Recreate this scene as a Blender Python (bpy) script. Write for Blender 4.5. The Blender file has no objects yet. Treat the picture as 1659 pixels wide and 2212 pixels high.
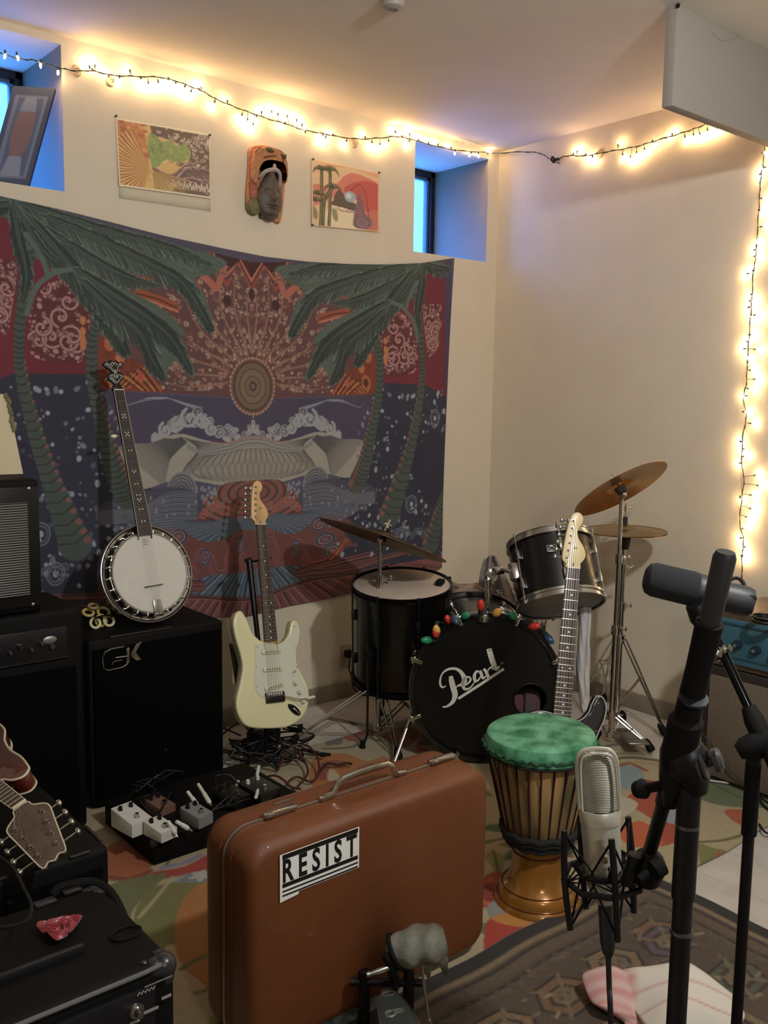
import bpy, bmesh, math, random
import numpy as np
from mathutils import Vector, Matrix, Euler
random.seed(7)
PI = math.pi
S = bpy.context.scene
COL = S.collection
# ------------------------------------------------------------ camera
CF, CYAW, CPITCH, CROLL = 2000.0, .8706, .1213, .0145
CLOC = Vector((-3.629, -3.426, 1.4297))
def _basis():
    f = Vector((math.cos(CYAW)*math.cos(CPITCH), math.sin(CYAW)*math.cos(CPITCH), -math.sin(CPITCH)))
    r = Vector((math.sin(CYAW), -math.cos(CYAW), 0)); u = r.cross(f)
    c, s = math.cos(CROLL), math.sin(CROLL)
    return r*c+u*s, u*c-r*s, f
CR, CU, CFW = _basis()
cd = bpy.data.cameras.new('camera'); cam = bpy.data.objects.new('camera', cd); COL.objects.link(cam)
cd.sensor_fit = 'VERTICAL'; cd.sensor_height = 36.0; cd.lens = 36.0*CF/2212; cd.clip_start = .05
R3 = Matrix((CR, CU, -CFW)).transposed()
cam.matrix_world = Matrix.Translation(CLOC) @ R3.to_4x4()
S.camera = cam
def ray(x, y): return CFW + CR*((x-829.5)/CF) - CU*((y-1106)/CF)
def pd(x, y, d): return CLOC + ray(x, y)*d                    # point seen at pixel x,y at depth d
def pp(x, y, ax, v):                                          # point seen at pixel on the plane axis=v
    r = ray(x, y); return CLOC + r*((v-CLOC[ax])/r[ax])
# ------------------------------------------------------------ light
S.view_settings.view_transform = 'Standard'; S.view_settings.look = 'None'
S.view_settings.gamma = 1.0; S.view_settings.use_curve_mapping = False
S.view_settings.exposure = 0.0
wd = bpy.data.worlds.new('evening_sky'); S.world = wd; wd.use_nodes = True
wd.node_tree.nodes['Background'].inputs[0].default_value = (.03, .24, 1.0, 1)
wd.node_tree.nodes['Background'].inputs[1].default_value = 13.0
def area(name, loc, target, size, power, color):
    l = bpy.data.lights.new(name, 'AREA'); l.shape = 'DISK'; l.size = size; l.energy = power; l.color = color
    o = bpy.data.objects.new(name, l); COL.objects.link(o); o.location = loc
    o.rotation_euler = (Vector(target)-Vector(loc)).to_track_quat('-Z', 'Y').to_euler(); return o
CEIL_P, FILL_P, BULB_P = 36.0, 15.0, 120.0
area('ceiling_lamp_light', (-2.1, -3.35, 2.42), (-1.0, -.7, .3), .13, CEIL_P, (1, .985, .965))

area('added_ceiling_fill', (-3.3, -4.4, 1.9), (-2.6, -2.6, 2.7), .3, FILL_P, (1, .96, .92))  # added upward fill that brightens the ceiling, not a lamp of the room
# ------------------------------------------------------------ materials
def lin(c):
    if isinstance(c, str): c = [int(c[i:i+2], 16)/255 for i in (0, 2, 4)]
    return tuple(((v/12.92) if v <= .04045 else ((v+.055)/1.055)**2.4) for v in c[:3])
MC = {}
def mt(name, col='808080', rough=.5, metal=0, coat=0, noise=0, nscale=40, bump=0, bscale=200, emit=None, es=0, alpha=1, trans=0, sheen=0, attr=None, var=None, aniso=0, spec=.5):
    if name in MC: return MC[name]
    m = bpy.data.materials.new(name); m.use_nodes = True; nt = m.node_tree; b = nt.nodes['Principled BSDF']
    c = (*lin(col), 1); b.inputs['Base Color'].default_value = c
    b.inputs['Roughness'].default_value = rough; b.inputs['Metallic'].default_value = metal
    b.inputs['Coat Weight'].default_value = coat; b.inputs['Specular IOR Level'].default_value = spec; b.inputs['Alpha'].default_value = alpha
    b.inputs['Transmission Weight'].default_value = trans; b.inputs['Sheen Weight'].default_value = sheen
    tc = nt.nodes.new('ShaderNodeTexCoord')
    if aniso:
        b.inputs['Anisotropic'].default_value = aniso; tg = nt.nodes.new('ShaderNodeTangent'); tg.direction_type = 'RADIAL'; tg.axis = 'Z'
        nt.links.new(tg.outputs[0], b.inputs['Tangent'])
    if attr:
        a = nt.nodes.new('ShaderNodeVertexColor'); a.layer_name = attr; nt.links.new(a.outputs[0], b.inputs['Base Color'])
    elif noise or var:
        n = nt.nodes.new('ShaderNodeTexNoise'); n.inputs['Scale'].default_value = nscale; n.inputs['Detail'].default_value = 6
        nt.links.new(tc.outputs['Object'], n.inputs['Vector'])
        r = nt.nodes.new('ShaderNodeValToRGB'); nt.links.new(n.outputs['Fac'], r.inputs['Fac'])
        r.color_ramp.elements[0].position = .35; r.color_ramp.elements[1].position = .65
        if var: r.color_ramp.elements[0].color = c; r.color_ramp.elements[1].color = (*lin(var), 1)
        else:
            r.color_ramp.elements[0].color = tuple(v*(1-noise) for v in c[:3])+(1,); r.color_ramp.elements[1].color = tuple(min(1, v*(1+noise)) for v in c[:3])+(1,)
        nt.links.new(r.outputs[0], b.inputs['Base Color'])
    if bump:
        n = nt.nodes.new('ShaderNodeTexNoise'); n.inputs['Scale'].default_value = bscale; n.inputs['Detail'].default_value = 4
        nt.links.new(tc.outputs['Object'], n.inputs['Vector'])
        bp = nt.nodes.new('ShaderNodeBump'); bp.inputs['Strength'].default_value = bump; bp.inputs['Distance'].default_value = .004
        nt.links.new(n.outputs['Fac'], bp.inputs['Height']); nt.links.new(bp.outputs[0], b.inputs['Normal'])
    if emit:
        b.inputs['Emission Color'].default_value = (*lin(emit), 1); b.inputs['Emission Strength'].default_value = es
    MC[name] = m; return m
def wavemat(name, c1, c2, scale, rough=.6, axis='X', dist=0, metal=0, sharp=(.4, .6), bump=0):
    if name in MC: return MC[name]
    m = bpy.data.materials.new(name); m.use_nodes = True; nt = m.node_tree; b = nt.nodes['Principled BSDF']
    b.inputs['Roughness'].default_value = rough; b.inputs['Metallic'].default_value = metal
    tc = nt.nodes.new('ShaderNodeTexCoord'); w = nt.nodes.new('ShaderNodeTexWave'); w.bands_direction = axis
    w.inputs['Scale'].default_value = scale; w.inputs['Distortion'].default_value = dist
    nt.links.new(tc.outputs['Object'], w.inputs['Vector'])
    r = nt.nodes.new('ShaderNodeValToRGB'); nt.links.new(w.outputs['Fac'], r.inputs['Fac'])
    r.color_ramp.elements[0].position, r.color_ramp.elements[1].position = sharp
    r.color_ramp.elements[0].color = (*lin(c1), 1); r.color_ramp.elements[1].color = (*lin(c2), 1)
    nt.links.new(r.outputs[0], b.inputs['Base Color'])
    if bump:
        bp = nt.nodes.new('ShaderNodeBump'); bp.inputs['Strength'].default_value = bump; bp.inputs['Distance'].default_value = .002
        nt.links.new(w.outputs['Fac'], bp.inputs['Height']); nt.links.new(bp.outputs[0], b.inputs['Normal'])
    MC[name] = m; return m
chrome = mt('chrome', 'c8c8c4', .18, 1, noise=.08)
dullchrome = mt('dull_chrome', '9c9c96', .35, 1)
black = mt('black_plastic', '0a0a0b', .5, spec=.35)
blackm = mt('black_metal', '151517', .35, .3)
blackv = mt('black_vinyl', '050506', .65, spec=.2, bump=.25, bscale=500)
blackc = mt('black_cloth', '080808', .9, spec=.1, bump=.3, bscale=900)
rubber = mt('rubber', '0a0a0a', .8, spec=.25)
# ------------------------------------------------------------ mesh building
class MB:
    def __init__(s, F=None): s.bm = bmesh.new(); s.F = F or Matrix.Identity(4)
    def _new(s, vs):
        return vs
    def box(s, c, d, bev=0, rot=None, seg=2):
        r = bmesh.ops.create_cube(s.bm, size=1); vs = r['verts']
        M = Matrix.Translation(c) @ (rot.to_4x4() if rot else Matrix.Identity(4)) @ Matrix.Diagonal((*d, 1))
        bmesh.ops.transform(s.bm, matrix=M, verts=vs)
        if bev:
            es = list({e for v in vs for e in v.link_edges})
            bmesh.ops.bevel(s.bm, geom=es, offset=bev, segments=seg, affect='EDGES', profile=.5)
        return s
    def lathe(s, prof, M=None, n=32, sx=1, sy=1, a0=0, a1=None):
        """prof: list of (r,z); revolve round local z"""
        M = M or Matrix.Identity(4); full = a1 is None; rows = []
        cnt = n if full else n+1
        for r, z in prof:
            if r < 1e-6: rows.append([s.bm.verts.new(M @ Vector((0, 0, z)))]); continue
            rows.append([s.bm.verts.new(M @ Vector((r*sx*math.cos(a0+(2*PI if full else a1-a0)*i/n), r*sy*math.sin(a0+(2*PI if full else a1-a0)*i/n), z))) for i in range(cnt)])
        for A, B in zip(rows, rows[1:]):
            m = n if full else n
            for i in range(m):
                j = (i+1) % cnt
                try:
                    if len(A) == 1 and len(B) == 1: continue
                    if len(A) == 1: s.bm.faces.new((A[0], B[j], B[i]))
                    elif len(B) == 1: s.bm.faces.new((A[i], A[j], B[0]))
                    else: s.bm.faces.new((A[i], A[j], B[j], B[i]))
                except ValueError: pass
        return s
    def cyl(s, p0, p1, r0, r1=None, n=16, cap=True):
        r1 = r0 if r1 is None else r1
        p0, p1 = Vector(p0), Vector(p1); d = p1-p0; L = d.length
        M = Matrix.Translation(p0) @ d.to_track_quat('Z', 'Y').to_matrix().to_4x4()
        pr = [(r0, 0), (r1, L)]
        if cap: pr = [(0, 0)]+pr+[(0, L)]
        return s.lathe(pr, M, n)
    def rod(s, p0, p1, prof, n=16):
        """prof: list of (radius, fraction) along p0->p1, capped"""
        p0, p1 = Vector(p0), Vector(p1); d = p1-p0; L = d.length
        M = Matrix.Translation(p0) @ d.to_track_quat('Z', 'Y').to_matrix().to_4x4()
        return s.lathe([(0, prof[0][1]*L)]+[(r, f*L) for r, f in prof]+[(0, prof[-1][1]*L)], M, n)
    def tube(s, pts, r, n=8, smooth=0, closed=False, rs=None):
        pts = [Vector(p) for p in pts]
        if smooth: pts = spline(pts, smooth, closed)
        N = len(pts); rows = []; nrm = None
        for i, p in enumerate(pts):
            if closed: t = pts[(i+1) % N]-pts[i-1]
            else: t = pts[min(i+1, N-1)]-pts[max(i-1, 0)]
            if t.length < 1e-9: t = Vector((0, 0, 1))
            t.normalize()
            if nrm is None:
                nrm = t.orthogonal().normalized()
            nrm = nrm - t*nrm.dot(t)
            if nrm.length < 1e-6: nrm = t.orthogonal()
            nrm.normalize(); b = t.cross(nrm); rr = rs[min(len(rs)-1, int(i*len(rs)/N))] if rs else r
            rows.append([s.bm.verts.new(p+(nrm*math.cos(2*PI*k/n)+b*math.sin(2*PI*k/n))*rr) for k in range(n)])
        for i in range(N if closed else N-1):
            A, B = rows[i], rows[(i+1) % N]
            for k in range(n): s.bm.faces.new((A[k], A[(k+1) % n], B[(k+1) % n], B[k]))
        if not closed:
            s.bm.faces.new(rows[0][::-1]); s.bm.faces.new(rows[-1])
        return s
    def prism(s, pts, z0, z1, M=None, bev=0, seg=2):
        M = M or Matrix.Identity(4); tb = bmesh.new()
        a = [tb.verts.new((x, y, z0)) for x, y in pts]; b = [tb.verts.new((x, y, z1)) for x, y in pts]; n = len(pts)
        tb.faces.new(a[::-1]); f1 = tb.faces.new(b)
        for i in range(n): tb.faces.new((a[i], a[(i+1) % n], b[(i+1) % n], b[i]))
        bmesh.ops.recalc_face_normals(tb, faces=tb.faces)
        if bev:
            zz = (z0+z1)/2
            es = [e for e in tb.edges if abs(e.verts[0].co.z-e.verts[1].co.z) < 1e-6]
            bmesh.ops.bevel(tb, geom=es, offset=bev, segments=seg, affect='EDGES', profile=.5)
        big = [f for f in tb.faces if len(f.verts) > 4]
        bmesh.ops.triangulate(tb, faces=big)
        bmesh.ops.transform(tb, matrix=M, verts=tb.verts)
        me = bpy.data.meshes.new('t'); tb.to_mesh(me); tb.free(); s.bm.from_mesh(me); bpy.data.meshes.remove(me)
        return s
    def ball(s, c, r, d=None, rot=None, sub=2):
        rr = bmesh.ops.create_icosphere(s.bm, subdivisions=sub, radius=1)
        d = d or (1, 1, 1)
        M = Matrix.Translation(c) @ (rot.to_4x4() if rot else Matrix.Identity(4)) @ Matrix.Diagonal((r*d[0], r*d[1], r*d[2], 1))
        bmesh.ops.transform(s.bm, matrix=M, verts=rr['verts']); return s
    def torus(s, R, r, M=None, n=40, k=8, sy=1):
        pts = [(R*math.cos(2*PI*i/n), R*sy*math.sin(2*PI*i/n), 0) for i in range(n)]
        M = M or Matrix.Identity(4)
        return s.tube([M @ Vector(p) for p in pts], r, n=k, closed=True)
    def grid(s, fn, nu, nv):
        """fn(u,v)->point"""
        vs = [[s.bm.verts.new(fn(i/nu, j/nv)) for i in range(nu+1)] for j in range(nv+1)]
        for j in range(nv):
            for i in range(nu): s.bm.faces.new((vs[j][i], vs[j][i+1], vs[j+1][i+1], vs[j+1][i]))
        return s
def spline(pts, k, closed=False):
    out = []; N = len(pts)
    rng = range(N if closed else N-1)
    for i in rng:
        g = (lambda q: pts[q % N]) if closed else (lambda q: pts[max(0, min(N-1, q))])
        p0, p1, p2, p3 = g(i-1), g(i), g(i+1), g(i+2)
        for j in range(k):
            t = j/k
            out.append(.5*((2*p1)+(p2-p0)*t+(2*p0-5*p1+4*p2-p3)*t*t+(3*p1-p0-3*p2+p3)*t**3))
    if not closed: out.append(pts[-1])
    return out
def spl2(pts, k=6, closed=True): return [(v.x, v.y) for v in spline([Vector((a, b, 0)) for a, b in pts], k, closed)]
WM = {}
def fin(name, mb, mat, parent=None, flat=False, local=False):
    """local: keep the builder's frame as the object's own axes"""
    bm = mb.bm
    bmesh.ops.recalc_face_normals(bm, faces=bm.faces) if not flat else None
    T = mb.F
    if parent is not None: T = WM[parent.name].inverted() @ T
    if local: LM = T; T = Matrix.Identity(4)
    bmesh.ops.transform(bm, matrix=T, verts=bm.verts)
    for f in bm.faces: f.smooth = True
    for e in bm.edges:
        if len(e.link_faces) == 2 and e.calc_face_angle(0) > .62: e.smooth = False
    me = bpy.data.meshes.new(name); bm.to_mesh(me); bm.free()
    for m in (mat if isinstance(mat, (list, tuple)) else [mat]): me.materials.append(m)
    o = bpy.data.objects.new(name, me); COL.objects.link(o)
    if parent is not None:
        o.parent = parent; WM[o.name] = WM[parent.name]
    else: WM[o.name] = Matrix.Identity(4)
    if local: o.matrix_local = LM; WM[o.name] = WM[o.name] @ LM
    return o
def tag(o, label=None, cat=None, group=None, kind=None):
    if label: o['label'] = label
    if cat: o['category'] = cat
    if group: o['group'] = group
    if kind: o['kind'] = kind
    return o
def thing(name, label, cat, loc, group=None, M=None):
    o = bpy.data.objects.new(name, None); COL.objects.link(o); o.empty_display_size = .05
    W = M if M is not None else Matrix.Translation(loc)
    o.matrix_world = W; WM[o.name] = W.copy()
    return tag(o, label, cat, group)
def single(name, mb, mat, label, cat, group=None):
    """a thing that is one mesh: origin moved to its base"""
    bmesh.ops.transform(mb.bm, matrix=mb.F, verts=mb.bm.verts); mb.F = Matrix.Identity(4)
    vs = mb.bm.verts; c = Vector((0, 0, 0))
    for v in vs: c += v.co
    c /= len(vs); c.z = min(v.co.z for v in vs)
    bmesh.ops.translate(mb.bm, vec=-c, verts=vs)
    o = fin(name, mb, mat); o.location = c; WM[o.name] = Matrix.Translation(c)
    return tag(o, label, cat, group)
def frame(o, up, nrm):
    """local x right, y up (along object), z out (towards nrm)"""
    y = Vector(up).normalized(); z = Vector(nrm); z = (z-y*z.dot(y)).normalized(); x = y.cross(z)
    M = Matrix((x, y, z)).transposed().to_4x4(); M.translation = Vector(o); return M
def zframe(o, zdir, xdir=(1, 0, 0)):
    z = Vector(zdir).normalized(); x = Vector(xdir); x = (x-z*x.dot(z)).normalized(); y = z.cross(x)
    M = Matrix((x, y, z)).transposed().to_4x4(); M.translation = Vector(o); return M
def textmb(body, F, h, depth=.001, sx=1, shear=0, offset=0, sp=1.0):
    cu = bpy.data.curves.new('t', 'FONT'); cu.body = body; cu.size = 1; cu.extrude = depth/h; cu.shear = shear; cu.offset = offset; cu.space_character = sp
    cu.align_x = 'CENTER'; cu.align_y = 'CENTER'; cu.resolution_u = 3
    o = bpy.data.objects.new('t', cu); COL.objects.link(o)
    dg = bpy.context.evaluated_depsgraph_get(); me = bpy.data.meshes.new_from_object(o.evaluated_get(dg))
    bpy.data.objects.remove(o); mb = MB(F); mb.bm.from_mesh(me); bpy.data.meshes.remove(me); bpy.data.curves.remove(cu)
    bmesh.ops.transform(mb.bm, matrix=Matrix.Diagonal((h*sx, h, h, 1)), verts=mb.bm.verts)
    return mb
# ------------------------------------------------------------ painter: prints and woven patterns, stored as a colour attribute
class Paint:
    def __init__(s, x0, x1, y0, y1, res, bg):
        s.x0, s.y0, s.x1, s.y1, s.res = x0, y0, x1, y1, res
        s.w = int((x1-x0)/res)+1; s.h = int((y1-y0)/res)+1
        s.a = np.zeros((s.h, s.w, 3)); s.a[:] = lin(bg)
        s.X, s.Y = np.meshgrid(x0+np.arange(s.w)*res, y0+np.arange(s.h)*res)
    def _bb(s, xs, ys, pad=0):
        i0 = max(0, int((min(xs)-pad-s.x0)/s.res)); i1 = min(s.w, int((max(xs)+pad-s.x0)/s.res)+2)
        j0 = max(0, int((min(ys)-pad-s.y0)/s.res)); j1 = min(s.h, int((max(ys)+pad-s.y0)/s.res)+2)
        return i0, i1, j0, j1
    def _mask(s, pts):
        xs = [p[0] for p in pts]; ys = [p[1] for p in pts]; i0, i1, j0, j1 = s._bb(xs, ys)
        if i1 <= i0 or j1 <= j0: return None, None
        X = s.X[j0:j1, i0:i1]; Y = s.Y[j0:j1, i0:i1]; m = np.zeros(X.shape, bool)
        for k in range(len(pts)):
            xa, ya = pts[k-1]; xb, yb = pts[k]
            if ya == yb: continue
            c = (Y >= min(ya, yb)) & (Y < max(ya, yb)) & (X < (xb-xa)*(Y-ya)/(yb-ya)+xa); m ^= c
        return (slice(j0, j1), slice(i0, i1)), m
    def poly(s, pts, col, a=1, sm=0, clip=None):
        if sm: pts = spl2(pts, sm)
        sl, m = s._mask(pts)
        if sl is None: return
        if clip is not None: m &= clip[sl]
        s.a[sl][m] = s.a[sl][m]*(1-a)+np.array(lin(col))*a
    def mask(s, pts, sm=0):
        if sm: pts = spl2(pts, sm)
        M = np.zeros((s.h, s.w), bool); sl, m = s._mask(pts)
        if sl is not None: M[sl] = m
        return M
    def line(s, pts, wd, col, a=1, sm=0, clip=None, taper=False):
        if sm: pts = spl2(pts, sm, False)
        c = np.array(lin(col)); n = len(pts)
        for k in range(n-1):
            xa, ya = pts[k]; xb, yb = pts[k+1]; w = wd*(1-.85*k/max(1, n-1)) if taper else wd
            i0, i1, j0, j1 = s._bb((xa, xb), (ya, yb), w)
            if i1 <= i0 or j1 <= j0: continue
            X = s.X[j0:j1, i0:i1]; Y = s.Y[j0:j1, i0:i1]; dx, dy = xb-xa, yb-ya; L = dx*dx+dy*dy or 1e-12
            t = np.clip(((X-xa)*dx+(Y-ya)*dy)/L, 0, 1); d = np.hypot(X-xa-t*dx, Y-ya-t*dy)
            m = np.clip((w/2-d)/s.res+.5, 0, 1)*a
            if clip is not None: m = m*clip[j0:j1, i0:i1]
            v = s.a[j0:j1, i0:i1]; v[:] = v*(1-m[..., None])+c*m[..., None]
    def oval(s, x, y, rx, ry, col, rot=0, a=1, ring=0, clip=None):
        r = max(rx, ry); i0, i1, j0, j1 = s._bb((x-r, x+r), (y-r, y+r), s.res)
        if i1 <= i0 or j1 <= j0: return
        X = s.X[j0:j1, i0:i1]-x; Y = s.Y[j0:j1, i0:i1]-y; cr, sr = math.cos(rot), math.sin(rot)
        q = np.hypot((X*cr+Y*sr)/rx, (-X*sr+Y*cr)/ry); m = np.clip((1-q)*min(rx, ry)/s.res+.5, 0, 1)*a
        if ring: m = m*np.clip((q-1+ring)*min(rx, ry)/s.res+.5, 0, 1)
        if clip is not None: m = m*clip[j0:j1, i0:i1]
        v = s.a[j0:j1, i0:i1]; v[:] = v*(1-m[..., None])+np.array(lin(col))*m[..., None]
    def spiral(s, x, y, r, turns, wd, col, a0=0, sgn=1, clip=None):
        n = int(14*turns)
        s.line([(x+r*(1-k/n)*math.cos(a0+sgn*2*PI*turns*k/n), y+r*(1-k/n)*math.sin(a0+sgn*2*PI*turns*k/n)) for k in range(n)], wd, col, clip=clip)
    def sample(s, x, y):
        fx = np.clip((x-s.x0)/s.res, 0, s.w-1.001); fy = np.clip((y-s.y0)/s.res, 0, s.h-1.001)
        i = fx.astype(int); j = fy.astype(int); u = (fx-i)[:, None]; v = (fy-j)[:, None]
        return (s.a[j, i]*(1-u)*(1-v)+s.a[j, i+1]*u*(1-v)+s.a[j+1, i]*(1-u)*v+s.a[j+1, i+1]*u*v)
def sheet(name, nu, nv, posfn, colfn, mat, parent=None, thick=0, W=None):
    """dense printed sheet; posfn(u,v)->(N,3) arrays; colfn(u,v)->(N,3)"""
    u, v = np.meshgrid(np.linspace(0, 1, nu+1), np.linspace(0, 1, nv+1)); u = u.ravel(); v = v.ravel()
    P = posfn(u, v); C = colfn(u, v)
    if parent is not None:
        I = np.array(WM[parent.name].inverted()); P = P @ I[:3, :3].T+I[:3, 3]
    i, j = np.meshgrid(np.arange(nu), np.arange(nv)); a = (j*(nu+1)+i).ravel()
    F = np.stack([a, a+1, a+nu+2, a+nu+1], 1)
    me = bpy.data.meshes.new(name); me.vertices.add(len(P)); me.vertices.foreach_set('co', P.astype(np.float32).ravel())
    me.loops.add(F.size); me.loops.foreach_set('vertex_index', F.astype(np.int32).ravel())
    me.polygons.add(len(F)); me.polygons.foreach_set('loop_start', np.arange(0, F.size, 4, dtype=np.int32))
    me.update(calc_edges=True); me.polygons.foreach_set('use_smooth', np.ones(len(F), bool))
    ca = me.color_attributes.new('print', 'FLOAT_COLOR', 'POINT')
    ca.data.foreach_set('color', np.concatenate([C, np.ones((len(C), 1))], 1).astype(np.float32).ravel())
    me.materials.append(mat); o = bpy.data.objects.new(name, me); COL.objects.link(o)
    if parent is not None: o.parent = parent; WM[o.name] = WM[parent.name]
    else: WM[o.name] = Matrix.Identity(4)
    if thick:
        md = o.modifiers.new('thickness', 'SOLIDIFY'); md.thickness = thick; md.offset = -1
    return o
# ============================================================ the setting
RX, RY, RH = -4.9, -5.3, 2.70
wallm = mt('wall_paint', 'ddd4bf', .75, noise=.02, nscale=6, bump=.06, bscale=180)
ceilm = mt('ceiling_paint', 'ddd6cd', .8, noise=.02, nscale=5, bump=.05, bscale=150)
whitem = mt('reveal_paint', 'dedcda', .7)
def struct(name, mb, m): return tag(fin(name, mb, m), kind='structure')
# back wall with two window openings, recess .45 deep
W1 = (-2.79, -2.285, 2.163, 2.672); W2 = (-.580, -.078, 2.140, 2.652); TH = .45
def backwall():
    mb = MB(); xs = sorted([RX, W1[0], W1[1], W2[0], W2[1], 0.0])
    for a, b in zip(xs, xs[1:]):
        w = W1 if abs(a-W1[0]) < 1e-6 else W2 if abs(a-W2[0]) < 1e-6 else None
        if w is None: mb.box(((a+b)/2, TH/2, RH/2), (b-a, TH, RH))
        else:
            mb.box(((a+b)/2, TH/2, w[2]/2), (b-a, TH, w[2])); mb.box(((a+b)/2, TH/2, (RH+w[3])/2), (b-a, TH, RH-w[3]))
    bmesh.ops.remove_doubles(mb.bm, verts=mb.bm.verts, dist=1e-5)
    return mb
struct('wall_back', backwall(), wallm)
struct('wall_right', MB().box((.06, RY/2+.2, RH/2), (.12, -RY+.5, RH)), wallm)
struct('wall_left', MB().box((RX-.06, RY/2+.2, RH/2), (.12, -RY+.5, RH)), wallm)
struct('wall_front', MB().box((RX/2, RY-.06, RH/2), (-RX+.3, .12, RH)), wallm)
struct('ceiling', MB().box((RX/2, RY/2+.25, RH+.06), (-RX+.3, -RY+.7, .12)), ceilm)
# stone coloured floor with faint plank joints
fm = bpy.data.materials.new('grey_floor'); fm.use_nodes = True; nt = fm.node_tree; b = nt.nodes['Principled BSDF']; b.inputs['Roughness'].default_value = .5
tc = nt.nodes.new('ShaderNodeTexCoord'); br = nt.nodes.new('ShaderNodeTexBrick'); mp = nt.nodes.new('ShaderNodeMapping')
mp.inputs['Rotation'].default_value = (0, 0, PI/2)
nt.links.new(tc.outputs['Object'], mp.inputs[0]); nt.links.new(mp.outputs[0], br.inputs[0])
br.inputs['Scale'].default_value = 1; br.inputs['Brick Width'].default_value = 1.2; br.inputs['Row Height'].default_value = .19; br.inputs['Mortar Size'].default_value = .0025
br.inputs['Color1'].default_value = (*lin('c0bbb2'), 1); br.inputs['Color2'].default_value = (*lin('bab5ac'), 1); br.inputs['Mortar'].default_value = (*lin('aba69d'), 1)
nz = nt.nodes.new('ShaderNodeTexNoise'); nz.inputs['Scale'].default_value = 9; nz.inputs['Detail'].default_value = 8; nt.links.new(tc.outputs['Object'], nz.inputs[0])
mx = nt.nodes.new('ShaderNodeMixRGB'); mx.blend_type = 'OVERLAY'; mx.inputs[0].default_value = .25
nt.links.new(br.outputs[0], mx.inputs[1]); nt.links.new(nz.outputs[0], mx.inputs[2]); nt.links.new(mx.outputs[0], b.inputs['Base Color'])
struct('floor', MB().box((RX/2, RY/2+.25, -.06), (-RX+.3, -RY+.7, .12)), fm)
basem = mt('baseboard_paint', '8d8374', .55, noise=.04)
struct('baseboard_back', MB().box((RX/2, -.008, .04), (-RX, .016, .08), .003), basem)
struct('baseboard_right', MB().box((-.008, RY/2, .04), (.016, -RY, .08), .003), basem)
# drop beam below the ceiling at upper right
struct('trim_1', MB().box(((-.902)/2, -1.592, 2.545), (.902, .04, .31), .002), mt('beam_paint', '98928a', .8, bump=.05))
cr_ = [pp(x, y, 1, -1.613) for x, y in ((1539, 70), (1552, 84), (1566, 89), (1590, 80), (1625, 68), (1659, 60), (1700, 52))]
struct('trim_2', MB().tube(cr_, .0008, 5, smooth=3), mt('thin_beam_line', '8f8a82', .9))  # thin line across the beam face, slightly darker than its paint
struct('trim_3', MB().ball(pd(1465, 12, 2.96), .006, (1, 1, 1.3)), rubber)
dk = mt('window_frame_metal', '23262b', .45, .5)
glass = mt('window_glass', 'e8f2ff', .03, 0, alpha=.12)
sky = mt('well_paint', '9fb4d0', .9)
for k, w in ((1, W1), (2, W2)):
    x0, x1, z0, z1 = w
    mb = MB(); t = .03; y = TH-.03
    mb.box((x0+t/2, y, (z0+z1)/2), (t, .05, z1-z0), .003).box((x1-t/2, y, (z0+z1)/2), (t, .05, z1-z0), .003)
    mb.box(((x0+x1)/2, y, z1-t/2), (x1-x0, .05, t), .003).box(((x0+x1)/2, y, z0+t/2), (x1-x0, .05, t), .003)
    wf = tag(fin('window_%d' % k, mb, dk), kind='structure')
    mb = MB(); t2 = .018
    for sx in (x0+t+t2/2, x1-t-t2/2): mb.box((sx, y+.005, (z0+z1)/2), (t2, .03, z1-z0-.06), .003)
    for sz in (z0+t+t2/2, z1-t-t2/2): mb.box(((x0+x1)/2, y+.005, sz), (x1-x0-.06, .03, t2), .003)
    fin('sash', mb, mt('sash_metal', '5c6f86', .4, .4), wf)
    fin('pane', MB().box(((x0+x1)/2, y+.005, (z0+z1)/2), (x1-x0-.09, .004, z1-z0-.09)), glass, wf)
# small white round detector on the ceiling
pc = pp(849, 2, 2, RH)
t = thing('smoke_detector', 'small round grey detector on the ceiling at the top edge', 'smoke detector', (pc.x, pc.y, RH))
fin('housing', MB(Matrix.Translation((pc.x, pc.y, RH))).lathe([(0, -.026), (.022, -.026), (.034, -.02), (.038, -.006), (.038, 0), (0, 0)]), mt('detector_plastic', 'a9a29b', .5), t)
fin('vent_ring', MB(Matrix.Translation((pc.x, pc.y, RH-.0265))).torus(.016, .0016), mt('detector_grey', '777'*2, .5), t)
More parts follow.
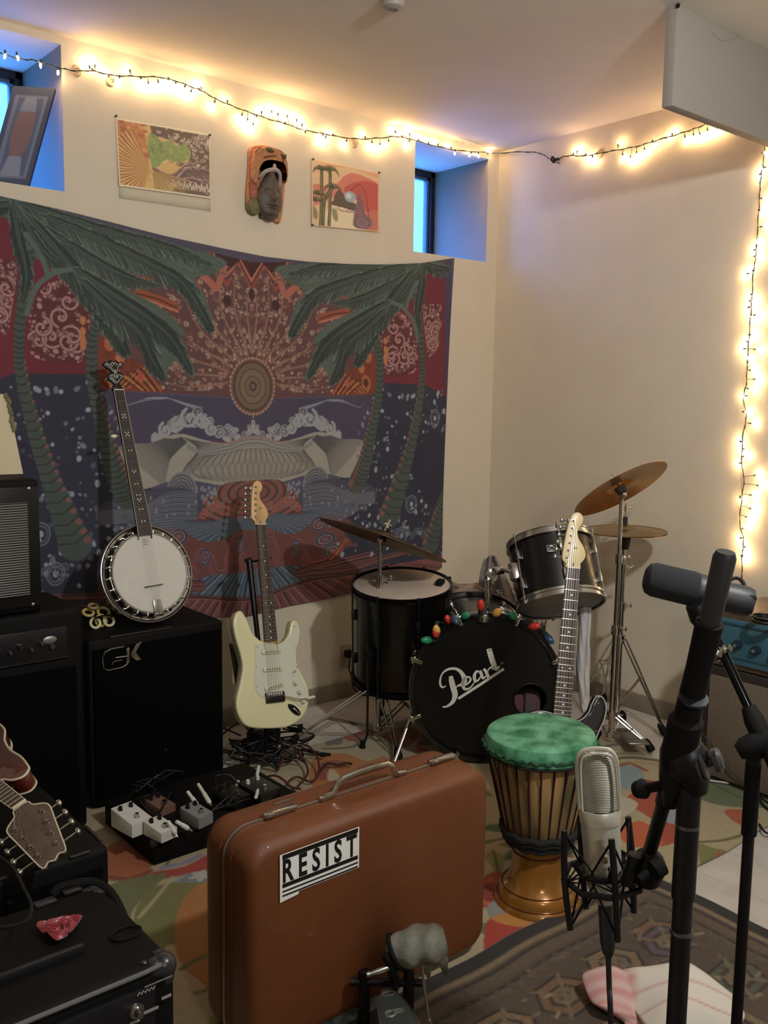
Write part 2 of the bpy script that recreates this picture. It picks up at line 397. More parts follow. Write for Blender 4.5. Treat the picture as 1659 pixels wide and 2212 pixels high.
# ============================================================ wall hanging
rnd = random.Random(3)
XC = pp(540, 830, 1, 0).x
TP = Paint(-.02, 1.22, .40, 2.32, .0026, '5a5272')
def tw(x, y):
    p = pp(x, y, 1, 0); return (p.x-XC, p.z)
def tc4(x, y): return tw(480+x/2.7654, 520+y/2.7654)
def L4(*a): return [tc4(x, y) for x, y in a]
def paint_tapestry(P):
    G, GD, GL = '5d736b', '2e3a38', '75897e'
    NAVY, PURP, PEB, CRIM, PINK, OR, COR = '34374c', '4c4663', 'a9b0c0', '7c2338', 'b97c80', 'c2662f', 'a04b3c'
    X, Y = P.X, P.Y
    # sky glow zone and sea zones
    P.poly(L4((-60, 60), (1360, 60), (1360, 930), (640, 925), (330, 940), (-60, 960)), '6c4547')
    P.poly(L4((-60, 960), (330, 945), (560, 940), (900, 920), (900, 1240), (-60, 1200)), PURP)
    P.poly(L4((900, 850), (1340, 830), (1340, 2000), (560, 2000), (560, 1500), (860, 1300)), NAVY)
    P.poly(L4((-60, 60), (1360, 60), (1360, 120), (700, 140), (300, 150), (-60, 120)), '55506a')
    sun = tc4(168, 870)
    # curled rays round the sun
    Q = P.mask(L4((-60, 160), (330, 150), (640, 420), (900, 600), (760, 760), (640, 935), (-60, 965)))
    for k in range(1500):
        an = rnd.uniform(-1.65, 1.65)+PI/2; r = .07+.62*rnd.random()**.75
        x, y = sun[0]+r*math.cos(an)*1.05, sun[1]+r*math.sin(an)
        s_ = .006+.012*rnd.random()*(r+.35)
        c = rnd.choice(['c0a98a', 'a98a74', 'b58a78', '9c6a5c', 'b9a68c', '8f5a50'])
        if rnd.random() < .45: P.oval(x, y, s_*.45, s_*.32, c, an, clip=Q)
        else: P.spiral(x, y, s_, rnd.uniform(.9, 1.5), .0035, c, an, rnd.choice((-1, 1)), clip=Q)
    for k in range(9):          # bright flame rays
        an = PI/2-.03-k*.19
        for w, c in ((.030, '9a5a4c'), (.012, 'b7a184'), (.004, '5a3436')):
            P.line([(sun[0]+r*math.cos(an+.05*math.sin(r*16)), sun[1]+r*math.sin(an+.05*math.sin(r*16))) for r in np.linspace(.14, .56-.02*k, 14)], w*.5, c, .55, clip=Q, taper=True)
    for r, c in ((.125, '7a4f49'), (.105, '4d3a36'), (.098, '7b6752'), (.075, '4f4138'), (.070, '84705a'), (.045, '5a4a3e'), (.04, '806a58'), (.02, '3f332e'), (.012, '7c6655')):
        P.oval(sun[0], sun[1], r*.92, r, c)
    for k in range(40):
        an = 2*PI*k/40; P.oval(sun[0]+.112*math.cos(an), sun[1]+.118*math.sin(an), .005, .007, 'b9967f', an)
    # zigzag totems at the top
    for off in (0, 150):
        for c, d in (('9c4a3c', 0), ('5c2d30', 14), ('c06c54', 22), ('4a262a', 34)):
            P.poly(L4((60+off-d*.4+30, 130), (150+off, 300-d*2.5), (165+off, 310-d*2.5), (260+off-d, 130)), c)
        P.oval(*tc4(160+off, 320+off*.45), .02, .024, '4a2b2c')
    P.poly(L4((300, 190), (350, 340), (380, 350), (470, 260), (440, 240), (370, 300), (330, 170)), 'bb6650')
    P.poly(L4((520, 260), (560, 250), (500, 330), (430, 350)), 'a2503e')
    # orange carved diamonds left of inner trunk
    D = P.mask(L4((870, 600), (905, 700), (905, 915), (620, 925), (700, 800), (800, 740)))
    P.poly(L4((870, 600), (905, 700), (905, 915), (620, 925), (700, 800), (800, 740)), '8a3a22')
    for k in range(8):
        q = k*14
        P.line(L4((640+q, 915), (715+q, 800+q*.6), (780+q, 900), (850, 920)), .007, ['c8692f', '5d2a1e', 'd08a3e', '702f1e'][k % 4], clip=D)
    for (x, y, r, c) in ((860, 690, 30, 'd0682e'), (820, 760, 24, 'c8703a'), (850, 850, 34, 'b06a34'), (850, 850, 18, '5c2c20'), (730, 850, 20, 'c05a3a')):
        P.oval(*tc4(x, y), r*.0008, r*.0011, c, .3, clip=D)
    for k in range(50):
        P.line([tc4(rnd.uniform(640, 900), rnd.uniform(620, 915)) for _ in range(2)], .0025, '56261c', .5, clip=D)
    P.poly(L4((560, 440), (740, 400), (760, 440), (620, 480), (550, 500)), 'a5512f'); P.line(L4((565, 470), (650, 440), (745, 430)), .006, '5b2a20'); P.line(L4((560, 490), (650, 465), (740, 445)), .006, 'd0825a')
    P.poly(L4((660, 300), (700, 290), (730, 350), (680, 350)), 'a5512f')
    # crimson field and pebble panels
    P.poly(L4((935, 400), (1180, 180), (1335, 190), (1325, 930), (1190, 860), (950, 850)), CRIM)
    for A in (((930, 470), (960, 430), (1010, 410), (1060, 430), (1110, 500), (1140, 600), (1145, 720), (1120, 790), (980, 800), (945, 700)), ((1180, 390), (1220, 380), (1300, 390), (1305, 480), (1280, 560), (1285, 620), (1220, 700), (1200, 600))):
        K = P.mask(L4(*A), 4); xs = [a[0] for a in A]; ys = [a[1] for a in A]
        P.poly(L4(*A), '6b3034', sm=4)
        for k in range(170):
            x, y = rnd.uniform(min(xs), max(xs)), rnd.uniform(min(ys), max(ys)); c = rnd.choice([PINK, 'c48c8c', 'a96c70', 'b4767a'])
            r = rnd.uniform(.005, .012)
            P.oval(*tc4(x, y), r*1.15, r*1.4, '5a282c', k, clip=K); P.oval(*tc4(x, y), r*.8, r, c, k, clip=K)
        for k in range(9):
            x, y = rnd.uniform(min(xs)+20, max(xs)-20), rnd.uniform(min(ys)+40, max(ys)-40)
            P.spiral(*tc4(x, y), .040, 1.4, .013, '5a282c', k, 1, clip=K); P.spiral(*tc4(x, y), .040, 1.4, .008, 'c08a88', k, 1, clip=K)
    for y in (600, 650, 690, 720): P.oval(*tc4(962, y), .011, .016, 'd27a3c')
    # thin crest line over the sea, swirls
    P.poly(L4((440, 1000), (470, 1020), (600, 955), (720, 970), (810, 1000), (860, 950), (820, 992), (780, 985), (700, 950), (620, 945), (540, 970)), '8f95a0')
    P.line(L4((470, 1014), (600, 962), (720, 962), (815, 996)), .003, '4d5062')
    for k in range(70):
        t = rnd.random(); x = -40+t*720; y0 = 1150-130*math.exp(-((x-500)/120)**2)-60*math.exp(-((x-80)/160)**2)
        y = y0+rnd.uniform(-20, 60); r = rnd.uniform(.010, .024)
        P.oval(*tc4(x, y), r*.9, r*.9, '4a4658'); P.spiral(*tc4(x, y), r, 1.7, .0065, rnd.choice(['9fa2a8', '8c9098', 'aeb0b2']), k, rnd.choice((-1, 1)))
    for x, y, r in ((505, 1060, .042), (440, 1075, .032), (400, 1120, .028), (560, 1090, .03), (620, 1120, .03), (660, 1165, .024)):
        P.spiral(*tc4(x, y), r, 1.6, .013, 'a4a8ae', 1.2, -1)
    # the great wave: pale with flowing dark stripes
    WV = L4((-60, 1215), (6, 1198), (90, 1170), (168, 1162), (246, 1170), (330, 1198), (430, 1180), (560, 1140), (680, 1180), (830, 1195), (800, 1300), (740, 1410), (600, 1390), (480, 1400), (330, 1440), (160, 1420), (-60, 1440))
    P.poly(WV, 'a9a498', sm=5); K = P.mask(WV, 5)
    for k in range(30):
        q = k/29; e = (835+(630-835)*q, 1196+(1418-1196)*q); st_ = (545-25*q, 1160+26*q)
        P.line(L4(st_, (st_[0]+45+20*q, st_[1]+8+60*q), (e[0]*.5+st_[0]*.5+30, e[1]*.5+st_[1]*.5-26+14*q), e), .0036, '55565a', .9, sm=6, clip=K)
    for k in range(20):
        q = k/19; e = (330+240*q, 1216+212*q); st_ = (530-30*q, 1164+22*q)
        P.line(L4(st_, (st_[0]-40, st_[1]+14+40*q), ((e[0]+st_[0])/2-30+20*q, (e[1]+st_[1])/2+10), e), .0034, '5a5a5c', .9, sm=6, clip=K)
    for k in range(66):
        x = k*6.0; s_ = 10*math.sin(k*.9)
        P.line(L4((168+x*.62, 1236+.00012*x*x), (168+x*.80+s_, 1290), (168+x*.86-s_*.6, 1350), (168+x*.74+s_*.4, 1434-.0003*x*x)), .0021, '6a665e', .75, sm=4, clip=K)
    P.line(L4((-60, 1428), (160, 1412), (330, 1436)), .012, '8d8476', sm=5)
    for k in range(22): P.oval(*tc4(k*16-20, 1420+6*abs(math.sin(k*.4))), .005, .009, 'a39a8a')
    for k in range(8):
        P.line(L4((36, 1206+k*6), (100, 1186+k*6), (168, 1179+k*6), (236, 1186+k*6), (310, 1210+k*6), (440, 1236+k*3), (520, 1196+k*3)), .0042, ['9aa0a4', '4e4c50', 'b6b2a8', '7d8488'][k % 4], sm=6)
    P.line(L4((36, 1198), (100, 1177), (168, 1170), (236, 1177), (310, 1200), (400, 1190)), .004, '9a4f42', sm=6)
    # grey whirl and pebbles
    for r in np.arange(.012, .085, .0075): P.oval(*tc4(545, 1450), r*.85, r, '54575e' if int(r*1000/7.5) % 2 else '868a90', ring=.12)
    P.poly(L4((160, 1430), (330, 1430), (470, 1520), (520, 1600), (330, 1640), (-60, 1650), (-60, 1420)), '70443f', sm=5)
    K = P.mask(L4((160, 1430), (330, 1430), (470, 1520), (520, 1600), (330, 1640), (-60, 1650), (-60, 1420)), 5)
    for k in range(26):
        P.oval(*tc4(170, 1500), .03+k*.011, .012+k*.0052, ['93524a', '4a3234', '7c6a62', 'a5584a'][k % 4], ring=.16/(1+k*.35)+.02, clip=K)
    for k in range(28): P.oval(*tc4(400+rnd.uniform(-20, 90), 1430+rnd.uniform(-10, 110)), .007, .008, '8c929a')
    for k in range(10): P.spiral(*tc4(250+k*24, 1570+20*math.sin(k)), .022, 1.6, .007, ['a3594b', '8f6a60', 'b0604c'][k % 3], k)
    # blue fans of feather strokes
    def fan(cx, cy, r0, r1, a0, a1, n, cols, wd):
        for k in range(n):
            a = a0+(a1-a0)*k/(n-1); ca, sa = math.cos(a), math.sin(a); q = tc4(cx, cy)
            P.line([(q[0]+ca*r, q[1]+sa*r) for r in np.linspace(r0, r1, 6)], wd, cols[k % len(cols)])
    P.poly(L4((500, 1450), (640, 1420), (880, 1460), (900, 1560), (700, 1640), (520, 1640), (440, 1540)), '4c4f62', sm=4)
    for k in range(26):
        q = k/25; P.line(L4((470, 1470+q*150), (600, 1450+q*150), (740, 1500+q*80), (900, 1500+q*70)), .0034, ['7a8090', '393d50', '8c9096', '565a70'][k % 4], sm=6)
    for k in range(34): P.oval(*tc4(rnd.uniform(450, 860), rnd.uniform(1450, 1640)), .006, .007, rnd.choice(['868ca0', '5a6078']))
    FN = L4((-60, 1640), (168, 1650), (330, 1625), (430, 1640), (600, 1590), (800, 1570), (640, 1680), (500, 1740), (380, 1790), (250, 1760), (168, 1720), (-60, 1740))
    P.poly(FN, '52687c', sm=4); K = P.mask(FN, 4)
    for k in range(44):
        q = k/43
        P.line(L4((200+q*60, 1620+q*10), (300+q*130, 1690-q*40), (330+q*470, 1800-q*225)), .0036, ['2f3d50', '8496a2', '44586e', '6b6472'][k % 4], .9, sm=6, clip=K)
        P.line(L4((160-q*60, 1620+q*10), (80-q*60, 1690-q*10), (10-q*120, 1800-q*60)), .0036, ['2f3d50', '8496a2', '44586e'][k % 3], .9, sm=6, clip=K)
    # red and orange looping ribbons
    R = L4((-60, 1790), (60, 1740), (230, 1720), (420, 1750), (560, 1650), (700, 1640), (860, 1780), (900, 1830), (720, 1830), (680, 1960), (540, 1970), (400, 1930), (330, 1990), (230, 1960), (100, 2000), (-60, 2040))
    P.poly(R, '7b463f', sm=4); K = P.mask(R, 4)
    base = [(-60, 1950), (0, 1900), (30, 1800), (80, 1790), (110, 1860), (70, 1920), (120, 1980), (200, 1930), (240, 1850), (230, 1760), (290, 1760), (320, 1830), (300, 1920), (370, 1940), (400, 1850), (450, 1800), (500, 1860), (470, 1930)]
    for k in range(13):
        d = (k-6)*6.2; c = ['a44a38', '40272e', 'b9603f', '6a5868', '8c4338', '57506a'][k % 6]
        P.line(L4(*[(x+d*.3, y+d) for x, y in base]), .0062, c, sm=6)
    for (cx, cy, sx, sy) in ((560, 1690, 60, 36), (600, 1780, 80, 34), (640, 1850, 70, 36), (430, 1830, 34, 40), (250, 1800, 26, 40), (30, 1850, 26, 40)):
        for k in range(6): 
            P.oval(*tc4(cx, cy), sx*.00078*(1-k*.16), sy*.001*(1-k*.16), ['6c5f74', '3a2a34', '8c8496', '4a3c4c', 'a25445', '74677c'][k], .12)
    for k in range(7): P.line(L4((500, 1920+k*7), (600, 1900+k*9), (690, 1820+k*6), (740, 1770+k*4), (880, 1790+k*9)), .006, ['c0552c', '50262a', 'a7472f', 'd0703a'][k % 4], sm=5)
    # lower band: blue-grey scales with a pink-orange hem
    Bt = L4((-60, 1990), (230, 1960), (420, 1940), (640, 1990), (900, 2030), (1330, 1860), (1330, 2230), (-60, 2230))
    P.poly(Bt, '5b6e80', sm=4); K = P.mask(Bt, 4)
    hub = tc4(168, 1800)
    for k in range(80):
        a = .04-k*.0405; P.line([(hub[0]+math.cos(a)*r*1.3, hub[1]+math.sin(a)*r) for r in np.linspace(.05, .62, 8)], .0055+.004*(k % 3 == 0), ['2c3948', '73879a', '45586c', '5d7084'][k % 4], clip=K)
    hem = [(-60, 2150), (230, 2110), (430, 2040), (560, 2000), (700, 1985), (900, 1945), (1100, 1895), (1330, 1850)]
    HM = P.mask(L4(*hem, (1330, 2240), (-60, 2240)))
    P.poly(L4(*hem, (1330, 2240), (-60, 2240)), '8a4f4c')
    for k in range(120):
        a = .30-k*.030; P.line([(hub[0]+math.cos(a)*r*1.5, hub[1]+math.sin(a)*r) for r in np.linspace(.08, .9, 9)], .0045+.005*(k % 4 == 0), ['3c2428', 'a8645e', '6d3f40'][k % 3], .9, clip=HM)
    for k in range(5): P.line(L4(*[(x, y+2+k*5) for x, y in hem]), .006, ['3a2428', '96584f', '2e1f26'][k % 3], sm=5)
    for k in range(10): P.line(L4((430, 2010-k*5), (620, 1990-k*9), (860, 1940-k*10), (1080, 1880-k*9), (1200, 1850-k*7)), .006, ['8f4d42', '3d2c36', 'a4604c', '5a3a42'][k % 4], sm=6)
    P.poly(L4((700, 1700), (860, 1740), (1330, 1700), (1330, 1850), (1000, 1930), (900, 1860), (760, 1800)), NAVY, sm=3)
    for k in range(5): P.line(L4((500, 1960+k*10), (760, 1940+k*8), (960, 1880+k*7), (1180, 1830+k*5)), .005, ['8b4a43', '3b3344', 'a0584a'][k % 3], sm=5)
    for k in range(14): P.line(L4((580, 1600+k*7), (720, 1590+k*5), (840, 1600-k*2)), .003, ['7e8494', '4a4c60'][k % 2], sm=4)
    # star pebbles on the dark side
    for k in range(330):
        x, y = rnd.uniform(560, 1325), rnd.uniform(870, 1880)
        if x < 880-(y-900)*.32 or (x > 1200 and 1150 < y < 1560): continue
        r = rnd.uniform(.003, .010); P.oval(*tc4(x, y), r, r*rnd.uniform(.6, 1.7), rnd.choice([PEB, '8088a0', '767c90', '5a5f78', '9ba2b4']), rnd.uniform(-1, 1))
    for x, y in ((1110, 1570), (1255, 1060), (1060, 1760)):
        for r in (.045, .032): P.oval(*tc4(x, y), r*.8, r, '7d8498', ring=.12)
        P.oval(*tc4(x, y), .010, .013, PEB)
    for k in range(12): P.spiral(*tc4(1030+k*22, 1740+16*math.sin(k*2)), .02, 1.5, .005, '6a7282', k)
    P.poly(L4((1135, 1180), (1300, 1170), (1290, 1540), (1210, 1570), (1110, 1380)), '302c48', .85, sm=3)
    P.line(L4((1340, 60), (1345, 1000), (1335, 2100)), .045, '4c4668')
    # ringed palm trunks
    def trunk(pts, ws, edge=True):
        sp_ = spline([Vector((x, y, 0)) for x, y in pts], 26)
        N = len(sp_)
        for i in range(N-1):
            a, b = sp_[i], sp_[i+1]; f = i/(N-1)*(len(ws)-1); k = min(int(f), len(ws)-2); w = ws[k]+(ws[k+1]-ws[k])*(f-k)
            pa, pb = tc4(a.x, a.y), tc4(b.x, b.y); P.line([pa, pb], w, '4e5c55')
        for i in range(0, N-1, 4):
            a, b = sp_[i], sp_[i+1]; f = i/(N-1)*(len(ws)-1); k = min(int(f), len(ws)-2); w = ws[k]+(ws[k+1]-ws[k])*(f-k)
            pa, pb = tc4(a.x, a.y), tc4(b.x, b.y); dx, dy = pb[0]-pa[0], pb[1]-pa[1]; l = math.hypot(dx, dy) or 1; nx, ny = -dy/l*w/2, dx/l*w/2
            P.line([(pa[0]+nx, pa[1]+ny), (pa[0]+dx/l*w*.18, pa[1]+dy/l*w*.18), (pa[0]-nx, pa[1]-ny)], .004, '27302e')
            if edge and i > N*.45: P.oval(pa[0]-nx*.98 if nx > 0 else pa[0]+nx*.98, pa[1]-abs(ny)*.5, w*.13, w*.11, '8f5c54')
    trunk([(895, 560), (930, 700), (925, 900), (890, 1100), (845, 1300), (790, 1440)], [.03, .038, .045, .055, .085, .11])
    trunk([(1140, 300), (1160, 500), (1175, 700), (1172, 850), (1130, 1100), (1070, 1350), (990, 1640)], [.045, .04, .036, .042, .055, .075, .13])
    trunk([(1340, 1480), (1290, 1600), (1230, 1800)], [.05, .08, .12])
    # palm fronds
    def frond(pts, bl, n=60, wd=.0125, side=(1, -1), droop=.6):
        sp_ = spline([Vector((*tc4(x, y), 0)) for x, y in pts], 14); N = len(sp_); bl *= 1.25; n = int(n*1.3)
        for pas in (0, 1):
            for i in range(n):
                f = i/(n-1)*.97; q = f*(N-1); k = min(int(q), N-2); p = sp_[k].lerp(sp_[k+1], q-k); d = (sp_[k+1]-sp_[k]).normalized(); nn = Vector((-d.y, d.x, 0))
                ll = bl*(math.sin(PI*min(1, f*.84+.16))**.8)*(1.05-.5*f)
                for sd in side:
                    jr = rnd.uniform(.72, 1.18)
                    e = p+(d*.95+nn*sd*.42).normalized()*ll*jr; e2 = e+Vector((0, -ll*droop*.4, 0)); m = p.lerp(e, .5)
                    if pas == 0: P.line([(p.x, p.y), (m.x, m.y), (e2.x, e2.y)], wd, [G, '667c73', '56695f', GL][(i*7+sd) % 4], taper=True)
                    else: P.line([(p.x+d.x*.004, p.y), (m.x, m.y), (e2.x, e2.y)], .0034, GD, .9)
        P.line([(v.x, v.y) for v in sp_], .016, '54685f', taper=True); P.line([(v.x, v.y) for v in sp_], .004, GD, taper=True)
    GB = [((330, 150), (700, 132), (1180, 108), (1340, 150), (1330, 185), (1210, 200), (1170, 300), (1000, 345), (860, 360), (700, 300), (640, 290), (520, 330), (470, 440), (440, 560), (400, 575), (390, 500), (430, 380), (480, 300), (400, 260), (340, 210)), ((1000, 330), (930, 480), (820, 560), (740, 640), (680, 760), (620, 860), (600, 780), (560, 760), (500, 840), (480, 800), (540, 660), (640, 560), (560, 610), (520, 600), (640, 480), (850, 400)), ((960, 400), (930, 560), (850, 660), (790, 760), (780, 720), (830, 560))]
    for g_ in GB: P.poly(L4(*g_), '56695f', sm=3)
    for k in range(260):
        g_ = GB[0]; x, y = rnd.uniform(340, 1180), rnd.uniform(125, 350); K2 = None
        P.line(L4((x, y), (x-rnd.uniform(30, 90), y+rnd.uniform(5, 40))), .0028, rnd.choice([GD, GL, '40504a']), .7) if (y < 250 or x > 860) else None
    frond([(1180, 120), (900, 150), (600, 160), (380, 200)], .075, 70)
    frond([(1100, 150), (900, 200), (700, 260), (540, 330), (430, 500), (400, 570)], .085, 90)
    frond([(1150, 180), (1000, 260), (860, 330), (760, 360), (640, 370)], .07, 60)
    frond([(1150, 160), (1020, 330), (920, 470), (830, 650), (790, 740)], .10, 90)
    frond([(1000, 360), (850, 450), (700, 540), (580, 650), (490, 830)], .10, 90)
    frond([(980, 400), (860, 520), (740, 620), (680, 750), (620, 860)], .09, 80)
    frond([(1180, 130), (1260, 160), (1345, 170)], .06, 36)
    frond([(1190, 110), (1175, 260), (1150, 420), (1165, 560)], .05, 60)
    frond([(1170, 160), (1100, 300), (1010, 370)], .05, 40)
    for pts in (((1000, 370), (1060, 400), (1120, 480), (1150, 600)), ((1150, 250), (1100, 340), (1080, 420))): P.line(L4(*pts), .018, G, sm=6)
    # woven cloth grain
    P.a *= (1+.05*np.random.RandomState(1).randn(P.h, P.w))[..., None]
    lum = P.a.mean(axis=2, keepdims=True); P.a = np.clip((P.a*.8+lum*.2)*.92, 0, 1)
paint_tapestry(TP)
_top = [pp(x, y, 1, 0) for x, y in ((0, 425), (120, 452), (240, 482), (360, 512), (480, 538), (570, 555), (660, 566), (750, 571), (830, 572), (905, 569), (978, 558))]
TX0, TX1 = XC-(_top[-1].x-XC)-.02, _top[-1].x
tx = np.array([TX0]+[p.x for p in _top]); tz = np.array([_top[0].z+.045]+[p.z for p in _top])
_bot = [pp(x, y, 1, 0) for x, y in ((410, 1338), (520, 1330), (640, 1305), (760, 1280), (860, 1256), (905, 1244), (930, 1236), (950, 1225))]
bx = np.array([TX0+.03]+[p.x for p in _bot]); bz = np.array([.60]+[p.z for p in _bot])
def tpos(u, v):
    xt = TX0+(TX1-TX0)*u; xb = bx[0]+(bx[-1]-bx[0])*u
    zt = np.interp(xt, tx, tz); zb = np.interp(xb, bx, bz)
    w = .5-.5*np.cos(PI*v); x = xb+(xt-xb)*v-.012*np.sin(PI*v)*(u > .5)*u; z = zb+(zt-zb)*v
    y = -.014-.007*np.sin(9*u*PI+2*v)*(.3+np.sin(PI*v))-.006*np.sin(u*40+v*9)*(1-v)*.6-.012*np.sin(PI*v)*(1-.5*u)
    return np.stack([x, y, z], 1)
def tcol(u, v):
    p = tpos(u, v); return TP.sample(np.abs(p[:, 0]-XC), p[:, 2])
tm = mt('printed_cloth', rough=.85, sheen=.15, attr='print')
tap = sheet('wall_tapestry', 860, 600, tpos, tcol, tm)
tag(tap, 'large printed tapestry of palm trees, sun and waves pinned to the back wall', 'tapestry')
# ============================================================ pictures and mask on the back wall
def wallsheet(name, label, corners, paint, nu, nv, curl=.006, pins=(), group=None):
    """corners px: TL,TR,BR,BL on the back wall"""
    c = [pp(x, y, 1, 0) for x, y in corners]
    t = thing(name, label, 'picture', (sum(p.x for p in c)/4, -.003, min(p.z for p in c)), group)
    A = np.array([[p.x, p.z] for p in c])
    def pos(u, v):
        q = (A[3]*(1-u)[:, None]+A[2]*u[:, None])*(1-v)[:, None]+(A[0]*(1-u)[:, None]+A[1]*u[:, None])*v[:, None]
        y = -.004-curl*(np.sin(PI*u)**2)*.5-curl*((1-v)**3)*(.4+.6*np.abs(np.cos(PI*u)))
        return np.stack([q[:, 0], y, q[:, 1]], 1)
    s = sheet('print_sheet', nu, nv, pos, lambda u, v: paint.sample(u, v), mt('paper_print', rough=.7, attr='print'), t, .0006)
    for x, y in pins:
        p = pp(x, y, 1, 0)
        fin('push_pin', MB().rod((p.x, -.016, p.z), (p.x, 0, p.z), [(.004, 0), (.0045, .3), (.002, .45), (.0035, .6), (.001, 1)], 10), mt('pin_plastic', '4b4a4c', .4), t)
    return t
rnd = random.Random(11)
P1 = Paint(0, 1, 0, 1, .004, 'ece2c6')
art = lambda x, y: ((x-248)/204, 1-(y-(255+(x-248)*.17))/176)
def A1(*a): return [art(x, y) for x, y in a]
F = P1.mask([(.015, .03), (.99, .03), (.99, .97), (.015, .985)])
P1.poly([(0, 0), (1, 0), (1, 1), (0, 1)], 'e0bd72', clip=F)
def blob(P, x, y, r, c, clip, k=0): P.poly([(x+r*(1+.3*math.sin(3*a+k))*math.cos(a), y+r*1.2*(1+.3*math.cos(4*a+k))*math.sin(a)) for a in np.linspace(0, 6.2, 14)], c, sm=3, clip=clip)
P1.poly([(0, .3), (.28, .25), (.33, .6), (.26, 1), (0, 1)], 'cf8347', clip=F)
for k in range(90):
    x, y = rnd.uniform(0, .32), rnd.uniform(.05, 1); blob(P1, x, y, rnd.uniform(.012, .035), rnd.choice(['b5622f', 'd9974f', 'c4703a', 'e0a85e', 'a8592f']), F, k)
for k in range(46):
    a = PI*.62+k*.055; c = ['b5652f', 'dfb35c', '9f5230', 'e8c878'][k % 4]
    P1.line([(.33+r*math.cos(a), .32+r*1.3*math.sin(a)) for r in np.linspace(.03, .45, 5)], .016, c, clip=F, taper=False)
P1.poly([(.55, 0), (1, 0), (1, 1), (.34, 1), (.36, .85), (.6, .8), (.78, .62)], '5a4438', clip=F)
for k in range(130):
    x, y = rnd.uniform(.36, 1), rnd.uniform(.45, 1)
    P1.spiral(x, y, rnd.uniform(.015, .05), 1.3, .010, rnd.choice(['e6d9c4', '5b4548', 'cdbcaa', 'a48e88', '4a3638']), k, rnd.choice((1, -1)), clip=F)
for k in range(26):
    y = .02+k*.016
    P1.line([(.36, .32+k*.002), (.55, .22+.06*math.sin(k)), (.75, .30+k*.004-.1*math.sin(k*.8)), (1, y+.05*math.sin(k*1.7))], .014, ['6d4656', '8f6a72', '5a3a40', 'b49a98', '4a3136'][k % 5], sm=6, clip=F)
for k in range(16): 
    x = .5+k*.032; P1.line([(x, .10+.02*(k % 3)), (x+.012, .22-.04*(k % 2)), (x+.024, .09)], .009, 'efe5d0', clip=F)
for k in range(20):
    a = -.15-k*.07; P1.line([(.36+r*math.cos(a), .30+1.2*r*math.sin(a)) for r in np.linspace(.02, .40, 5)], .015, ['c8a24c', 'a8763a', '9a8a48'][k % 3], .8, clip=F)
GB = [(.34, .86), (.42, .83), (.46, .76), (.56, .80), (.62, .74), (.72, .78), (.78, .66), (.74, .55), (.62, .50), (.50, .50), (.42, .38), (.36, .36), (.33, .5), (.31, .66)]
P1.poly(GB, '93a85c', sm=4, clip=F); K = P1.mask(GB, 4)
for k in range(150): P1.spiral(rnd.uniform(.3, .8), rnd.uniform(.36, .9), .018, 1.2, .006, rnd.choice(['6f8a44', 'b2c27c', '7d9a4e', '5f7a3c']), k, clip=K)
P1.a = P1.a*.84+np.array(lin('e0d2bc'))*.16
wallsheet('poster', 'unframed swirling orange, green and purple print pinned to the wall left of the mask', ((249, 256), (453, 291), (453, 430), (255, 403)), P1, 150, 120, pins=((248, 252), (450, 293)))
# faint blank sheet behind it that hangs lower
P1b = Paint(0, 1, 0, 1, .05, 'd9cfb6')
wb = wallsheet('backing_sheet', 'thin off-white sheet hanging behind the orange and green print', ((252, 262), (452, 296), (455, 457), (257, 428)), P1b, 10, 10, .001)
for o in wb.children: o.location.y += .003
P2 = Paint(0, 1, 0, 1, .005, 'e8c9a0')
F = P2.mask([(.02, .02), (.98, .02), (.98, .98), (.02, .98)])
P2.poly([(0, .45), (.3, .62), (.55, .9), (1, .80), (1, .5), (.6, .5)], 'd98a78', sm=3, clip=F); P2.poly([(.45, .62), (.7, .8), (1, .78), (1, .35), (.8, .3), (.7, .45)], 'c9655c', sm=4, clip=F)
P2.poly([(0, .8), (.3, 1), (1, 1), (1, .9), (.5, .98)], 'e8b38a', sm=4, clip=F); P2.poly([(0, .3), (.25, .45), (.3, .6), (0, .62)], 'dd927c', sm=3, clip=F)
P2.poly([(.2, 0), (.75, .02), (.62, .33), (.25, .33)], 'f0e2c0', sm=3, clip=F); P2.poly([(.7, .05), (1, 0), (1, .35), (.8, .3)], 'd08070', sm=3, clip=F)
P2.poly([(.3, .42), (.38, .6), (.55, .46), (.74, .36), (.7, .30), (.45, .33), (.28, .36)], '6e5f54', sm=3, clip=F)
P2.oval(.55, .52, .085, .085, 'a9bec4', clip=F); P2.oval(.53, .53, .04, .04, 'dfe6df', clip=F)
P2.poly([(.62, .3), (.66, .5), (.70, .6), (.74, .45), (.80, .25), (.88, .2), (.87, .08), (.72, .02), (.60, .06), (.60, .18)], '8d6f72', sm=4, clip=F)
for k in range(8): P2.oval(.73, .13, .10-k*.012, .10-k*.012, ['6d5560', 'b39aa0'][k % 2], ring=.12, clip=F)
P2.line([(.56, .62), (.68, .74), (.78, .62), (.82, .4), (.84, .2)], .010, '5d444a', sm=6, clip=F)
for k in range(10): P2.line([(.3+k*.03, .30+.02*math.sin(k)), (.36+k*.04, .27)], .008, ['5c4a4c', 'c88a90'][k % 2], clip=F)
for (x0, x1, yt) in ((.12, .14, .84), (.24, .26, .86), (.16, .30, .62)):
    P2.line([(x0, .02), (x0+.02, .4), (x1, yt)], .045, '5f5a44', sm=4, clip=F); P2.line([(x0, .02), (x0+.02, .4), (x1, yt)], .014, '9a9468', sm=4, clip=F)
for cx, cy in ((.14, .86), (.26, .88), (.30, .62), (.10, .48), (.06, .38)):
    for a in np.linspace(-.3, 3.4, 9): P2.line([(cx, cy), (cx+.08*math.cos(a), cy+.05*math.sin(a)+.02), (cx+.13*math.cos(a), cy+.06*math.sin(a)-.06)], .022, ['4f5340', '7c805c'][int(a*3) % 2], sm=3, clip=F, taper=True)
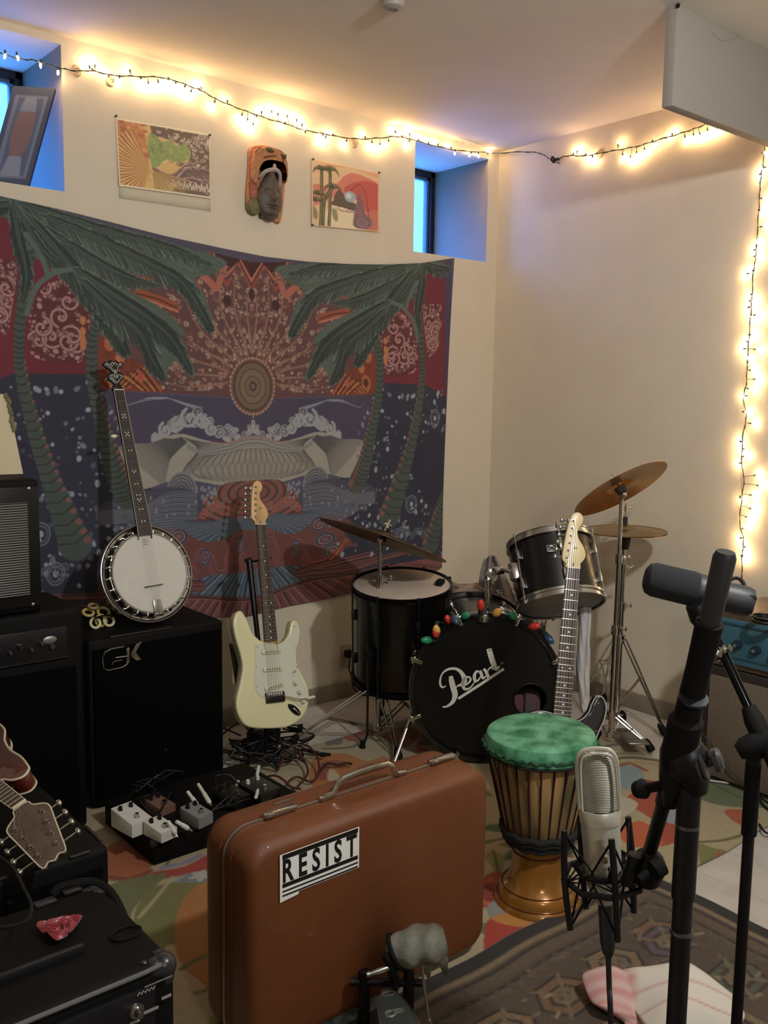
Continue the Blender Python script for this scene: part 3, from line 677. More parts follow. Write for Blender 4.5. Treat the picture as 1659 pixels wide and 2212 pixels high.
for x in (.04, .33): P2.oval(x, .2, .04, .1, '7f8350', .2, a=.8, clip=F)
wallsheet('watercolour_painting', 'pink and orange watercolour of palms and a bottle, pinned right of the mask', ((672, 343), (819, 374), (817, 502), (671, 488)), P2, 120, 100, pins=((673, 345), (816, 374), (672, 487)))
# carved mask
mp_ = pp(570, 400, 1, 0); MF = frame((mp_.x, -.004, mp_.z), (.03, 0, 1), (0, -1, 0)); u = .00196
t = thing('carved_mask', 'carved wooden warrior mask with orange headdress hung between the two pictures', 'mask', (mp_.x, -.004, mp_.z-.15))
def mx_(x, y): return ((x-570)*u*1.12, (400-y)*u)
org = mt('terracotta_wood', 'b9805a', .65, noise=.2, nscale=60, bump=.4, bscale=90)
out = [mx_(*p) for p in ((532, 335), (552, 323), (590, 321), (606, 335), (612, 360), (610, 420), (604, 470), (592, 474), (545, 450), (528, 445), (529, 400), (531, 365))]
hd = MB(MF).prism(spl2(out, 4), 0, .022, bev=.006)
hd.prism(spl2([mx_(*p) for p in ((531, 400), (531, 362), (538, 338), (560, 328), (592, 326), (606, 340), (611, 372), (606, 392), (600, 360), (588, 355), (566, 357), (552, 368), (544, 392), (543, 408))], 4), .02, .048, bev=.008)
fin('headdress', hd, org, t)
for (x, y, w, h) in ((567, 332, .022, .013), (600, 338, .010, .013)):
    eye = MB(MF).lathe([(0, .012), (.5, .010), (.9, .003), (1, 0)], Matrix.Translation((*mx_(x, y), .046)) @ Matrix.Diagonal((w, h, 1, 1)), 20)
    fin('animal_eye', eye, mt('olive_paint', '5c5232', .5), t)
st = MB(MF)
for a, b, c_ in (((533, 345), (547, 331), .05), ((552, 352), (580, 342), .05), ((598, 352), (592, 334), .05)): st.tube([(*mx_(*a), c_), (*mx_(*((a[0]+b[0])/2, (a[1]+b[1])/2-1)), c_+.003), (*mx_(*b), c_)], .0022, 6)
fin('carved_line', st, mt('dark_stain', '4d2f22', .7), t)
fin('ear_ornament', MB(MF).lathe([(0, .05), (.014, .048), (.020, .042), (.024, .046), (.033, .040), (.036, .02), (.036, 0)], Matrix.Translation((*mx_(543, 450), 0)) @ Matrix.Diagonal((.92, 1.05, .8, 1)), 28), mt('olive_stone', '77714c', .6, noise=.2, nscale=80, bump=.4), t)
fin('side_band', MB(MF).prism([mx_(*p) for p in ((529, 405), (545, 403), (547, 432), (531, 438))], 0, .036, bev=.004), mt('rust_red_paint', 'a3604c', .6, noise=.2), t)
ds = mt('dark_stone', '5a5048', .55, noise=.12, nscale=60, bump=.2, bscale=120)
def face(uu, v):
    a = (uu-.5)*2; y = v
    top = -.012; w = [.030, .044, .058, .062, .060, .052, .042, .028, .010]
    k = v*8; i = min(7, int(k)); ww = w[i]+(w[i+1]-w[i])*(k-i)
    x = ww*math.sin(a*1.45)/math.sin(1.45); z = .03+.032*math.cos(a*1.45)+.0*v
    yy = .055-.19*(1-v)-.0; yy = -.142+.19*v
    # features
    z += .024*math.exp(-((a)/.16)**2)*math.exp(-((v-.46)/.13)**2)+.012*math.exp(-((a)/.14)**2)*math.exp(-((v-.38)/.05)**2)
    z -= .010*math.exp(-((abs(a)-.36)/.16)**2)*math.exp(-((v-.58)/.05)**2)
    z += .008*math.exp(-((abs(a)-.36)/.10)**2)*math.exp(-((v-.56)/.022)**2)
    z += .010*math.exp(-(a/.28)**2)*(math.exp(-((v-.29)/.022)**2)+math.exp(-((v-.22)/.025)**2))-.006*math.exp(-(a/.3)**2)*math.exp(-((v-.255)/.012)**2)
    z += .008*math.exp(-(a/.3)**2)*math.exp(-((v-.09)/.06)**2)
    return Vector((x+.006, yy, z*math.sin(min(1, v*9)*PI/2)**.5 if v < .11 else z))
fin('face', MB(MF).grid(lambda a, b: face(a, b), 36, 60), ds, t)
fin('chin_ornament', MB(MF).ball((.012, -.128, .028), .028, (1.05, .8, .8), sub=3), ds, t)
fin('forehead_band', MB(MF).tube([(-.048, .018, .034), (-.03, .040, .062), (0, .050, .074), (.025, .044, .070), (.042, .026, .052), (.050, 0, .036)], .0085, 8, smooth=6).ball((.008, .064, .062), .012, (.7, 1.2, .6)), mt('pale_lilac_paint', 'a99f9c', .6), t)
fin('side_hair', MB(MF).tube([(.058, .03, .02), (.064, -.02, .024), (.060, -.07, .022), (.050, -.13, .020)], .009, 8, smooth=5), mt('olive_stone'), t)
# framed picture leaning inside the left window recess
fp = thing('framed_picture', 'dark edged portrait picture leaning on the sill of the left window recess', 'picture', (-2.47, .04, 2.163))
a0, a1, a2, a3 = pp(120, 192, 1, .02), pp(62, 399, 1, .025), pp(-30, 386, 1, .10), pp(48, 228, 1, .12)
sill = 2.168
for q in (a1, a2): q.z = sill
xa = Vector((a2.x-a1.x, a2.y-a1.y, 0)); 
o = Vector(a1); X = (Vector(a2)-o); Y = (Vector(a0)-o)
P3 = Paint(0, 1, 0, 1, .01, '9aa6c4')
P3.a *= .6; P3.poly([(.12, .08), (.90, .08), (.90, .92), (.12, .92)], 'b9c2d8'); P3.poly([(.2, .1), (.8, .1), (.8, .9), (.2, .9)], '8f9bb8'); P3.oval(.5, .55, .24, .30, 'caa39c'); P3.poly([(.28, .1), (.75, .1), (.66, .3), (.36, .3)], 'd5dcea'); P3.poly([(.3, .75), (.7, .75), (.62, .9), (.38, .9)], 'c8d2e6')
P3.a *= .45
nx = X.cross(Y).normalized()
if nx.y > 0: nx = -nx
def fpos(u_, v_):
    X_ = np.array(X); Y_ = np.array(Y); O_ = np.array(o+nx*.004)
    return O_+(.0+u_)[:, None]*X_*1.0+v_[:, None]*Y_
sheet('portrait_print', 40, 50, fpos, lambda a, b: P3.sample(a, b), mt('paper_print'), fp, 0)
fb = MB(); c4 = [o, o+X, o+X+Y, o+Y]; e = [fb.bm.verts.new(p+nx*.003) for p in c4]; g = [fb.bm.verts.new(p-nx*.014) for p in c4]
fb.bm.faces.new(e); fb.bm.faces.new(g[::-1])
for i in range(4): fb.bm.faces.new((e[i], e[(i+1) % 4], g[(i+1) % 4], g[i]))
fin('backing_board', fb, mt('navy_board', '262c4c', .6), fp)
# ============================================================ fairy lights
wire = mt('dark_green_wire', '37392f', .6)
bulbm = mt('lit_bulb', 'fff0d0', .4, emit='ffcf96', es=BULB_P)
def bulb_mesh():
    mb = MB(); mb.lathe([(0, .017), (.0022, .0155), (.0038, .011), (.004, .006), (.003, 0), (0, 0)], n=8)
    bm = mb.bm
    for f in bm.faces: f.smooth = True
    me = bpy.data.meshes.new('bulb'); bm.to_mesh(me); bm.free(); me.materials.append(bulbm); return me
def sock_mesh():
    mb = MB(); mb.lathe([(0, 0), (.0032, 0), (.0036, -.006), (.0024, -.013), (0, -.013)], n=8)
    me = bpy.data.meshes.new('bulb_socket'); mb.bm.to_mesh(me); mb.bm.free(); me.materials.append(wire); return me
BM, SM = bulb_mesh(), sock_mesh()
rl = random.Random(5)
def wallpt(x, y, off):
    p = pp(x, y, 1, -off)
    if p.x > -off: p = pp(x, y, 0, -off)
    return p
def string_lights(label, px, bulbs, off=.028, clips=(), plug=None):
    w = spline([wallpt(x, y, off+.008*math.sin(i*2.1)) for i, (x, y) in enumerate(px)], 8)
    t = thing('string_lights', label, 'string lights', w[len(w)//2], 'warm white string lights around the walls')
    mb = MB(); mb.tube(w, .0016, 6)
    w2 = [p+Vector((.0035*math.cos(i*.9), .0035*math.sin(i*.9)*.6, .0035*math.sin(i*.9))) for i, p in enumerate(w)]
    mb.tube(w2, .0014, 5); fin('wire', mb, wire, t)
    for x, y in bulbs:
        tip = wallpt(x, y, rl.uniform(.012, .03)); a = min(w, key=lambda q: (q-tip).length)
        d = tip-a; L = d.length; d = d.normalized() if L > .008 else Vector((0, 0, -1 if rl.random() < .6 else 1)); b = tip-d*.016
        M = b.to_4d(); R = d.to_track_quat('Z', 'Y').to_matrix().to_4x4(); W = WM[t.name].inverted() @ Matrix.Translation(b) @ R
        o = bpy.data.objects.new('bulb', BM); COL.objects.link(o); o.parent = t; o.matrix_local = W
        s = bpy.data.objects.new('bulb_socket', SM); COL.objects.link(s); s.parent = t; s.matrix_local = W
        if L > .034:
            fin('bulb_lead', MB().tube([a, a.lerp(b-d*.012, .5)+Vector((.002, 0, .002)), b-d*.012], .0012, 5), wire, t)
    for x, y in clips:
        p = wallpt(x, y, 0); n = Vector((0, -1, 0)) if p.x < -.01 else Vector((-1, 0, 0))
        M = zframe(p+n*.001, n, (0, 0, 1))
        fin('adhesive_hook', MB().lathe([(0, .006), (.015, .005), (.019, 0), (0, 0)], M @ Matrix.Diagonal((1.15, 1, 1, 1)), 20).tube([M @ Vector(q) for q in ((.006, 0, .004), (.004, 0, .022), (-.006, 0, .028), (-.010, 0, .018))], .0025, 6, smooth=4), mt('clear_hook_plastic', 'b9a88c', .4), t)
    if plug:
        p = wallpt(*plug, off); fin('plug', MB().box(p, (.03, .014, .022), .004, Matrix.Rotation(.5, 3, 'Y')).box(p+Vector((.022, -.01, .004)), (.022, .012, .012), .003).tube([p, p+Vector((.03, -.02, -.016)), p+Vector((.05, -.03, .01))], .002, 6, smooth=4), black, t)
    return t
string_lights('longest run of warm string lights, along the top of the back wall',
 [(-40, 112), (0, 115), (20, 121), (50, 128), (75, 130), (100, 138), (130, 147), (165, 153), (200, 153), (240, 162), (290, 165), (345, 167), (380, 175), (420, 190), (440, 198), (465, 213), (500, 228), (540, 243), (580, 257), (620, 268), (650, 279), (690, 287), (720, 293), (770, 300), (820, 298), (855, 295), (885, 300), (940, 315), (990, 325), (1045, 329), (1070, 331), (1130, 328), (1165, 331), (1186, 342)],
 [(10, 127), (40, 131), (88, 147), (125, 162), (190, 130), (205, 128), (196, 138), (233, 152), (278, 140), (260, 180), (305, 182), (322, 192), (345, 190), (362, 184), (378, 192), (395, 198), (408, 208), (432, 178), (424, 182), (492, 208), (462, 232), (520, 260), (535, 270), (550, 262), (545, 280), (565, 232), (585, 230), (600, 235), (618, 240), (640, 248), (655, 258), (660, 272), (610, 276), (702, 308), (695, 302), (716, 282), (745, 315), (788, 285), (805, 318), (822, 322), (840, 315), (850, 275), (865, 285), (882, 316), (885, 280), (905, 293), (925, 300), (945, 303), (970, 312), (982, 335), (1013, 339), (1034, 341), (1062, 328)],
 clips=((165, 153), (238, 175), (765, 310), (1000, 300)), plug=(1195, 345))
string_lights('short run of string lights from the corner plug up to the ceiling beam',
 [(1200, 345), (1215, 339), (1235, 336), (1262, 337), (1300, 330), (1340, 323), (1380, 315), (1420, 303), (1470, 288), (1500, 278), (1530, 266), (1556, 258)],
 [(1240, 322), (1250, 317), (1268, 345), (1280, 349), (1272, 338), (1335, 303), (1345, 345), (1360, 350), (1375, 340), (1395, 332), (1410, 316), (1440, 290), (1452, 279), (1480, 307), (1500, 302), (1515, 300), (1530, 292), (1545, 285), (1550, 263), (1562, 272)],
 clips=((1297, 332),))
string_lights('string of warm lights hanging straight down the right wall below the ceiling beam',
 [(1652, 288), (1652, 300), (1650, 340), (1645, 375), (1642, 400), (1640, 440), (1636, 500), (1632, 560), (1627, 590), (1624, 650), (1620, 700), (1616, 760), (1614, 790), (1612, 830), (1606, 860), (1612, 900), (1605, 940), (1602, 1000), (1607, 1035), (1602, 1080), (1598, 1130), (1606, 1165), (1603, 1200), (1603, 1250), (1604, 1300), (1606, 1350)],
 [(1640, 365), (1632, 380), (1657, 330), (1655, 428), (1652, 455), (1656, 485), (1635, 518), (1622, 540), (1642, 555), (1617, 582), (1604, 592), (1612, 640), (1606, 665), (1633, 650), (1642, 680), (1622, 692), (1632, 722), (1598, 752), (1606, 735), (1616, 770), (1641, 755), (1632, 800), (1642, 818), (1626, 842), (1599, 857), (1618, 890), (1633, 915), (1590, 952), (1593, 972), (1588, 1002), (1616, 985), (1642, 1025), (1648, 1050), (1634, 1070), (1632, 1102), (1598, 1085), (1622, 1120), (1612, 1137), (1590, 1165), (1597, 1182), (1614, 1198), (1604, 1212)], off=.022)
# ============================================================ drum kit
bronze = mt('cymbal_bronze', 'b08a5c', .30, 1, aniso=.75, noise=.08, nscale=30)
bronze_d = mt('old_cymbal_bronze', '6f6048', .38, 1, aniso=.7, noise=.15, nscale=24)
shell = mt('black_drum_wrap', '050506', .3, coat=.2)
headw = mt('drum_head_film', 'c9b8a8', .45, noise=.06, nscale=14)
greyhead = mt('grey_drum_head', '7d7a76', .5)
def cymbal(parent, c, n, R, mat, name='cymbal', bell=.06, dome=.018):
    F = zframe(c, n); mb = MB(F)
    pr = [(.006, bell*.42), (bell*.35, bell*.40), (bell*.75, bell*.26), (bell, bell*.12), (bell*1.08, bell*.08)]
    for k in range(1, 13):
        f = k/12; r = bell*1.08+(R-bell*1.08)*f; pr.append((r, bell*.08-dome*f*f))
    th = .0016
    full = pr+[(R, pr[-1][1]-th)]+[(r, z-th) for r, z in pr[::-1]]+[pr[0]]
    mb.lathe(full, n=72)
    for k in range(3): mb.torus(R*(.45+.17*k), .0006, Matrix.Translation((0, 0, bell*.08-dome*(.35+.2*k)**2-.0004)), 48, 4)
    o = fin(name, mb, mat, parent, local=True); return o
def wing(parent, c, n, r=.011):
    F = zframe(c, n)
    fin('felt_washer', MB(F).lathe([(0, 0), (.016, 0), (.018, .004), (.016, .009), (0, .009)]), mt('dark_felt', '2c2a28', .9), parent)
    fin('wing_nut', MB(F).lathe([(0, .009), (.006, .009), (.006, .024), (0, .024)]).ball((.012, 0, .022), .007, (1.3, .4, 1)).ball((-.012, 0, .022), .007, (1.3, .4, 1)).cyl((0, 0, .02), (0, 0, .045), .003), chrome, parent)
def pole(parent, x, y, segs):
    """segs: (z0,z1,r) list bottom to top with clamps between"""
    mb = MB()
    for z0, z1, r in segs: mb.cyl((x, y, z0), (x, y, z1), r, n=16)
    fin('pole', mb, chrome, parent)
    for z0, z1, r in segs[1:]:
        c = MB().cyl((x, y, z0-.022), (x, y, z0+.014), r+.008, n=18).box((x+.02, y-.006, z0-.004), (.02, .016, .022), .003).cyl((x+.01, y-.004, z0-.004), (x+.045, y-.012, z0-.004), .0035)
        c.ball((x+.052, y-.013, z0-.004), .007, (1, .5, 1.8)); fin('height_clamp', c, chrome, parent)
def tripod(parent, x, y, zt, zb, feet, spread=.014, strut=.6, w=.011):
    fin('leg_collar', MB().cyl((x, y, zt-.015), (x, y, zt+.02), .024, n=20), chrome, parent); fin('lower_collar', MB().cyl((x, y, zb-.012), (x, y, zb+.012), .02, n=20), chrome, parent)
    for f in feet:
        f = Vector((f[0], f[1], .0145)); a = Vector((x, y, zt)); d = Vector((f.x-x, f.y-y, 0)).normalized(); s = Vector((-d.y, d.x, 0))*spread
        mb = MB(); a = a+d*.022; fe = f-d*.01+Vector((0, 0, .022))
        for sg in (-1, 1): mb.tube([a+s*sg, a.lerp(fe, .3)+s*sg, fe+s*sg*.3], w*.42, 6)
        m = a.lerp(fe, strut); lo = Vector((x, y, zb))+d*.02
        for sg in (-1, 1): mb.tube([lo+s*sg*.8, m+s*sg*.9], w*.34, 6)
        mb.cyl(m-s*1.3, m+s*1.3, .004)
        lg = fin('leg', mb, chrome, parent)
        fin('rubber_foot', MB().rod(f+Vector((0, 0, .0)), f+Vector((0, 0, .045))-d*.03, [(.015, 0), (.018, .2), (.014, .8), (.008, 1)], 14), rubber, lg)
# left stand with the big ride
sx, sy = -1.218, -.543
t = thing('cymbal_stand', 'straight chrome cymbal stand holding a big dark ride cymbal, in front of the floor tom', 'cymbal stand', (sx, sy, 0), 'cymbal stands')
del t['group']
pole(t, sx, sy, [(.05, .52, .0135), (.52, .70, .0105), (.70, .855, .0085)])
tripod(t, sx, sy, .245, .06, [pp(627, 1618, 2, 0), pp(905, 1560, 2, 0), pp(862, 1650, 2, 0)])
nr = (CR*.32+CU*.94-CFW*(-.10)).normalized(); cc = pd(830, 1160, 3.83)
fin('tilter', MB().ball((sx, sy, .858), .014).cyl((sx, sy, .858), cc, .006).cyl((sx, sy, .858), cc+nr*.075, .0045), chrome, t)
cymbal(t, cc, nr, .276, bronze_d, bell=.062, dome=.02); wing(t, cc+nr*.03, nr)
fin('cymbal_sleeve', MB().cyl(cc-nr*.02, cc+nr*.02, .010), rubber, t)
# right stand with the tilted crash
sx, sy = -.48, -1.186
t = thing('cymbal_stand', 'tall chrome cymbal stand holding the tilted copper coloured crash cymbal', 'cymbal stand', (sx, sy, 0))
pole(t, sx, sy, [(.04, .50, .0125), (.50, .80, .0105), (.80, 1.05, .0085)])
tripod(t, sx, sy, .13, .05, [pp(1408, 1630, 2, 0), pp(1280, 1606, 2, 0), pp(1345, 1560, 2, 0)], strut=.45)
nr = ((CR*(-.423)+CU*.906)*.94+CFW*.34).normalized(); cc = pd(1338, 1052, 3.75)
fin('tilter', MB().ball(cc-nr*.035, .013).cyl(cc-nr*.05, cc+nr*.05, .005).cyl(Vector((sx, sy, 1.04)), cc-nr*.035, .008), chrome, t)
cymbal(t, cc, nr, .205, bronze, bell=.05, dome=.014); wing(t, cc+nr*.022, nr)
fin('felt_cup', MB().cyl(cc-nr*.028, cc-nr*.001, .019, .024), mt('dark_felt'), t)
# hi-hat
hx, hy = -.277, -1.065
t = thing('hi_hat_stand', 'chrome hi-hat stand with a pair of closed cymbals, nearest the right wall', 'hi-hat', (hx, hy, 0))
pole(t, hx, hy, [(.03, .55, .014), (.55, .72, .011), (.72, .87, .008)])
fin('pull_rod', MB().cyl((hx, hy, .86), (hx, hy, 1.0), .003).cyl((hx, hy, .965), (hx, hy, .99), .006).ball((hx+.02, hy-.01, .98), .008, (1.6, .6, .8)), chrome, t)
tripod(t, hx, hy, .40, .12, [pp(1437, 1594, 2, 0), pp(1262, 1500, 2, 0), (hx+.2, hy+.22, 0)], strut=.42, spread=.018)
cymbal(t, (hx, hy, .888), (0, 0, 1), .178, mt('hat_bronze', 'a8906e', .34, 1, aniso=.6), bell=.05, dome=.016)
cymbal(t, (hx, hy, .868), (.02, 0, -1), .178, mt('hat_bronze'), bell=.05, dome=.016)
fin('clutch', MB().cyl((hx, hy, .905), (hx, hy, .94), .011).cyl((hx, hy, .80), (hx, hy, .848), .020, .028), mt('dark_felt'), t)
fin('footboard', MB().box((hx-.16, hy-.19, .05), (.085, .26, .008), .003, (Matrix.Rotation(-.7, 3, 'Z') @ Matrix.Rotation(-.12, 3, 'X'))), dullchrome, t)
# drums: shell, hoops, heads, lugs
def drum(t, F, R, L, nl, front=headw, back=headw, hoopm=chrome, hoopw=.016, hw=chrome):
    """F: z along the axis from bottom head (0) to top head (L)"""
    fin('shell', MB(F).lathe([(R, 0), (R, L)], n=64), shell, t)
    for z, nm, m in ((L, 'batter_head', front), (0, 'resonant_head', back)):
        s = 1 if z else -1
        fin(nm, MB(F).lathe([(0, z+s*.001), (R*.97, z+s*.001), (R+.002, z-s*.004), (R*.99, z-s*.004)], n=64), m, t)
        fin('hoop', MB(F).lathe([(R+.003, z+s*(.008)), (R+.010, z+s*.008), (R+.010, z+s*.005), (R+.006, z+s*.004), (R+.006, z-s*.010), (R+.012, z-s*.011), (R+.012, z-s*hoopw), (R+.003, z-s*hoopw), (R+.003, z+s*.008)], n=64), hoopm, t)
    for k in range(nl):
        a = 2*PI*(k+.5)/nl; c, s_ = math.cos(a), math.sin(a); q = R+.012
        mb = MB(F).cyl((c*q, s_*q, .004), (c*q, s_*q, L-.004), .0035, n=8)
        for z in (-.004, L+.004): mb.cyl((c*q, s_*q, z-.008), (c*q, s_*q, z+.008), .006, n=8)
        fin('tension_rod', mb, hw, t)
        for z in (L*.27, L*.73): fin('lug', MB(F).box((c*(R+.007), s_*(R+.007), z), (.02, .016, .045), .005, Matrix.Rotation(a, 3, 'Z')), hw, t)
# bass drum
FB = Vector((-1.062, -1.012, .316)); ax = Vector((-.61, -.79, 0)).normalized()
BF = zframe(FB-ax*.42, ax, (ax.y, -ax.x, 0))
if (BF.to_3x3() @ Vector((0, 1, 0))).z < 0: BF = BF @ Matrix.Rotation(PI, 4, 'Z')
R = .28
t = thing('bass_drum', 'big black bass drum with white script lettering on its front head', 'bass drum', (FB.x, FB.y, 0))
fin('shell', MB(BF).lathe([(R-.006, 0), (R, 0), (R, .40), (R-.006, .40), (R-.006, 0)], n=80), shell, t)
for z0, z1 in ((-.02, .022), (.385, .427)): fin('hoop', MB(BF).lathe([(R+.004, z0), (R+.020, z0), (R+.022, z0+.004), (R+.022, z1-.004), (R+.020, z1), (R+.004, z1), (R+.004, z0)], n=80), mt('black_lacquer', '0c0c0e', .2, coat=.6), t)
# front head with a round port on the right
bh = MB(BF); pc_ = Vector((.178, -.05)); pr_ = .066; NN = 72
ring = [bh.bm.verts.new((pc_.x+pr_*math.cos(2*PI*k/NN), pc_.y+pr_*math.sin(2*PI*k/NN), .405)) for k in range(NN)]
def rimpt(k):
    d = Vector((math.cos(2*PI*k/NN), math.sin(2*PI*k/NN))); b_ = pc_.dot(d); tt = -b_+math.sqrt(b_*b_-(pc_.length_squared-(R+.003)**2)); return pc_+d*tt
outr = [bh.bm.verts.new((*rimpt(k), .405)) for k in range(NN)]
for k in range(NN): bh.bm.faces.new((ring[k], ring[(k+1) % NN], outr[(k+1) % NN], outr[k]))
fh = fin('front_head', bh, mt('black_head_film', '060607', .35), t)
fin('port_ring', MB(BF).torus(pr_, .004, Matrix.Translation((pc_.x, pc_.y, .407)), 48), black, t)
fin('resonant_head', MB(BF).lathe([(0, -.002), (R, -.002)], n=60), headw, t)
fin('damping_cushion', MB(BF).box((.12, -.14, .20), (.12, .2, .3), .04).box((.20, -.14, .30), (.07, .2, .12), .02), mt('red_blanket', '6a3334', .9, var='4a4e54', nscale=9), t)
for k in range(8):
    a = 2*PI*(k+.5)/8; c, s_ = math.cos(a), math.sin(a)
    for zc, sg in ((.395, 1), (.005, -1)):
        mb = MB(BF).cyl((c*(R+.03), s_*(R+.03), zc+sg*.035), (c*(R+.03), s_*(R+.03), zc-sg*.10), .0035, n=8)
        mb.box((c*(R+.018), s_*(R+.018), zc+sg*.036), (.05, .016, .012), .004, Matrix.Rotation(a, 3, 'Z')).ball((c*(R+.03), s_*(R+.03), zc+sg*.045), .012, (.5, 1.5, .5), Matrix.Rotation(a, 3, 'Z'))
        fin('claw_hook', mb, chrome, t)
        fin('lug', MB(BF).box((c*(R+.009), s_*(R+.009), zc-sg*.115), (.022, .02, .06), .006, Matrix.Rotation(a, 3, 'Z')), chrome, t)
# script lettering: hand drawn strokes on the head, slanting upwards
def thick(pts, ws, k=6):
    sp_ = spline([Vector((x, y, 0)) for x, y in pts], k); N = len(sp_); out_l, out_r = [], []
    for i, p in enumerate(sp_):
        tg = (sp_[min(i+1, N-1)]-sp_[max(i-1, 0)]).normalized(); f = i/(N-1)*(len(ws)-1); j = min(int(f), len(ws)-2); w = ws[j]+(ws[j+1]-ws[j])*(f-j)
        out_l.append((p.x-tg.y*w/2, p.y+tg.x*w/2)); out_r.append((p.x+tg.y*w/2, p.y-tg.x*w/2))
    return out_l, out_r
BI = BF.inverted()
def hp(x, y):     # crop pixel -> drum head plane
    X, Y = 680+x/2.592, 1080+y/2.592; r = ray(X, Y); n = ax; o = CLOC; q = o+r*((FB-ax*.0148-o).dot(n)/r.dot(n)); v = BI @ q; return (v.x, v.y)
lg = MB(BF)
def stroke(pts, ws, k=5):
    P_ = [hp(x, y) for x, y in pts]; l, r = thick(P_, [w*.00068 for w in ws], k)
    for i in range(len(l)-1):
        for s_, z in (((l[i], l[i+1], r[i+1], r[i]), .4066),):
            vs = [lg.bm.verts.new((*q, z)) for q in s_]; lg.bm.faces.new(vs)
stroke([(735, 1040), (712, 1048), (701, 1020), (712, 975), (745, 948), (790, 945), (822, 968), (838, 1005), (830, 1030), (800, 1040), (792, 1052)], [5, 12, 12, 8, 14, 16, 22, 30, 26, 8, 4])      # P bowl and flourish
stroke([(762, 985), (765, 1010), (775, 1050), (785, 1090), (772, 1130), (740, 1155), (715, 1158)], [20, 30, 34, 32, 22, 12, 8])
stroke([(820, 1040), (850, 1032), (872, 1008), (862, 990), (838, 1000), (828, 1030), (840, 1058), (870, 1050), (895, 1018)], [5, 9, 12, 10, 16, 20, 16, 9, 6])   # e
stroke([(922, 962), (905, 960), (893, 985), (898, 1012), (915, 1008), (930, 985)], [10, 14, 18, 18, 10, 6]); stroke([(925, 955), (932, 975), (942, 998), (958, 985)], [16, 18, 14, 6])   # a
stroke([(945, 945), (958, 960), (972, 992), (976, 1000)], [14, 18, 18, 12]); stroke([(965, 965), (975, 945), (992, 935), (998, 948)], [6, 8, 14, 14])  # r
stroke([(975, 832), (985, 870), (1000, 915), (1015, 945), (1035, 930)], [30, 32, 32, 22, 8]); stroke([(968, 846), (978, 842), (990, 836)], [6, 12, 16])  # l
stroke([(803, 1112), (930, 1030), (1058, 945)], [16, 16, 16])
for k in range(12): pass
q = hp(1048, 913); lg.torus(.0042, .0006, Matrix.Translation((*q, .4066)), 20, 4)
for f in lg.bm.faces:
    f.normal_update()
bmesh.ops.remove_doubles(lg.bm, verts=lg.bm.verts, dist=1e-5)
tag(fin('script_lettering', lg, mt('white_print', 'd8d8cc', .5), fh), 'white slanting script lettering with an underline')
# spurs and tom post
for sx_ in (-1, 1):
    fin('spur', MB(BF).cyl((sx_*.27, -.10, .34), (sx_*.36, -.292, .47), .007).ball((sx_*.36, -.288, .47), .012).box((sx_*.275, -.09, .34), (.03, .06, .06), .006), chrome, t)
# coloured christmas bulbs on a cord between the hoops
t = thing('christmas_light_string', 'string of big red, green, yellow and blue bulbs draped over the bass drum', 'string lights', FB+Vector((0, 0, R)))
cols = dict(r=mt('red_bulb', 'c8322a', .25, coat=.5), g=mt('green_bulb', '1f8a5c', .25, coat=.5), y=mt('yellow_bulb', 'e8b45a', .3, coat=.5), b=mt('blue_bulb', '28486a', .25, coat=.5))
def rsurf(X, Y, r=R+.024):      # where the sight line meets the drum surface
    o = BI @ CLOC; d = (BI.to_3x3() @ ray(X, Y)); a_ = d.x**2+d.y**2; b_ = 2*(o.x*d.x+o.y*d.y); c_ = o.x**2+o.y**2-r*r; D_ = b_*b_-4*a_*c_
    s_ = (-b_-math.sqrt(max(D_, 0)))/(2*a_); v = o+d*s_; v.z = min(v.z, .44); return BF @ v
bl = [(923, 1385, 'g', (-1, .1)), (946, 1370, 'y', (-.2, 1)), (950, 1383, 'r', (-.1, -1)), (970, 1340, 'r', (-.6, .8)), (1015, 1349, 'g', (.3, .2)), (1053, 1330, 'r', (0, 1)), (1086, 1341, 'y', (.3, .4)), (1127, 1355, 'g', (-.5, .3)), (1154, 1354, 'r', (.7, .2)), (1177, 1372, 'b', (.5, -.4)), (1190, 1385, 'b', (.6, -.6)), (992, 1358, 'b', (.2, -.4))]
path = []
for X, Y, c_, d_ in bl:
    p = rsurf(X, Y, R+(.055 if X == 1053 else .028)); dr = (CR*d_[0]+CU*d_[1]-CFW*.5).normalized(); b0 = p-dr*.018
    bb = fin('bulb', MB(zframe(b0, dr)).lathe([(.009, 0), (.013, .008), (.0155, .018), (.0135, .030), (.008, .041), (0, .046)], n=20), cols[c_], t)
    fin('bulb_socket', MB(zframe(b0, dr)).lathe([(0, -.022), (.007, -.022), (.010, -.016), (.010, .002), (0, .002)], n=16), mt('green_socket', '12241c', .5), t); path.append((X, b0-dr*.02))
fin('cord', MB().tube([p for _, p in sorted(path, key=lambda a: a[0])], .0028, 6, smooth=5), mt('green_socket'), t)
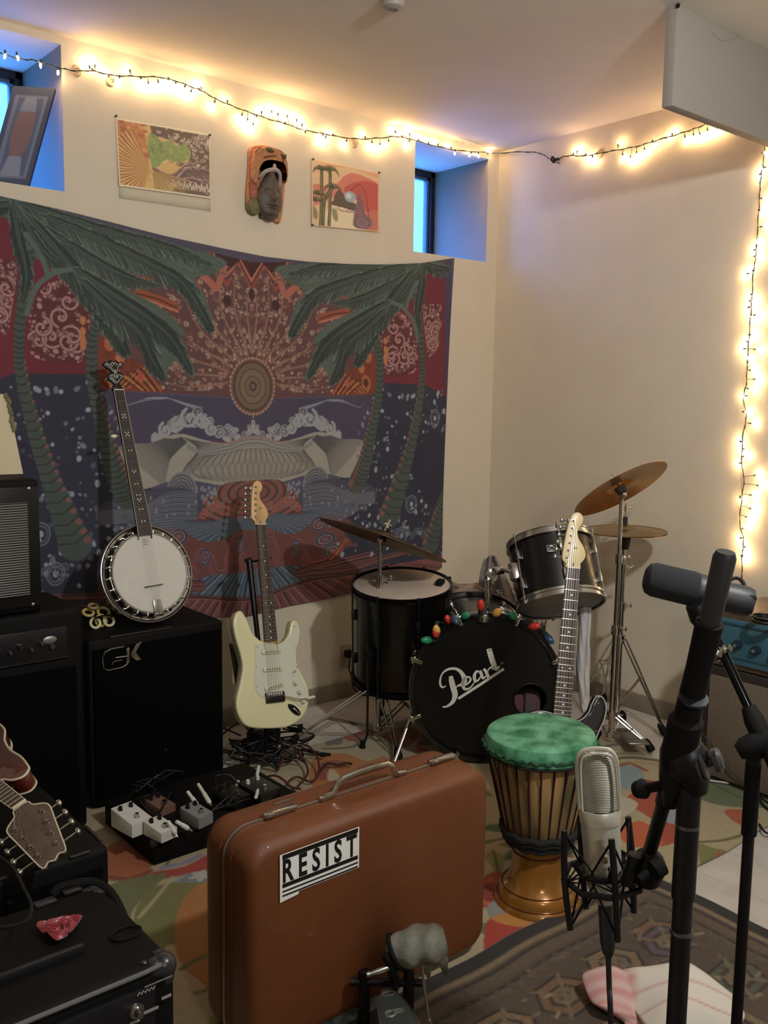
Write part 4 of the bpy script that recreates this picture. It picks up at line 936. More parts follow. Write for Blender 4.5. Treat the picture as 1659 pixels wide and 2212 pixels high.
# floor tom
c = pd(868, 1262, 3.88); tl = Vector((-.10, -.10, 1)).normalized(); Ft = zframe(c-tl*.42, tl, (1, 0, 0))
t = thing('floor_tom', 'black floor tom with a worn pinkish head, under the dark ride cymbal', 'drum', (c.x, c.y, 0))
drum(t, Ft, .203, .42, 8, headw, greyhead, mt('black_hoop_steel', '1d1d1f', .25, .8), hw=mt('black_hardware', '111112', .4))
fin('head_pad', MB(Ft).box((.12, -.105, .430), (.05, .03, .020), .004, Matrix.Rotation(.5, 3, 'Z')), rubber, t)
for a in (3.35, 5.2, 1.2):
    p0 = Ft @ Vector((.222*math.cos(a), .222*math.sin(a), .22)); p1 = Vector((p0.x, p0.y, .012)); p2 = p1+Vector((math.cos(a)*.03, math.sin(a)*.03, -.006))
    lgx = fin('leg', MB().tube([p0, Vector((p0.x, p0.y, .06)), p2], .005, 8), blackm, t); fin('rubber_foot', MB().rod(p2-Vector((0, 0, .006)), p2+Vector((0, 0, .035)), [(.012, 0), (.014, .3), (.009, 1)], 12), rubber, lgx)
    fin('leg_bracket', MB(Ft).box((.215*math.cos(a), .215*math.sin(a), .17), (.03, .04, .05), .006, Matrix.Rotation(a, 3, 'Z')), blackm, t)
# rack tom
c = pd(1211, 1306, 3.62); tl = (Vector((0, 0, 1))*.85+Vector((.64, .77, 0))*.50+Vector((-.77, .64, 0))*.10).normalized(); Ft = zframe(c, tl, CR)
t = thing('rack_tom', 'tilted black rack tom with chrome rims above the bass drum', 'drum', (c.x, c.y, .75))
drum(t, Ft, .165, .262, 6, headw, greyhead, chrome, .02)
bp_ = Ft @ Vector((-.02, -.1665, .15))
bd = fin('badge', MB(Ft).box((-.035, -.1655, .175), (.042, .006, .030), .001), mt('badge_black', '141416', .3), t)
Bf = frame(Ft @ Vector((-.035, -.1695, .175)), tl, Ft.to_3x3() @ Vector((0, -1, 0)))
mb = MB(Bf); 
for a_, b_ in (((-.018, .012), (.018, .012)), ((.018, .012), (.018, -.012)), ((.018, -.012), (-.018, -.012)), ((-.018, -.012), (-.018, .012))): mb.tube([(*a_, 0), (*b_, 0)], .0008, 4)
mb.torus(.009, .0012, None, 24, 4).tube([(-.014, -.004, 0), (-.006, .007, 0), (.006, .006, 0), (.013, -.003, 0)], .0012, 4, smooth=4); fin('badge_emblem', mb, chrome, bd)
fin('mount_bracket', MB(Ft).box((-.165, -.055, .13), (.04, .05, .07), .01).cyl((-.175, -.055, .10), (-.175, -.055, .165), .016), chrome, t)
# tom arm rising from the bass drum
pa = rsurf(1052, 1326, R); pj = pd(1060, 1243, 3.66); pm = Ft @ Vector((-.178, -.055, .13))
t = thing('tom_holder', 'chrome tom arm with a round ball joint between bass drum and rack tom', 'drum hardware', pa)
fin('post', MB().cyl(pa-Vector((0, 0, .03)), Vector((pa.x, pa.y, pj.z-.01)), .0105).cyl(Vector((pa.x, pa.y, pj.z-.08)), Vector((pa.x, pa.y, pj.z-.05)), .015), chrome, t)
fin('joint', MB(frame(pj, (0, 0, 1), -CFW)).lathe([(0, .022), (.006, .022), (.009, .016), (.016, .016), (.018, .012), (.026, .010), (.027, -.012), (0, -.014)]).box((.0, -.012, -.004), (.03, .05, .018), .004), chrome, t)
fin('arm', MB().tube([pj, pj.lerp(pm, .4)+Vector((0, 0, .022)), pm], .009, 10, smooth=5).box(pj.lerp(pm, .35)+Vector((0, 0, .015)), (.05, .03, .03), .008), chrome, t)
pw = rsurf(1092, 1328, R+.003); qn = (pw-(FB-ax*.2)); qn = (qn-ax*qn.dot(ax)).normalized(); PW = frame(pw, ax*-1, qn)
fin('mount_plate', MB(PW).box((0, .0, .004), (.075, .075, .008), .003).box((-.002, 0, .014), (.052, .010, .014), .002).box((-.002, .036, .014), (.052, .008, .014), .002).box((-.026, .018, .014), (.008, .04, .014), .002).box((.022, .018, .014), (.008, .04, .014), .002), chrome, t)
pb0 = rsurf(1050, 1340, R); fin('base_plate', MB().box(pb0+Vector((.02, .03, .0)), (.06, .06, .03), .008), chrome, t)
# chrome snare drum behind the bass drum
c = pd(1097, 1300, 4.22); Ft = zframe(c-Vector((0, 0, .12)), (.0, -.1, 1))
t = thing('snare_drum', 'chrome snare drum half hidden behind the bass drum', 'drum', (c.x, c.y, c.z-.12))
chs = chrome
shell_keep = shell; shell = mt('chrome_shell', 'cfcfc8', .12, 1); drum(t, Ft, .165, .135, 8, headw, greyhead, chrome); shell = shell_keep
fin('strainer', MB(Ft).box((-.05, -.178, .07), (.035, .025, .07), .004), chrome, t)
t = thing('snare_stand', 'chrome basket stand under the chrome snare drum', 'drum hardware', (c.x, c.y, 0))
fin('pole', MB().cyl((c.x, c.y, .05), (c.x, c.y, c.z-.17), .011), chrome, t)
fin('basket', MB().tube([(c.x-.15, c.y, c.z-.11), (c.x-.14, c.y, c.z-.135), (c.x, c.y, c.z-.17), (c.x+.14, c.y, c.z-.135), (c.x+.15, c.y, c.z-.11)], .005, 6, smooth=4).tube([(c.x, c.y-.15, c.z-.11), (c.x, c.y-.14, c.z-.135), (c.x, c.y, c.z-.17)], .005, 6, smooth=4), chrome, t)
tripod(t, c.x, c.y, .25, .06, [(c.x+.25*math.cos(a), c.y+.25*math.sin(a), 0) for a in (.3, 2.4, 4.5)])
# drum throne with towel and grey cloth
c = pd(1012, 1268, 4.5); 
t = thing('drum_throne', 'round padded drum stool behind the drums, covered by cloths', 'stool', (c.x, c.y, 0))
fin('seat', MB(Matrix.Translation((c.x, c.y, c.z-.09))).lathe([(0, 0), (.135, 0), (.15, .02), (.15, .06), (.13, .08), (0, .085)], n=40), mt('brown_leatherette', '6e5d50', .55, noise=.1), t)
fin('post', MB().cyl((c.x, c.y, .1), (c.x, c.y, c.z-.09), .013), chrome, t)
tripod(t, c.x, c.y, .28, .08, [(c.x+.24*math.cos(a), c.y+.24*math.sin(a), 0) for a in (.9, 3, 5.1)])
def clothpatch(c4, dep, fold, nu=26, nv=26, ph=0):
    def fn(u, v):
        x = (c4[0][0]*(1-u)+c4[1][0]*u)*(1-v)+(c4[3][0]*(1-u)+c4[2][0]*u)*v; y = (c4[0][1]*(1-u)+c4[1][1]*u)*(1-v)+(c4[3][1]*(1-u)+c4[2][1]*u)*v
        return pd(x, y, dep+fold*math.sin(u*9+v*2+ph)+fold*.6*math.sin(u*21+ph)+.03*v*v)
    return MB().grid(fn, nu, nv)
o = single('towel', MB().tube([pd(985, 1308, 4.05), pd(984, 1288, 4.08), pd(1000, 1275, 4.1), pd(1022, 1268, 4.12), pd(1045, 1276, 4.15)], .016, 10, smooth=5).tube([pd(978, 1262, 4.2), pd(1000, 1268, 4.18), pd(1030, 1264, 4.22), pd(1055, 1262, 4.3)], .012, 8, smooth=5), mt('pale_rib_towel', '9c8678', .95, noise=.2, nscale=90, bump=.6, bscale=300), 'rolled pale towel lying on the drum stool by the floor tom', 'towel')
cb = clothpatch([(1003, 1283), (1044, 1276), (1046, 1325), (1018, 1335)], 4.0, .012); o = single('brown_cloth', cb, mt('brown_cloth', '6f5e52', .95, noise=.15, nscale=120), 'grey brown cloth hanging from the stool between floor tom and tom arm', 'cloth')
o.modifiers.new('thickness', 'SOLIDIFY').thickness = .006
def gfn(u, v):
    yl = 1210+v*105; xl = 1048-8*math.sin(v*3)+(-6)*v; xr = 1074+46*v**.8; return pd(xl+(xr-xl)*u, yl-10*math.sin(u*PI)*(1-v), 4.12+.015*math.sin(u*14+v)+.02*v)
o = single('grey_cloth', MB().grid(gfn, 30, 30), mt('light_grey_cloth', '8f8888', .9, noise=.08, nscale=60), 'light grey cloth standing up behind the tom arm', 'cloth'); o.modifiers.new('thickness', 'SOLIDIFY').thickness = .008
# white towel hanging below the rack tom
def tfn(u, v):
    y = 1285+v*252; xl = 1246+14*v*v+3*math.sin(v*7); xr = 1277-8*v+2*math.sin(v*5+1); xr = xr if v < .93 else xl+(xr-xl)*(1-(v-.93)*7)
    return pd(xl+(xr-xl)*u, y, 3.70+.012*math.sin(u*10+v*3))
o = single('white_towel', MB().grid(tfn, 14, 50), mt('white_terry', 'c4c2c2', .95, noise=.06, nscale=50, bump=.4), 'narrow white towel hanging under the rack tom behind the dark guitar', 'towel'); o.modifiers.new('thickness', 'SOLIDIFY').thickness = .010
# wall plug left of the floor tom
p = pp(746, 1412, 1, 0); t = thing('wall_socket', 'wall socket with a black plug and hanging lead beside the floor tom', 'socket', (p.x, 0, p.z))
fin('face_plate', MB().box((p.x+.012, -.004, p.z-.01), (.075, .008, .115), .003), mt('socket_plate', 'b5ae9e', .5), t)
fin('plug', MB().box((p.x, -.025, p.z+.005), (.032, .035, .036), .006), black, t)
fin('lead', MB().tube([(p.x, -.035, p.z-.01), (p.x-.012, -.045, p.z-.06), (p.x+.006, -.04, p.z-.10), (p.x+.02, -.04, .05), (p.x+.07, -.05, .008), (p.x+.14, -.08, .006)], .0035, 6, smooth=6), black, t)
# ============================================================ guitars and banjo
pearl_in = mt('pearl_inlay', 'd8d4c8', .35); fret = mt('fret_wire', 'b0aa9a', .3, 1); stringm = mt('string_steel', 'a8a8a4', .3, 1)
rosewood = mt('rosewood', '3d2a22', .5, noise=.2, nscale=50); maple = mt('maple', 'd8b076', .4, noise=.05, nscale=20, coat=.3)
def neckmesh(F, y0, y1, w0, w1, z0, th=.022, rad=.004):
    """y0 = body end, y1 = nut; flat board on top, round back"""
    def fn(u, v):
        y = y0+(y1-y0)*v; w = w0+(w1-w0)*v; a = PI*u; return Vector((-w/2*math.cos(a), y, z0-th*math.sin(a)**.8))
    return MB(F).grid(fn, 12, 20)
def strat(F, t, bodyc, board, headc, guardc, bind=None, knobs=True, single_cut=False):
    out = [(0, .001), (.07, .006), (.125, .040), (.152, .095), (.150, .150), (.126, .205), (.112, .245), (.118, .290), (.135, .335), (.140, .375), (.128, .405), (.108, .408), (.095, .385), (.085, .355), (.062, .330), (.030, .322),
           (-.030, .335), (-.05, .348), (-.072, .375), (-.088, .42), (-.108, .455), (-.132, .450), (-.148, .410), (-.142, .350), (-.128, .290), (-.124, .240), (-.140, .180), (-.160, .120), (-.155, .065), (-.115, .018)]
    if single_cut: out = out[:16]+[(-.03, .340), (-.07, .342), (-.110, .325), (-.136, .29), (-.138, .245), (-.132, .21)]+out[26:]
    fin('body', MB(F).prism(spl2(out, 5), -.0225, .0225, bev=.008, seg=4), bodyc, t)
    if bind: 
        for z in (.021,): fin('binding', MB(F).tube([(x*.985, .2+(y-.2)*.985, z) for x, y in spl2(out, 5)], .0022, 6, closed=True), bind, t)
    gp = [(.03, .318), (.062, .326), (.088, .345), (.105, .385), (.120, .392), (.128, .372), (.122, .335), (.105, .290), (.100, .245), (.114, .205), (.134, .150), (.138, .105), (.120, .075), (.098, .078), (.072, .105), (.045, .122), (.0, .128), (-.04, .122), (-.062, .130), (-.078, .158), (-.080, .20), (-.070, .245), (-.066, .29), (-.064, .325), (-.03, .325)]
    pg = fin('pickguard', MB(F).prism(spl2(gp, 4), .0225, .0248, bev=.0008, seg=1), guardc, t)
    for x, y in ((.112, .384), (.110, .30), (.108, .225), (.13, .10), (.07, .112), (-.03, .128), (-.072, .165), (-.068, .24), (-.058, .315)): fin('screw', MB(F).lathe([(0, .0262), (.002, .0258), (.0028, .0248)], Matrix.Translation((x, y, 0)), 8), dullchrome, pg)
    cov = mt('cream_pickup_cover', 'd6d2b6', .4)
    for y, a in ((.292, 0), (.225, 0), (.158, .17)):
        p = fin('pickup', MB(F @ Matrix.Translation((0, y, .027)) @ Matrix.Rotation(a, 4, 'Z')).box((0, 0, 0), (.084, .018, .010), .004), cov, t)
        for k in range(6): fin('pole_piece', MB(F @ Matrix.Translation((0, y, .027)) @ Matrix.Rotation(a, 4, 'Z')).cyl((-.0265+.0106*k, 0, .003), (-.0265+.0106*k, 0, .0062), .0025, n=8), mt('pole_steel', '4a4844', .4, .8), p)
    if knobs:
        for x, y in ((.092, .165), (.108, .128), (.118, .092)): fin('knob', MB(F).lathe([(.0125, .0245), (.0115, .031), (.0085, .033), (.008, .040), (0, .0405)], Matrix.Translation((x, y, 0)), 20), mt('aged_white_knob', 'd8d4bc', .4), t)
        fin('selector_switch', MB(F).cyl((.088, .205, .024), (.094, .212, .040), .0035, .0045).box((.085, .200, .0253), (.006, .030, .001), rot=Matrix.Rotation(.8, 3, 'Z')), cov, t)
    br = fin('bridge', MB(F).box((0, .118, .029), (.080, .040, .011), .003).box((0, .130, .0245), (.084, .012, .004), .001), mt('dark_bridge_metal', '3a3833', .35, .8), t)
    for k in range(6): fin('saddle', MB(F).box((-.0265+.0106*k, .128, .0355), (.0095, .016, .003), .001), dullchrome, br)
    fin('tremolo_arm', MB(F).tube([(.035, .118, .034), (.05, .112, .04), (.10, .100, .045), (.128, .10, .045)], .0028, 8, smooth=5), chrome, t)
    fin('arm_tip', MB(F).rod((.128, .10, .045), (.165, .104, .045), [(.004, 0), (.0055, .3), (.0055, .8), (.003, 1)], 12), mt('white_tip', 'e4e0d0', .4), t)
    j = fin('jack_plate', MB(F).lathe([(0, .0), (.5, .002), (.9, .004), (1, 0)], Matrix.Translation((.080, .062, .0225)) @ Matrix.Rotation(-.75, 4, 'Z') @ Matrix.Diagonal((.034, .014, 1.4, 1)), 24), mt('black_jack_cup', '121212', .25), t)
    fin('jack_plug', MB(F @ Matrix.Translation((.084, .058, .028)) @ Matrix.Rotation(-.75, 4, 'Z')).box((0, 0, .002), (.030, .008, .009), .003), chrome, j)
    fin('neck', neckmesh(F, .30, .795, .056, .043, .030), maple, t)
    fb = MB(F); 
    def bfn(u, v): return Vector(((u-.5)*(.056+(.043-.056)*v), .335+(.795-.335)*v, .030+.0055-.012*(u-.5)**2*2))
    fb.grid(bfn, 6, 2); fb.prism([(-.028, .335), (.028, .335), (.0215, .795), (-.0215, .795)], .0285, .0335); fbo = fin('fingerboard', fb, board, t)
    NUT, SC = .795, .648
    for n in range(1, 22):
        y = NUT-SC*(1-2**(-n/12)); 
        if y < .335: break
        w = .056+(.043-.056)*(y-.335)/.46; fin('fret', MB(F).tube([(-w/2, y, .0345), (0, y, .0362), (w/2, y, .0345)], .0009, 5), fret, fbo)
    for n in (3, 5, 7, 9, 12, 15, 17, 19, 21):
        y = NUT-SC*(1-(2**(-n/12)+2**(-(n-1)/12))/2)
        for dx in ((-.012, .012) if n == 12 else (0,)): fin('inlay_dot', MB(F).cyl((dx, y, .034), (dx, y, .0362), .0032, n=12), pearl_in, fbo)
    hs = [(-.0215, .795), (-.0225, .806), (-.034, .818), (-.036, .835), (-.0335, .865), (-.029, .905), (-.022, .945), (-.012, .968), (.004, .976), (.018, .968), (.022, .952), (.018, .938), (.010, .925), (.007, .910), (.012, .892), (.022, .878), (.032, .862), (.038, .842), (.034, .826), (.024, .812), (.0215, .795)]
    hd = fin('headstock', MB(F).prism(spl2(hs, 4), .012, .026, bev=.002), headc, t)
    fin('nut', MB(F).box((0, .795, .034), (.043, .004, .007), .001), mt('bone_nut', 'ddd5bc', .4), t)
    fin('truss_plug', MB(F).lathe([(0, .0015), (1, 0)], Matrix.Translation((0, .806, .0262)) @ Matrix.Diagonal((.003, .007, 1, 1)), 12), mt('walnut_plug', '4a2416', .5), hd)
    for k in range(6):
        y = .828+k*.0242; x = -.0205+k*.0024
        tn = fin('tuning_machine', MB(F).cyl((x, y, .020), (x, y, .036), .0032, n=10).cyl((x, y, .026), (x, y, .028), .0055, n=12).box((x-.004, y, .007), (.026, .014, .012), .003).cyl((x-.012, y, .006), (x-.028, y, .006), .002, n=8).ball((x-.034, y, .006), .0085, (.8, 1, .45)), chrome, hd)
    for sx in (-.003, .0): pass
    fin('string_tree', MB(F).cyl((.004, .862, .026), (.004, .862, .033), .0025, n=8).box((.004, .862, .033), (.012, .004, .002)), chrome, hd)
    for k in range(6):
        xb, xn = -.0265+.0106*k, -.0175+.007*k; y = .828+k*.0242; xt = -.0205+k*.0024
        fin('string', MB(F).tube([(xb, .128, .038), (xn, .796, .0378), (xt+.003, y, .033)], .00035+.00009*(5-k), 4), stringm, t)
# white guitar on its stand
B_ = pd(593, 1574, 3.58); T_ = pd(549, 1042, 3.76); up = (T_-B_).normalized(); L_ = (T_-B_).length
WF = frame(B_, up, (-.10, -1, .15)) @ Matrix.Scale(L_/.975, 4)
t = thing('electric_guitar', 'cream white electric guitar with a dark fretboard standing against the tapestry', 'guitar', (B_.x, B_.y, 0))
strat(WF, t, mt('cream_lacquer', 'e6e2b4', .25, coat=.6), rosewood, maple, mt('aged_white_guard', 'd6d8c6', .35))
# its stand
def guitar_stand(label, F, t_h, col=blackm, olive=True):
    o = F.translation; 
    t = thing('guitar_stand', label, 'guitar stand', (o.x, o.y, 0))
    y_ = F.to_3x3() @ Vector((0, 1, 0)); z_ = (F.to_3x3() @ Vector((0, 0, 1))).normalized(); x_ = (F.to_3x3() @ Vector((1, 0, 0))).normalized()
    back = F @ Vector((0, .05, -.06)); top = F @ Vector((-.028, t_h, -.045))
    fin('upright', MB().cyl(back, top, .0105).cyl(top-(top-back)*.35, top+(top-back)*.01, .0125), col, t)
    a = top+x_*-.02
    if t_h > .5: fin('neck_yoke', MB().tube([top+x_*.06+z_*.075, top+x_*.058+z_*.03, top+x_*.02, top-x_*.012, top-x_*.03+z_*.03, top-x_*.03+z_*.075], .005, 8, smooth=4), col, t)
    base = Vector((back.x, back.y, .05)); fin('lower_post', MB().cyl(back, base, .0115).cyl(back-Vector((0, 0, .03)), back+Vector((0, 0, .03)), .018), col, t)
    for dx in (-.085, .085):
        p = F @ Vector((dx, -.012, -.02)); q = F @ Vector((dx, -.016, .045)); fin('cradle_arm', MB().tube([back, F @ Vector((dx, .0, -.05)), p, q, q+Vector((0, 0, .022))], .0065, 8, smooth=4), col, t)
        fin('cradle_pad', MB().tube([p, q, q+Vector((0, 0, .024))], .011, 8, smooth=3), rubber, t)
    LR = .24 if t_h > .5 else .15
    for a in (-.5, 1.6, 3.6):
        f = base+Vector((math.cos(a)*LR, math.sin(a)*LR, -.04)); lg = fin('leg', MB().tube([base+Vector((0, 0, .06)), base.lerp(f, .3)+Vector((0, 0, .03)), f], .0075, 8, smooth=4), col, t)
        fin('rubber_foot', MB().cyl(f-(f-base)*.12, f+(f-base)*.06, .011), rubber, lg)
    return t
guitar_stand('black guitar stand holding up the cream white electric guitar', WF, .66)
# olive gig bag / strap behind the white guitar
def bagfn(u, v):
    y = 1390+v*172; xl = 500+8*math.sin(v*2.5)+12*v; xr = 540+10*v; return pd(xl+(xr-xl)*u, y, 3.66+.02*math.sin(u*6)+.03*u)
o = single('guitar_strap', MB().grid(bagfn, 10, 24), mt('olive_webbing', '6f6a4c', .85, noise=.15, nscale=80), 'wide olive strap hanging behind the left edge of the white guitar', 'strap'); o.modifiers.new('thickness', 'SOLIDIFY').thickness = .012
# black guitar behind the hand drum
N_ = pd(1233, 1229, 3.02); E_ = pd(1209, 1545, 3.02-.08); up = (N_-E_).normalized()
s_ = (N_-E_).length/(.795-.335); O_ = N_-up*.795*s_
DF = frame(O_, up, (-.78, -1, .25)) @ Matrix.Scale(s_, 4)
t = thing('electric_guitar', 'black electric guitar with white edge binding and pale headstock behind the green drum', 'guitar', (O_.x, O_.y, 0))
strat(DF, t, mt('black_lacquer_body', '121113', .22, coat=.6), rosewood, mt('pale_maple', 'd9c590', .4, coat=.3), mt('pearl_guard', '1c1b1e', .3, coat=.4), bind=mt('white_binding', 'a8a4a0', .4), single_cut=True)
guitar_stand('black guitar stand under the dark guitar behind the green drum', DF, .25)
# banjo
banj_c = pd(316, 1240, 3.37); top = pd(232, 785, 3.44); up = (top-banj_c).normalized()
BJ = frame(banj_c, up, (.02, -1, .10)) @ Matrix.Scale(1.02, 4)
u0 = BJ.inverted()
t = thing('banjo', 'five string banjo with a white head leaning on top of the big black cabinet', 'banjo', banj_c-Vector((0, 0, .17)))
fin('resonator', MB(BJ).lathe([(0, -.055), (.10, -.053), (.15, -.046), (.168, -.034), (.173, -.02), (.173, .012), (.169, .014), (.166, .010), (.166, -.03), (0, -.04)], n=72), mt('dark_mahogany', '2a1a16', .25, coat=.6), t)
fin('rim_binding', MB(BJ).torus(.1725, .0022, Matrix.Translation((0, 0, .013)), 80, 6), mt('nickel_edge', 'a8a49c', .3, .8), t)
fl = MB(BJ).lathe([(.139, .004), (.139, .007), (.166, .011), (.166, .008), (.139, .004)], n=80)
fin('flange', fl, chrome, t)
for k in range(24):
    a = 2*PI*(k+.5)/24; fin('flange_slot', MB(BJ @ Matrix.Rotation(a, 4, 'Z')).box((.153, 0, .0095), (.010, .022, .003), .002), rubber, t)
fin('rim', MB(BJ).lathe([(.138, -.03), (.138, .034)], n=64), mt('maple_rim', '6b4630', .4), t)
fin('tension_hoop', MB(BJ).lathe([(.146, .022), (.148, .024), (.148, .034), (.145, .037), (.140, .037), (.139, .034)], n=80), chrome, t)
fin('banjo_head', MB(BJ).lathe([(0, .036), (.136, .036), (.1395, .0335), (.1395, .02)], n=80), mt('frosted_head', 'd2d0c6', .6, noise=.02, nscale=30), t)
for k in range(24):
    a = 2*PI*k/24; fin('bracket_hook', MB(BJ @ Matrix.Rotation(a, 4, 'Z')).cyl((.1535, 0, -.01), (.1535, 0, .036), .0022, n=6).box((.149, 0, .037), (.014, .005, .003), .001).cyl((.1535, 0, -.004), (.1535, 0, .004), .0048, n=6), chrome, t)
fin('bridge', MB(BJ).prism([(-.034, 0), (-.034, .004), (.034, .004), (.034, 0), (.022, .0), (.018, .002), (.012, 0), (.006, .002), (-.006, .002), (-.012, 0), (-.018, .002), (-.022, 0)], -.0012, .0012, Matrix.Translation((0, -.048, .038)) @ Matrix.Rotation(PI/2, 4, 'X') @ Matrix.Diagonal((1, 3, 1, 1))), mt('ebony_maple', '3c2c20', .5), t)
fin('tailpiece', MB(BJ).prism([(-.016, -.146), (.018, -.146), (.016, -.100), (-.014, -.097)], .042, .045, bev=.001).box((0, -.147, .035), (.03, .012, .018), .003), mt('nickel', 'b4b2ac', .25, 1), t)
fin('head_stamp', MB(BJ).box((0, .118, .0368), (.018, .003, .0004)).box((0, .110, .0368), (.022, .003, .0004)).box((0, .102, .0368), (.018, .003, .0004)), mt('grey_print', '8c8a84', .6), t)
nutl = u0 @ pd(250, 848, 3.41); yn = nutl.y; 
fin('neck', neckmesh(BJ, .12, yn, .052, .036, .046, .024), mt('dark_neck', '3a241a', .35, coat=.4), t)
fbo = fin('fingerboard', MB(BJ).prism([(-.0262, .134), (.0262, .134), (.018, yn), (-.018, yn)], .046, .052), mt('ebony_board', '241b18', .45), t)
fin('board_binding', MB(BJ).tube([(-.0265, .134, .0515), (-.0183, yn, .0515)], .0013, 5).tube([(.0265, .134, .0515), (.0183, yn, .0515)], .0013, 5), mt('cream_binding', 'b8b09a', .4), fbo)
SCB = yn+.048
fy = [yn-SCB*(1-2**(-n/12)) for n in range(0, 23)]
for n in range(1, 23):
    y = fy[n]
    if y < .136: break
    w = .0265-(.0265-.0183)*(y-.134)/(yn-.134); fin('fret', MB(BJ).cyl((-w, y, .0525), (w, y, .0525), .0008, n=5), fret, fbo)
for n, k_ in ((1, 0), (3, 4), (5, 4), (7, 2), (8, 0), (10, 3), (12, 2), (14, 2), (15, 3), (17, 2), (19, 0), (20, 2)):
    if n >= len(fy) or fy[n] < .136 or not k_: continue
    y = (fy[n]+fy[n-1])/2
    pts_ = {4: [(-.006, .006), (.006, .006), (-.006, -.006), (.006, -.006), (0, 0)], 3: [(-.006, .003), (.006, .003), (0, -.003)], 2: [(-.006, 0), (.006, 0)]}[k_]
    fin('inlay', (lambda m_: [m_.cyl((a, y+b, .0515), (a, y+b, .0527), .0028, n=8) for a, b in pts_] and m_)(MB(BJ)), pearl_in, fbo)
fin('nut', MB(BJ).box((0, yn+.002, .053), (.037, .004, .005), .001), mt('bone_nut'), t)
ht = (u0 @ top).y; q = (ht-yn)/.14
hs = [(-.018, 0), (-.016, .015), (-.010, .024), (-.018, .038), (-.029, .052), (-.027, .070), (-.016, .078), (-.014, .088), (-.028, .100), (-.038, .112), (-.034, .124), (-.020, .122), (-.012, .132), (0, .126)]
hs = hs+[(-x, y) for x, y in hs[::-1][1:]]
hd = fin('peghead', MB(BJ).prism([(x, yn+.004+y*q) for x, y in spl2(hs, 4)], .034, .048, bev=.001), mt('black_veneer', '131214', .3), t)
dk_ = mt('pearl_scroll', 'b4b2aa', .4)
ml = MB(BJ)
for sg in (-1, 1):
    for pts_ in ([(0, .03), (.010, .042), (.020, .055), (.014, .066), (.006, .060), (.009, .052)], [(0, .075), (.010, .086), (.012, .098), (.026, .108), (.030, .116), (.022, .116)], [(.002, .05), (.004, .07), (.001, .09)], [(.004, .104), (.012, .112), (.004, .120), (0, .11)]):
        ml.tube([(sg*x, yn+.004+y*q, .0485) for x, y in pts_], .0016, 5, smooth=4)
fin('scroll_inlay', ml, dk_, hd)
for k, (sg, yy) in enumerate(((-1, .058), (1, .058), (-1, .108), (1, .108))):
    x = sg*.020; y = yn+.004+yy*q; fin('tuning_peg', MB(BJ).cyl((x, y, .02), (x, y, .056), .003, n=10).cyl((x, y, .048), (x, y, .050), .006, n=12).ball((x, y, .018), .009, (1, 1, .8)), chrome, hd)
yp = yn-.155*SCB/.667
fp_ = fin('fifth_peg', MB(BJ).cyl((-.020, yp, .04), (-.034, yp, .04), .004, n=10), chrome, t)
fin('peg_button', MB(BJ).ball((-.046, yp, .04), .010, (1.3, .75, .9)), mt('white_button', 'e8e4d8', .35), fp_)
for k in range(5):
    x0 = -.018+.009*k; x1 = -.014+.007*k; fin('string', MB(BJ).tube([(x0*.6, -.10, .046), (x0, -.048, .0505), (x1 if k else -.019, yn if k else yp, .0555 if k else .055)], .0003, 4), stringm, t)
# ============================================================ rugs
rugm = mt('woven_wool', rough=.95, sheen=.2, attr='print', bump=.35, bscale=260)
def fw(x, y): p = pp(x, y, 2, 0); return (p.x, p.y)
def FWL(*a): return [fw(x, y) for x, y in a]
rr = random.Random(21)
RG = Paint(-3.0, -.45, -2.0, -.42, .004, 'b9aa86')
def petals(P, c, r, cols, n=7, ph=0):
    for j, col in enumerate(cols):
        k_ = 1-j*.27
        P.poly([(c[0]+r*k_*(1+.28*math.cos(n*a+ph))*math.cos(a), c[1]+r*k_*(1+.28*math.cos(n*a+ph))*math.sin(a)*.9) for a in np.linspace(0, 2*PI, 50)], col)
def leaf(P, a, b, w, col, vein='4f5530'):
    ax_, ay_ = a; bx_, by_ = b; dx, dy = bx_-ax_, by_-ay_; L = math.hypot(dx, dy); nx_, ny_ = -dy/L*w, dx/L*w
    P.poly([a, (ax_+dx*.3+nx_, ay_+dy*.3+ny_), (ax_+dx*.65+nx_*.8, ay_+dy*.65+ny_*.8), b, (ax_+dx*.65-nx_*.8, ay_+dy*.65-ny_*.8), (ax_+dx*.3-nx_, ay_+dy*.3-ny_)], col, sm=4); P.line([a, b], .008, vein)
for k in range(26):
    c = (rr.uniform(-2.9, -.6), rr.uniform(-1.9, -.55)); b_ = (c[0]+rr.uniform(-.4, .4), c[1]+rr.uniform(-.3, .3))
    RG.line([c, ((c[0]+b_[0])/2+.08, (c[1]+b_[1])/2+.05), b_], .012, '6c7048', sm=6)
    for s_ in (0, 1, 2): leaf(RG, (c[0]+(b_[0]-c[0])*s_*.3, c[1]+(b_[1]-c[1])*s_*.3), (c[0]+(b_[0]-c[0])*s_*.3+rr.uniform(-.13, .13), c[1]+(b_[1]-c[1])*s_*.3+rr.uniform(-.13, .13)), .03, rr.choice(['7d7e4c', '6d7a50', '98905a', '5f7355']))
for k in range(14): petals(RG, (rr.uniform(-2.9, -.6), rr.uniform(-1.9, -.55)), rr.uniform(.05, .12), rr.choice([['b0482a', 'c9642e', '8c2c20'], ['c07a3a', 'a8501f', 'd9a860'], ['8d9aa0', '6f8088', 'b8bcb4']]), 6, k)
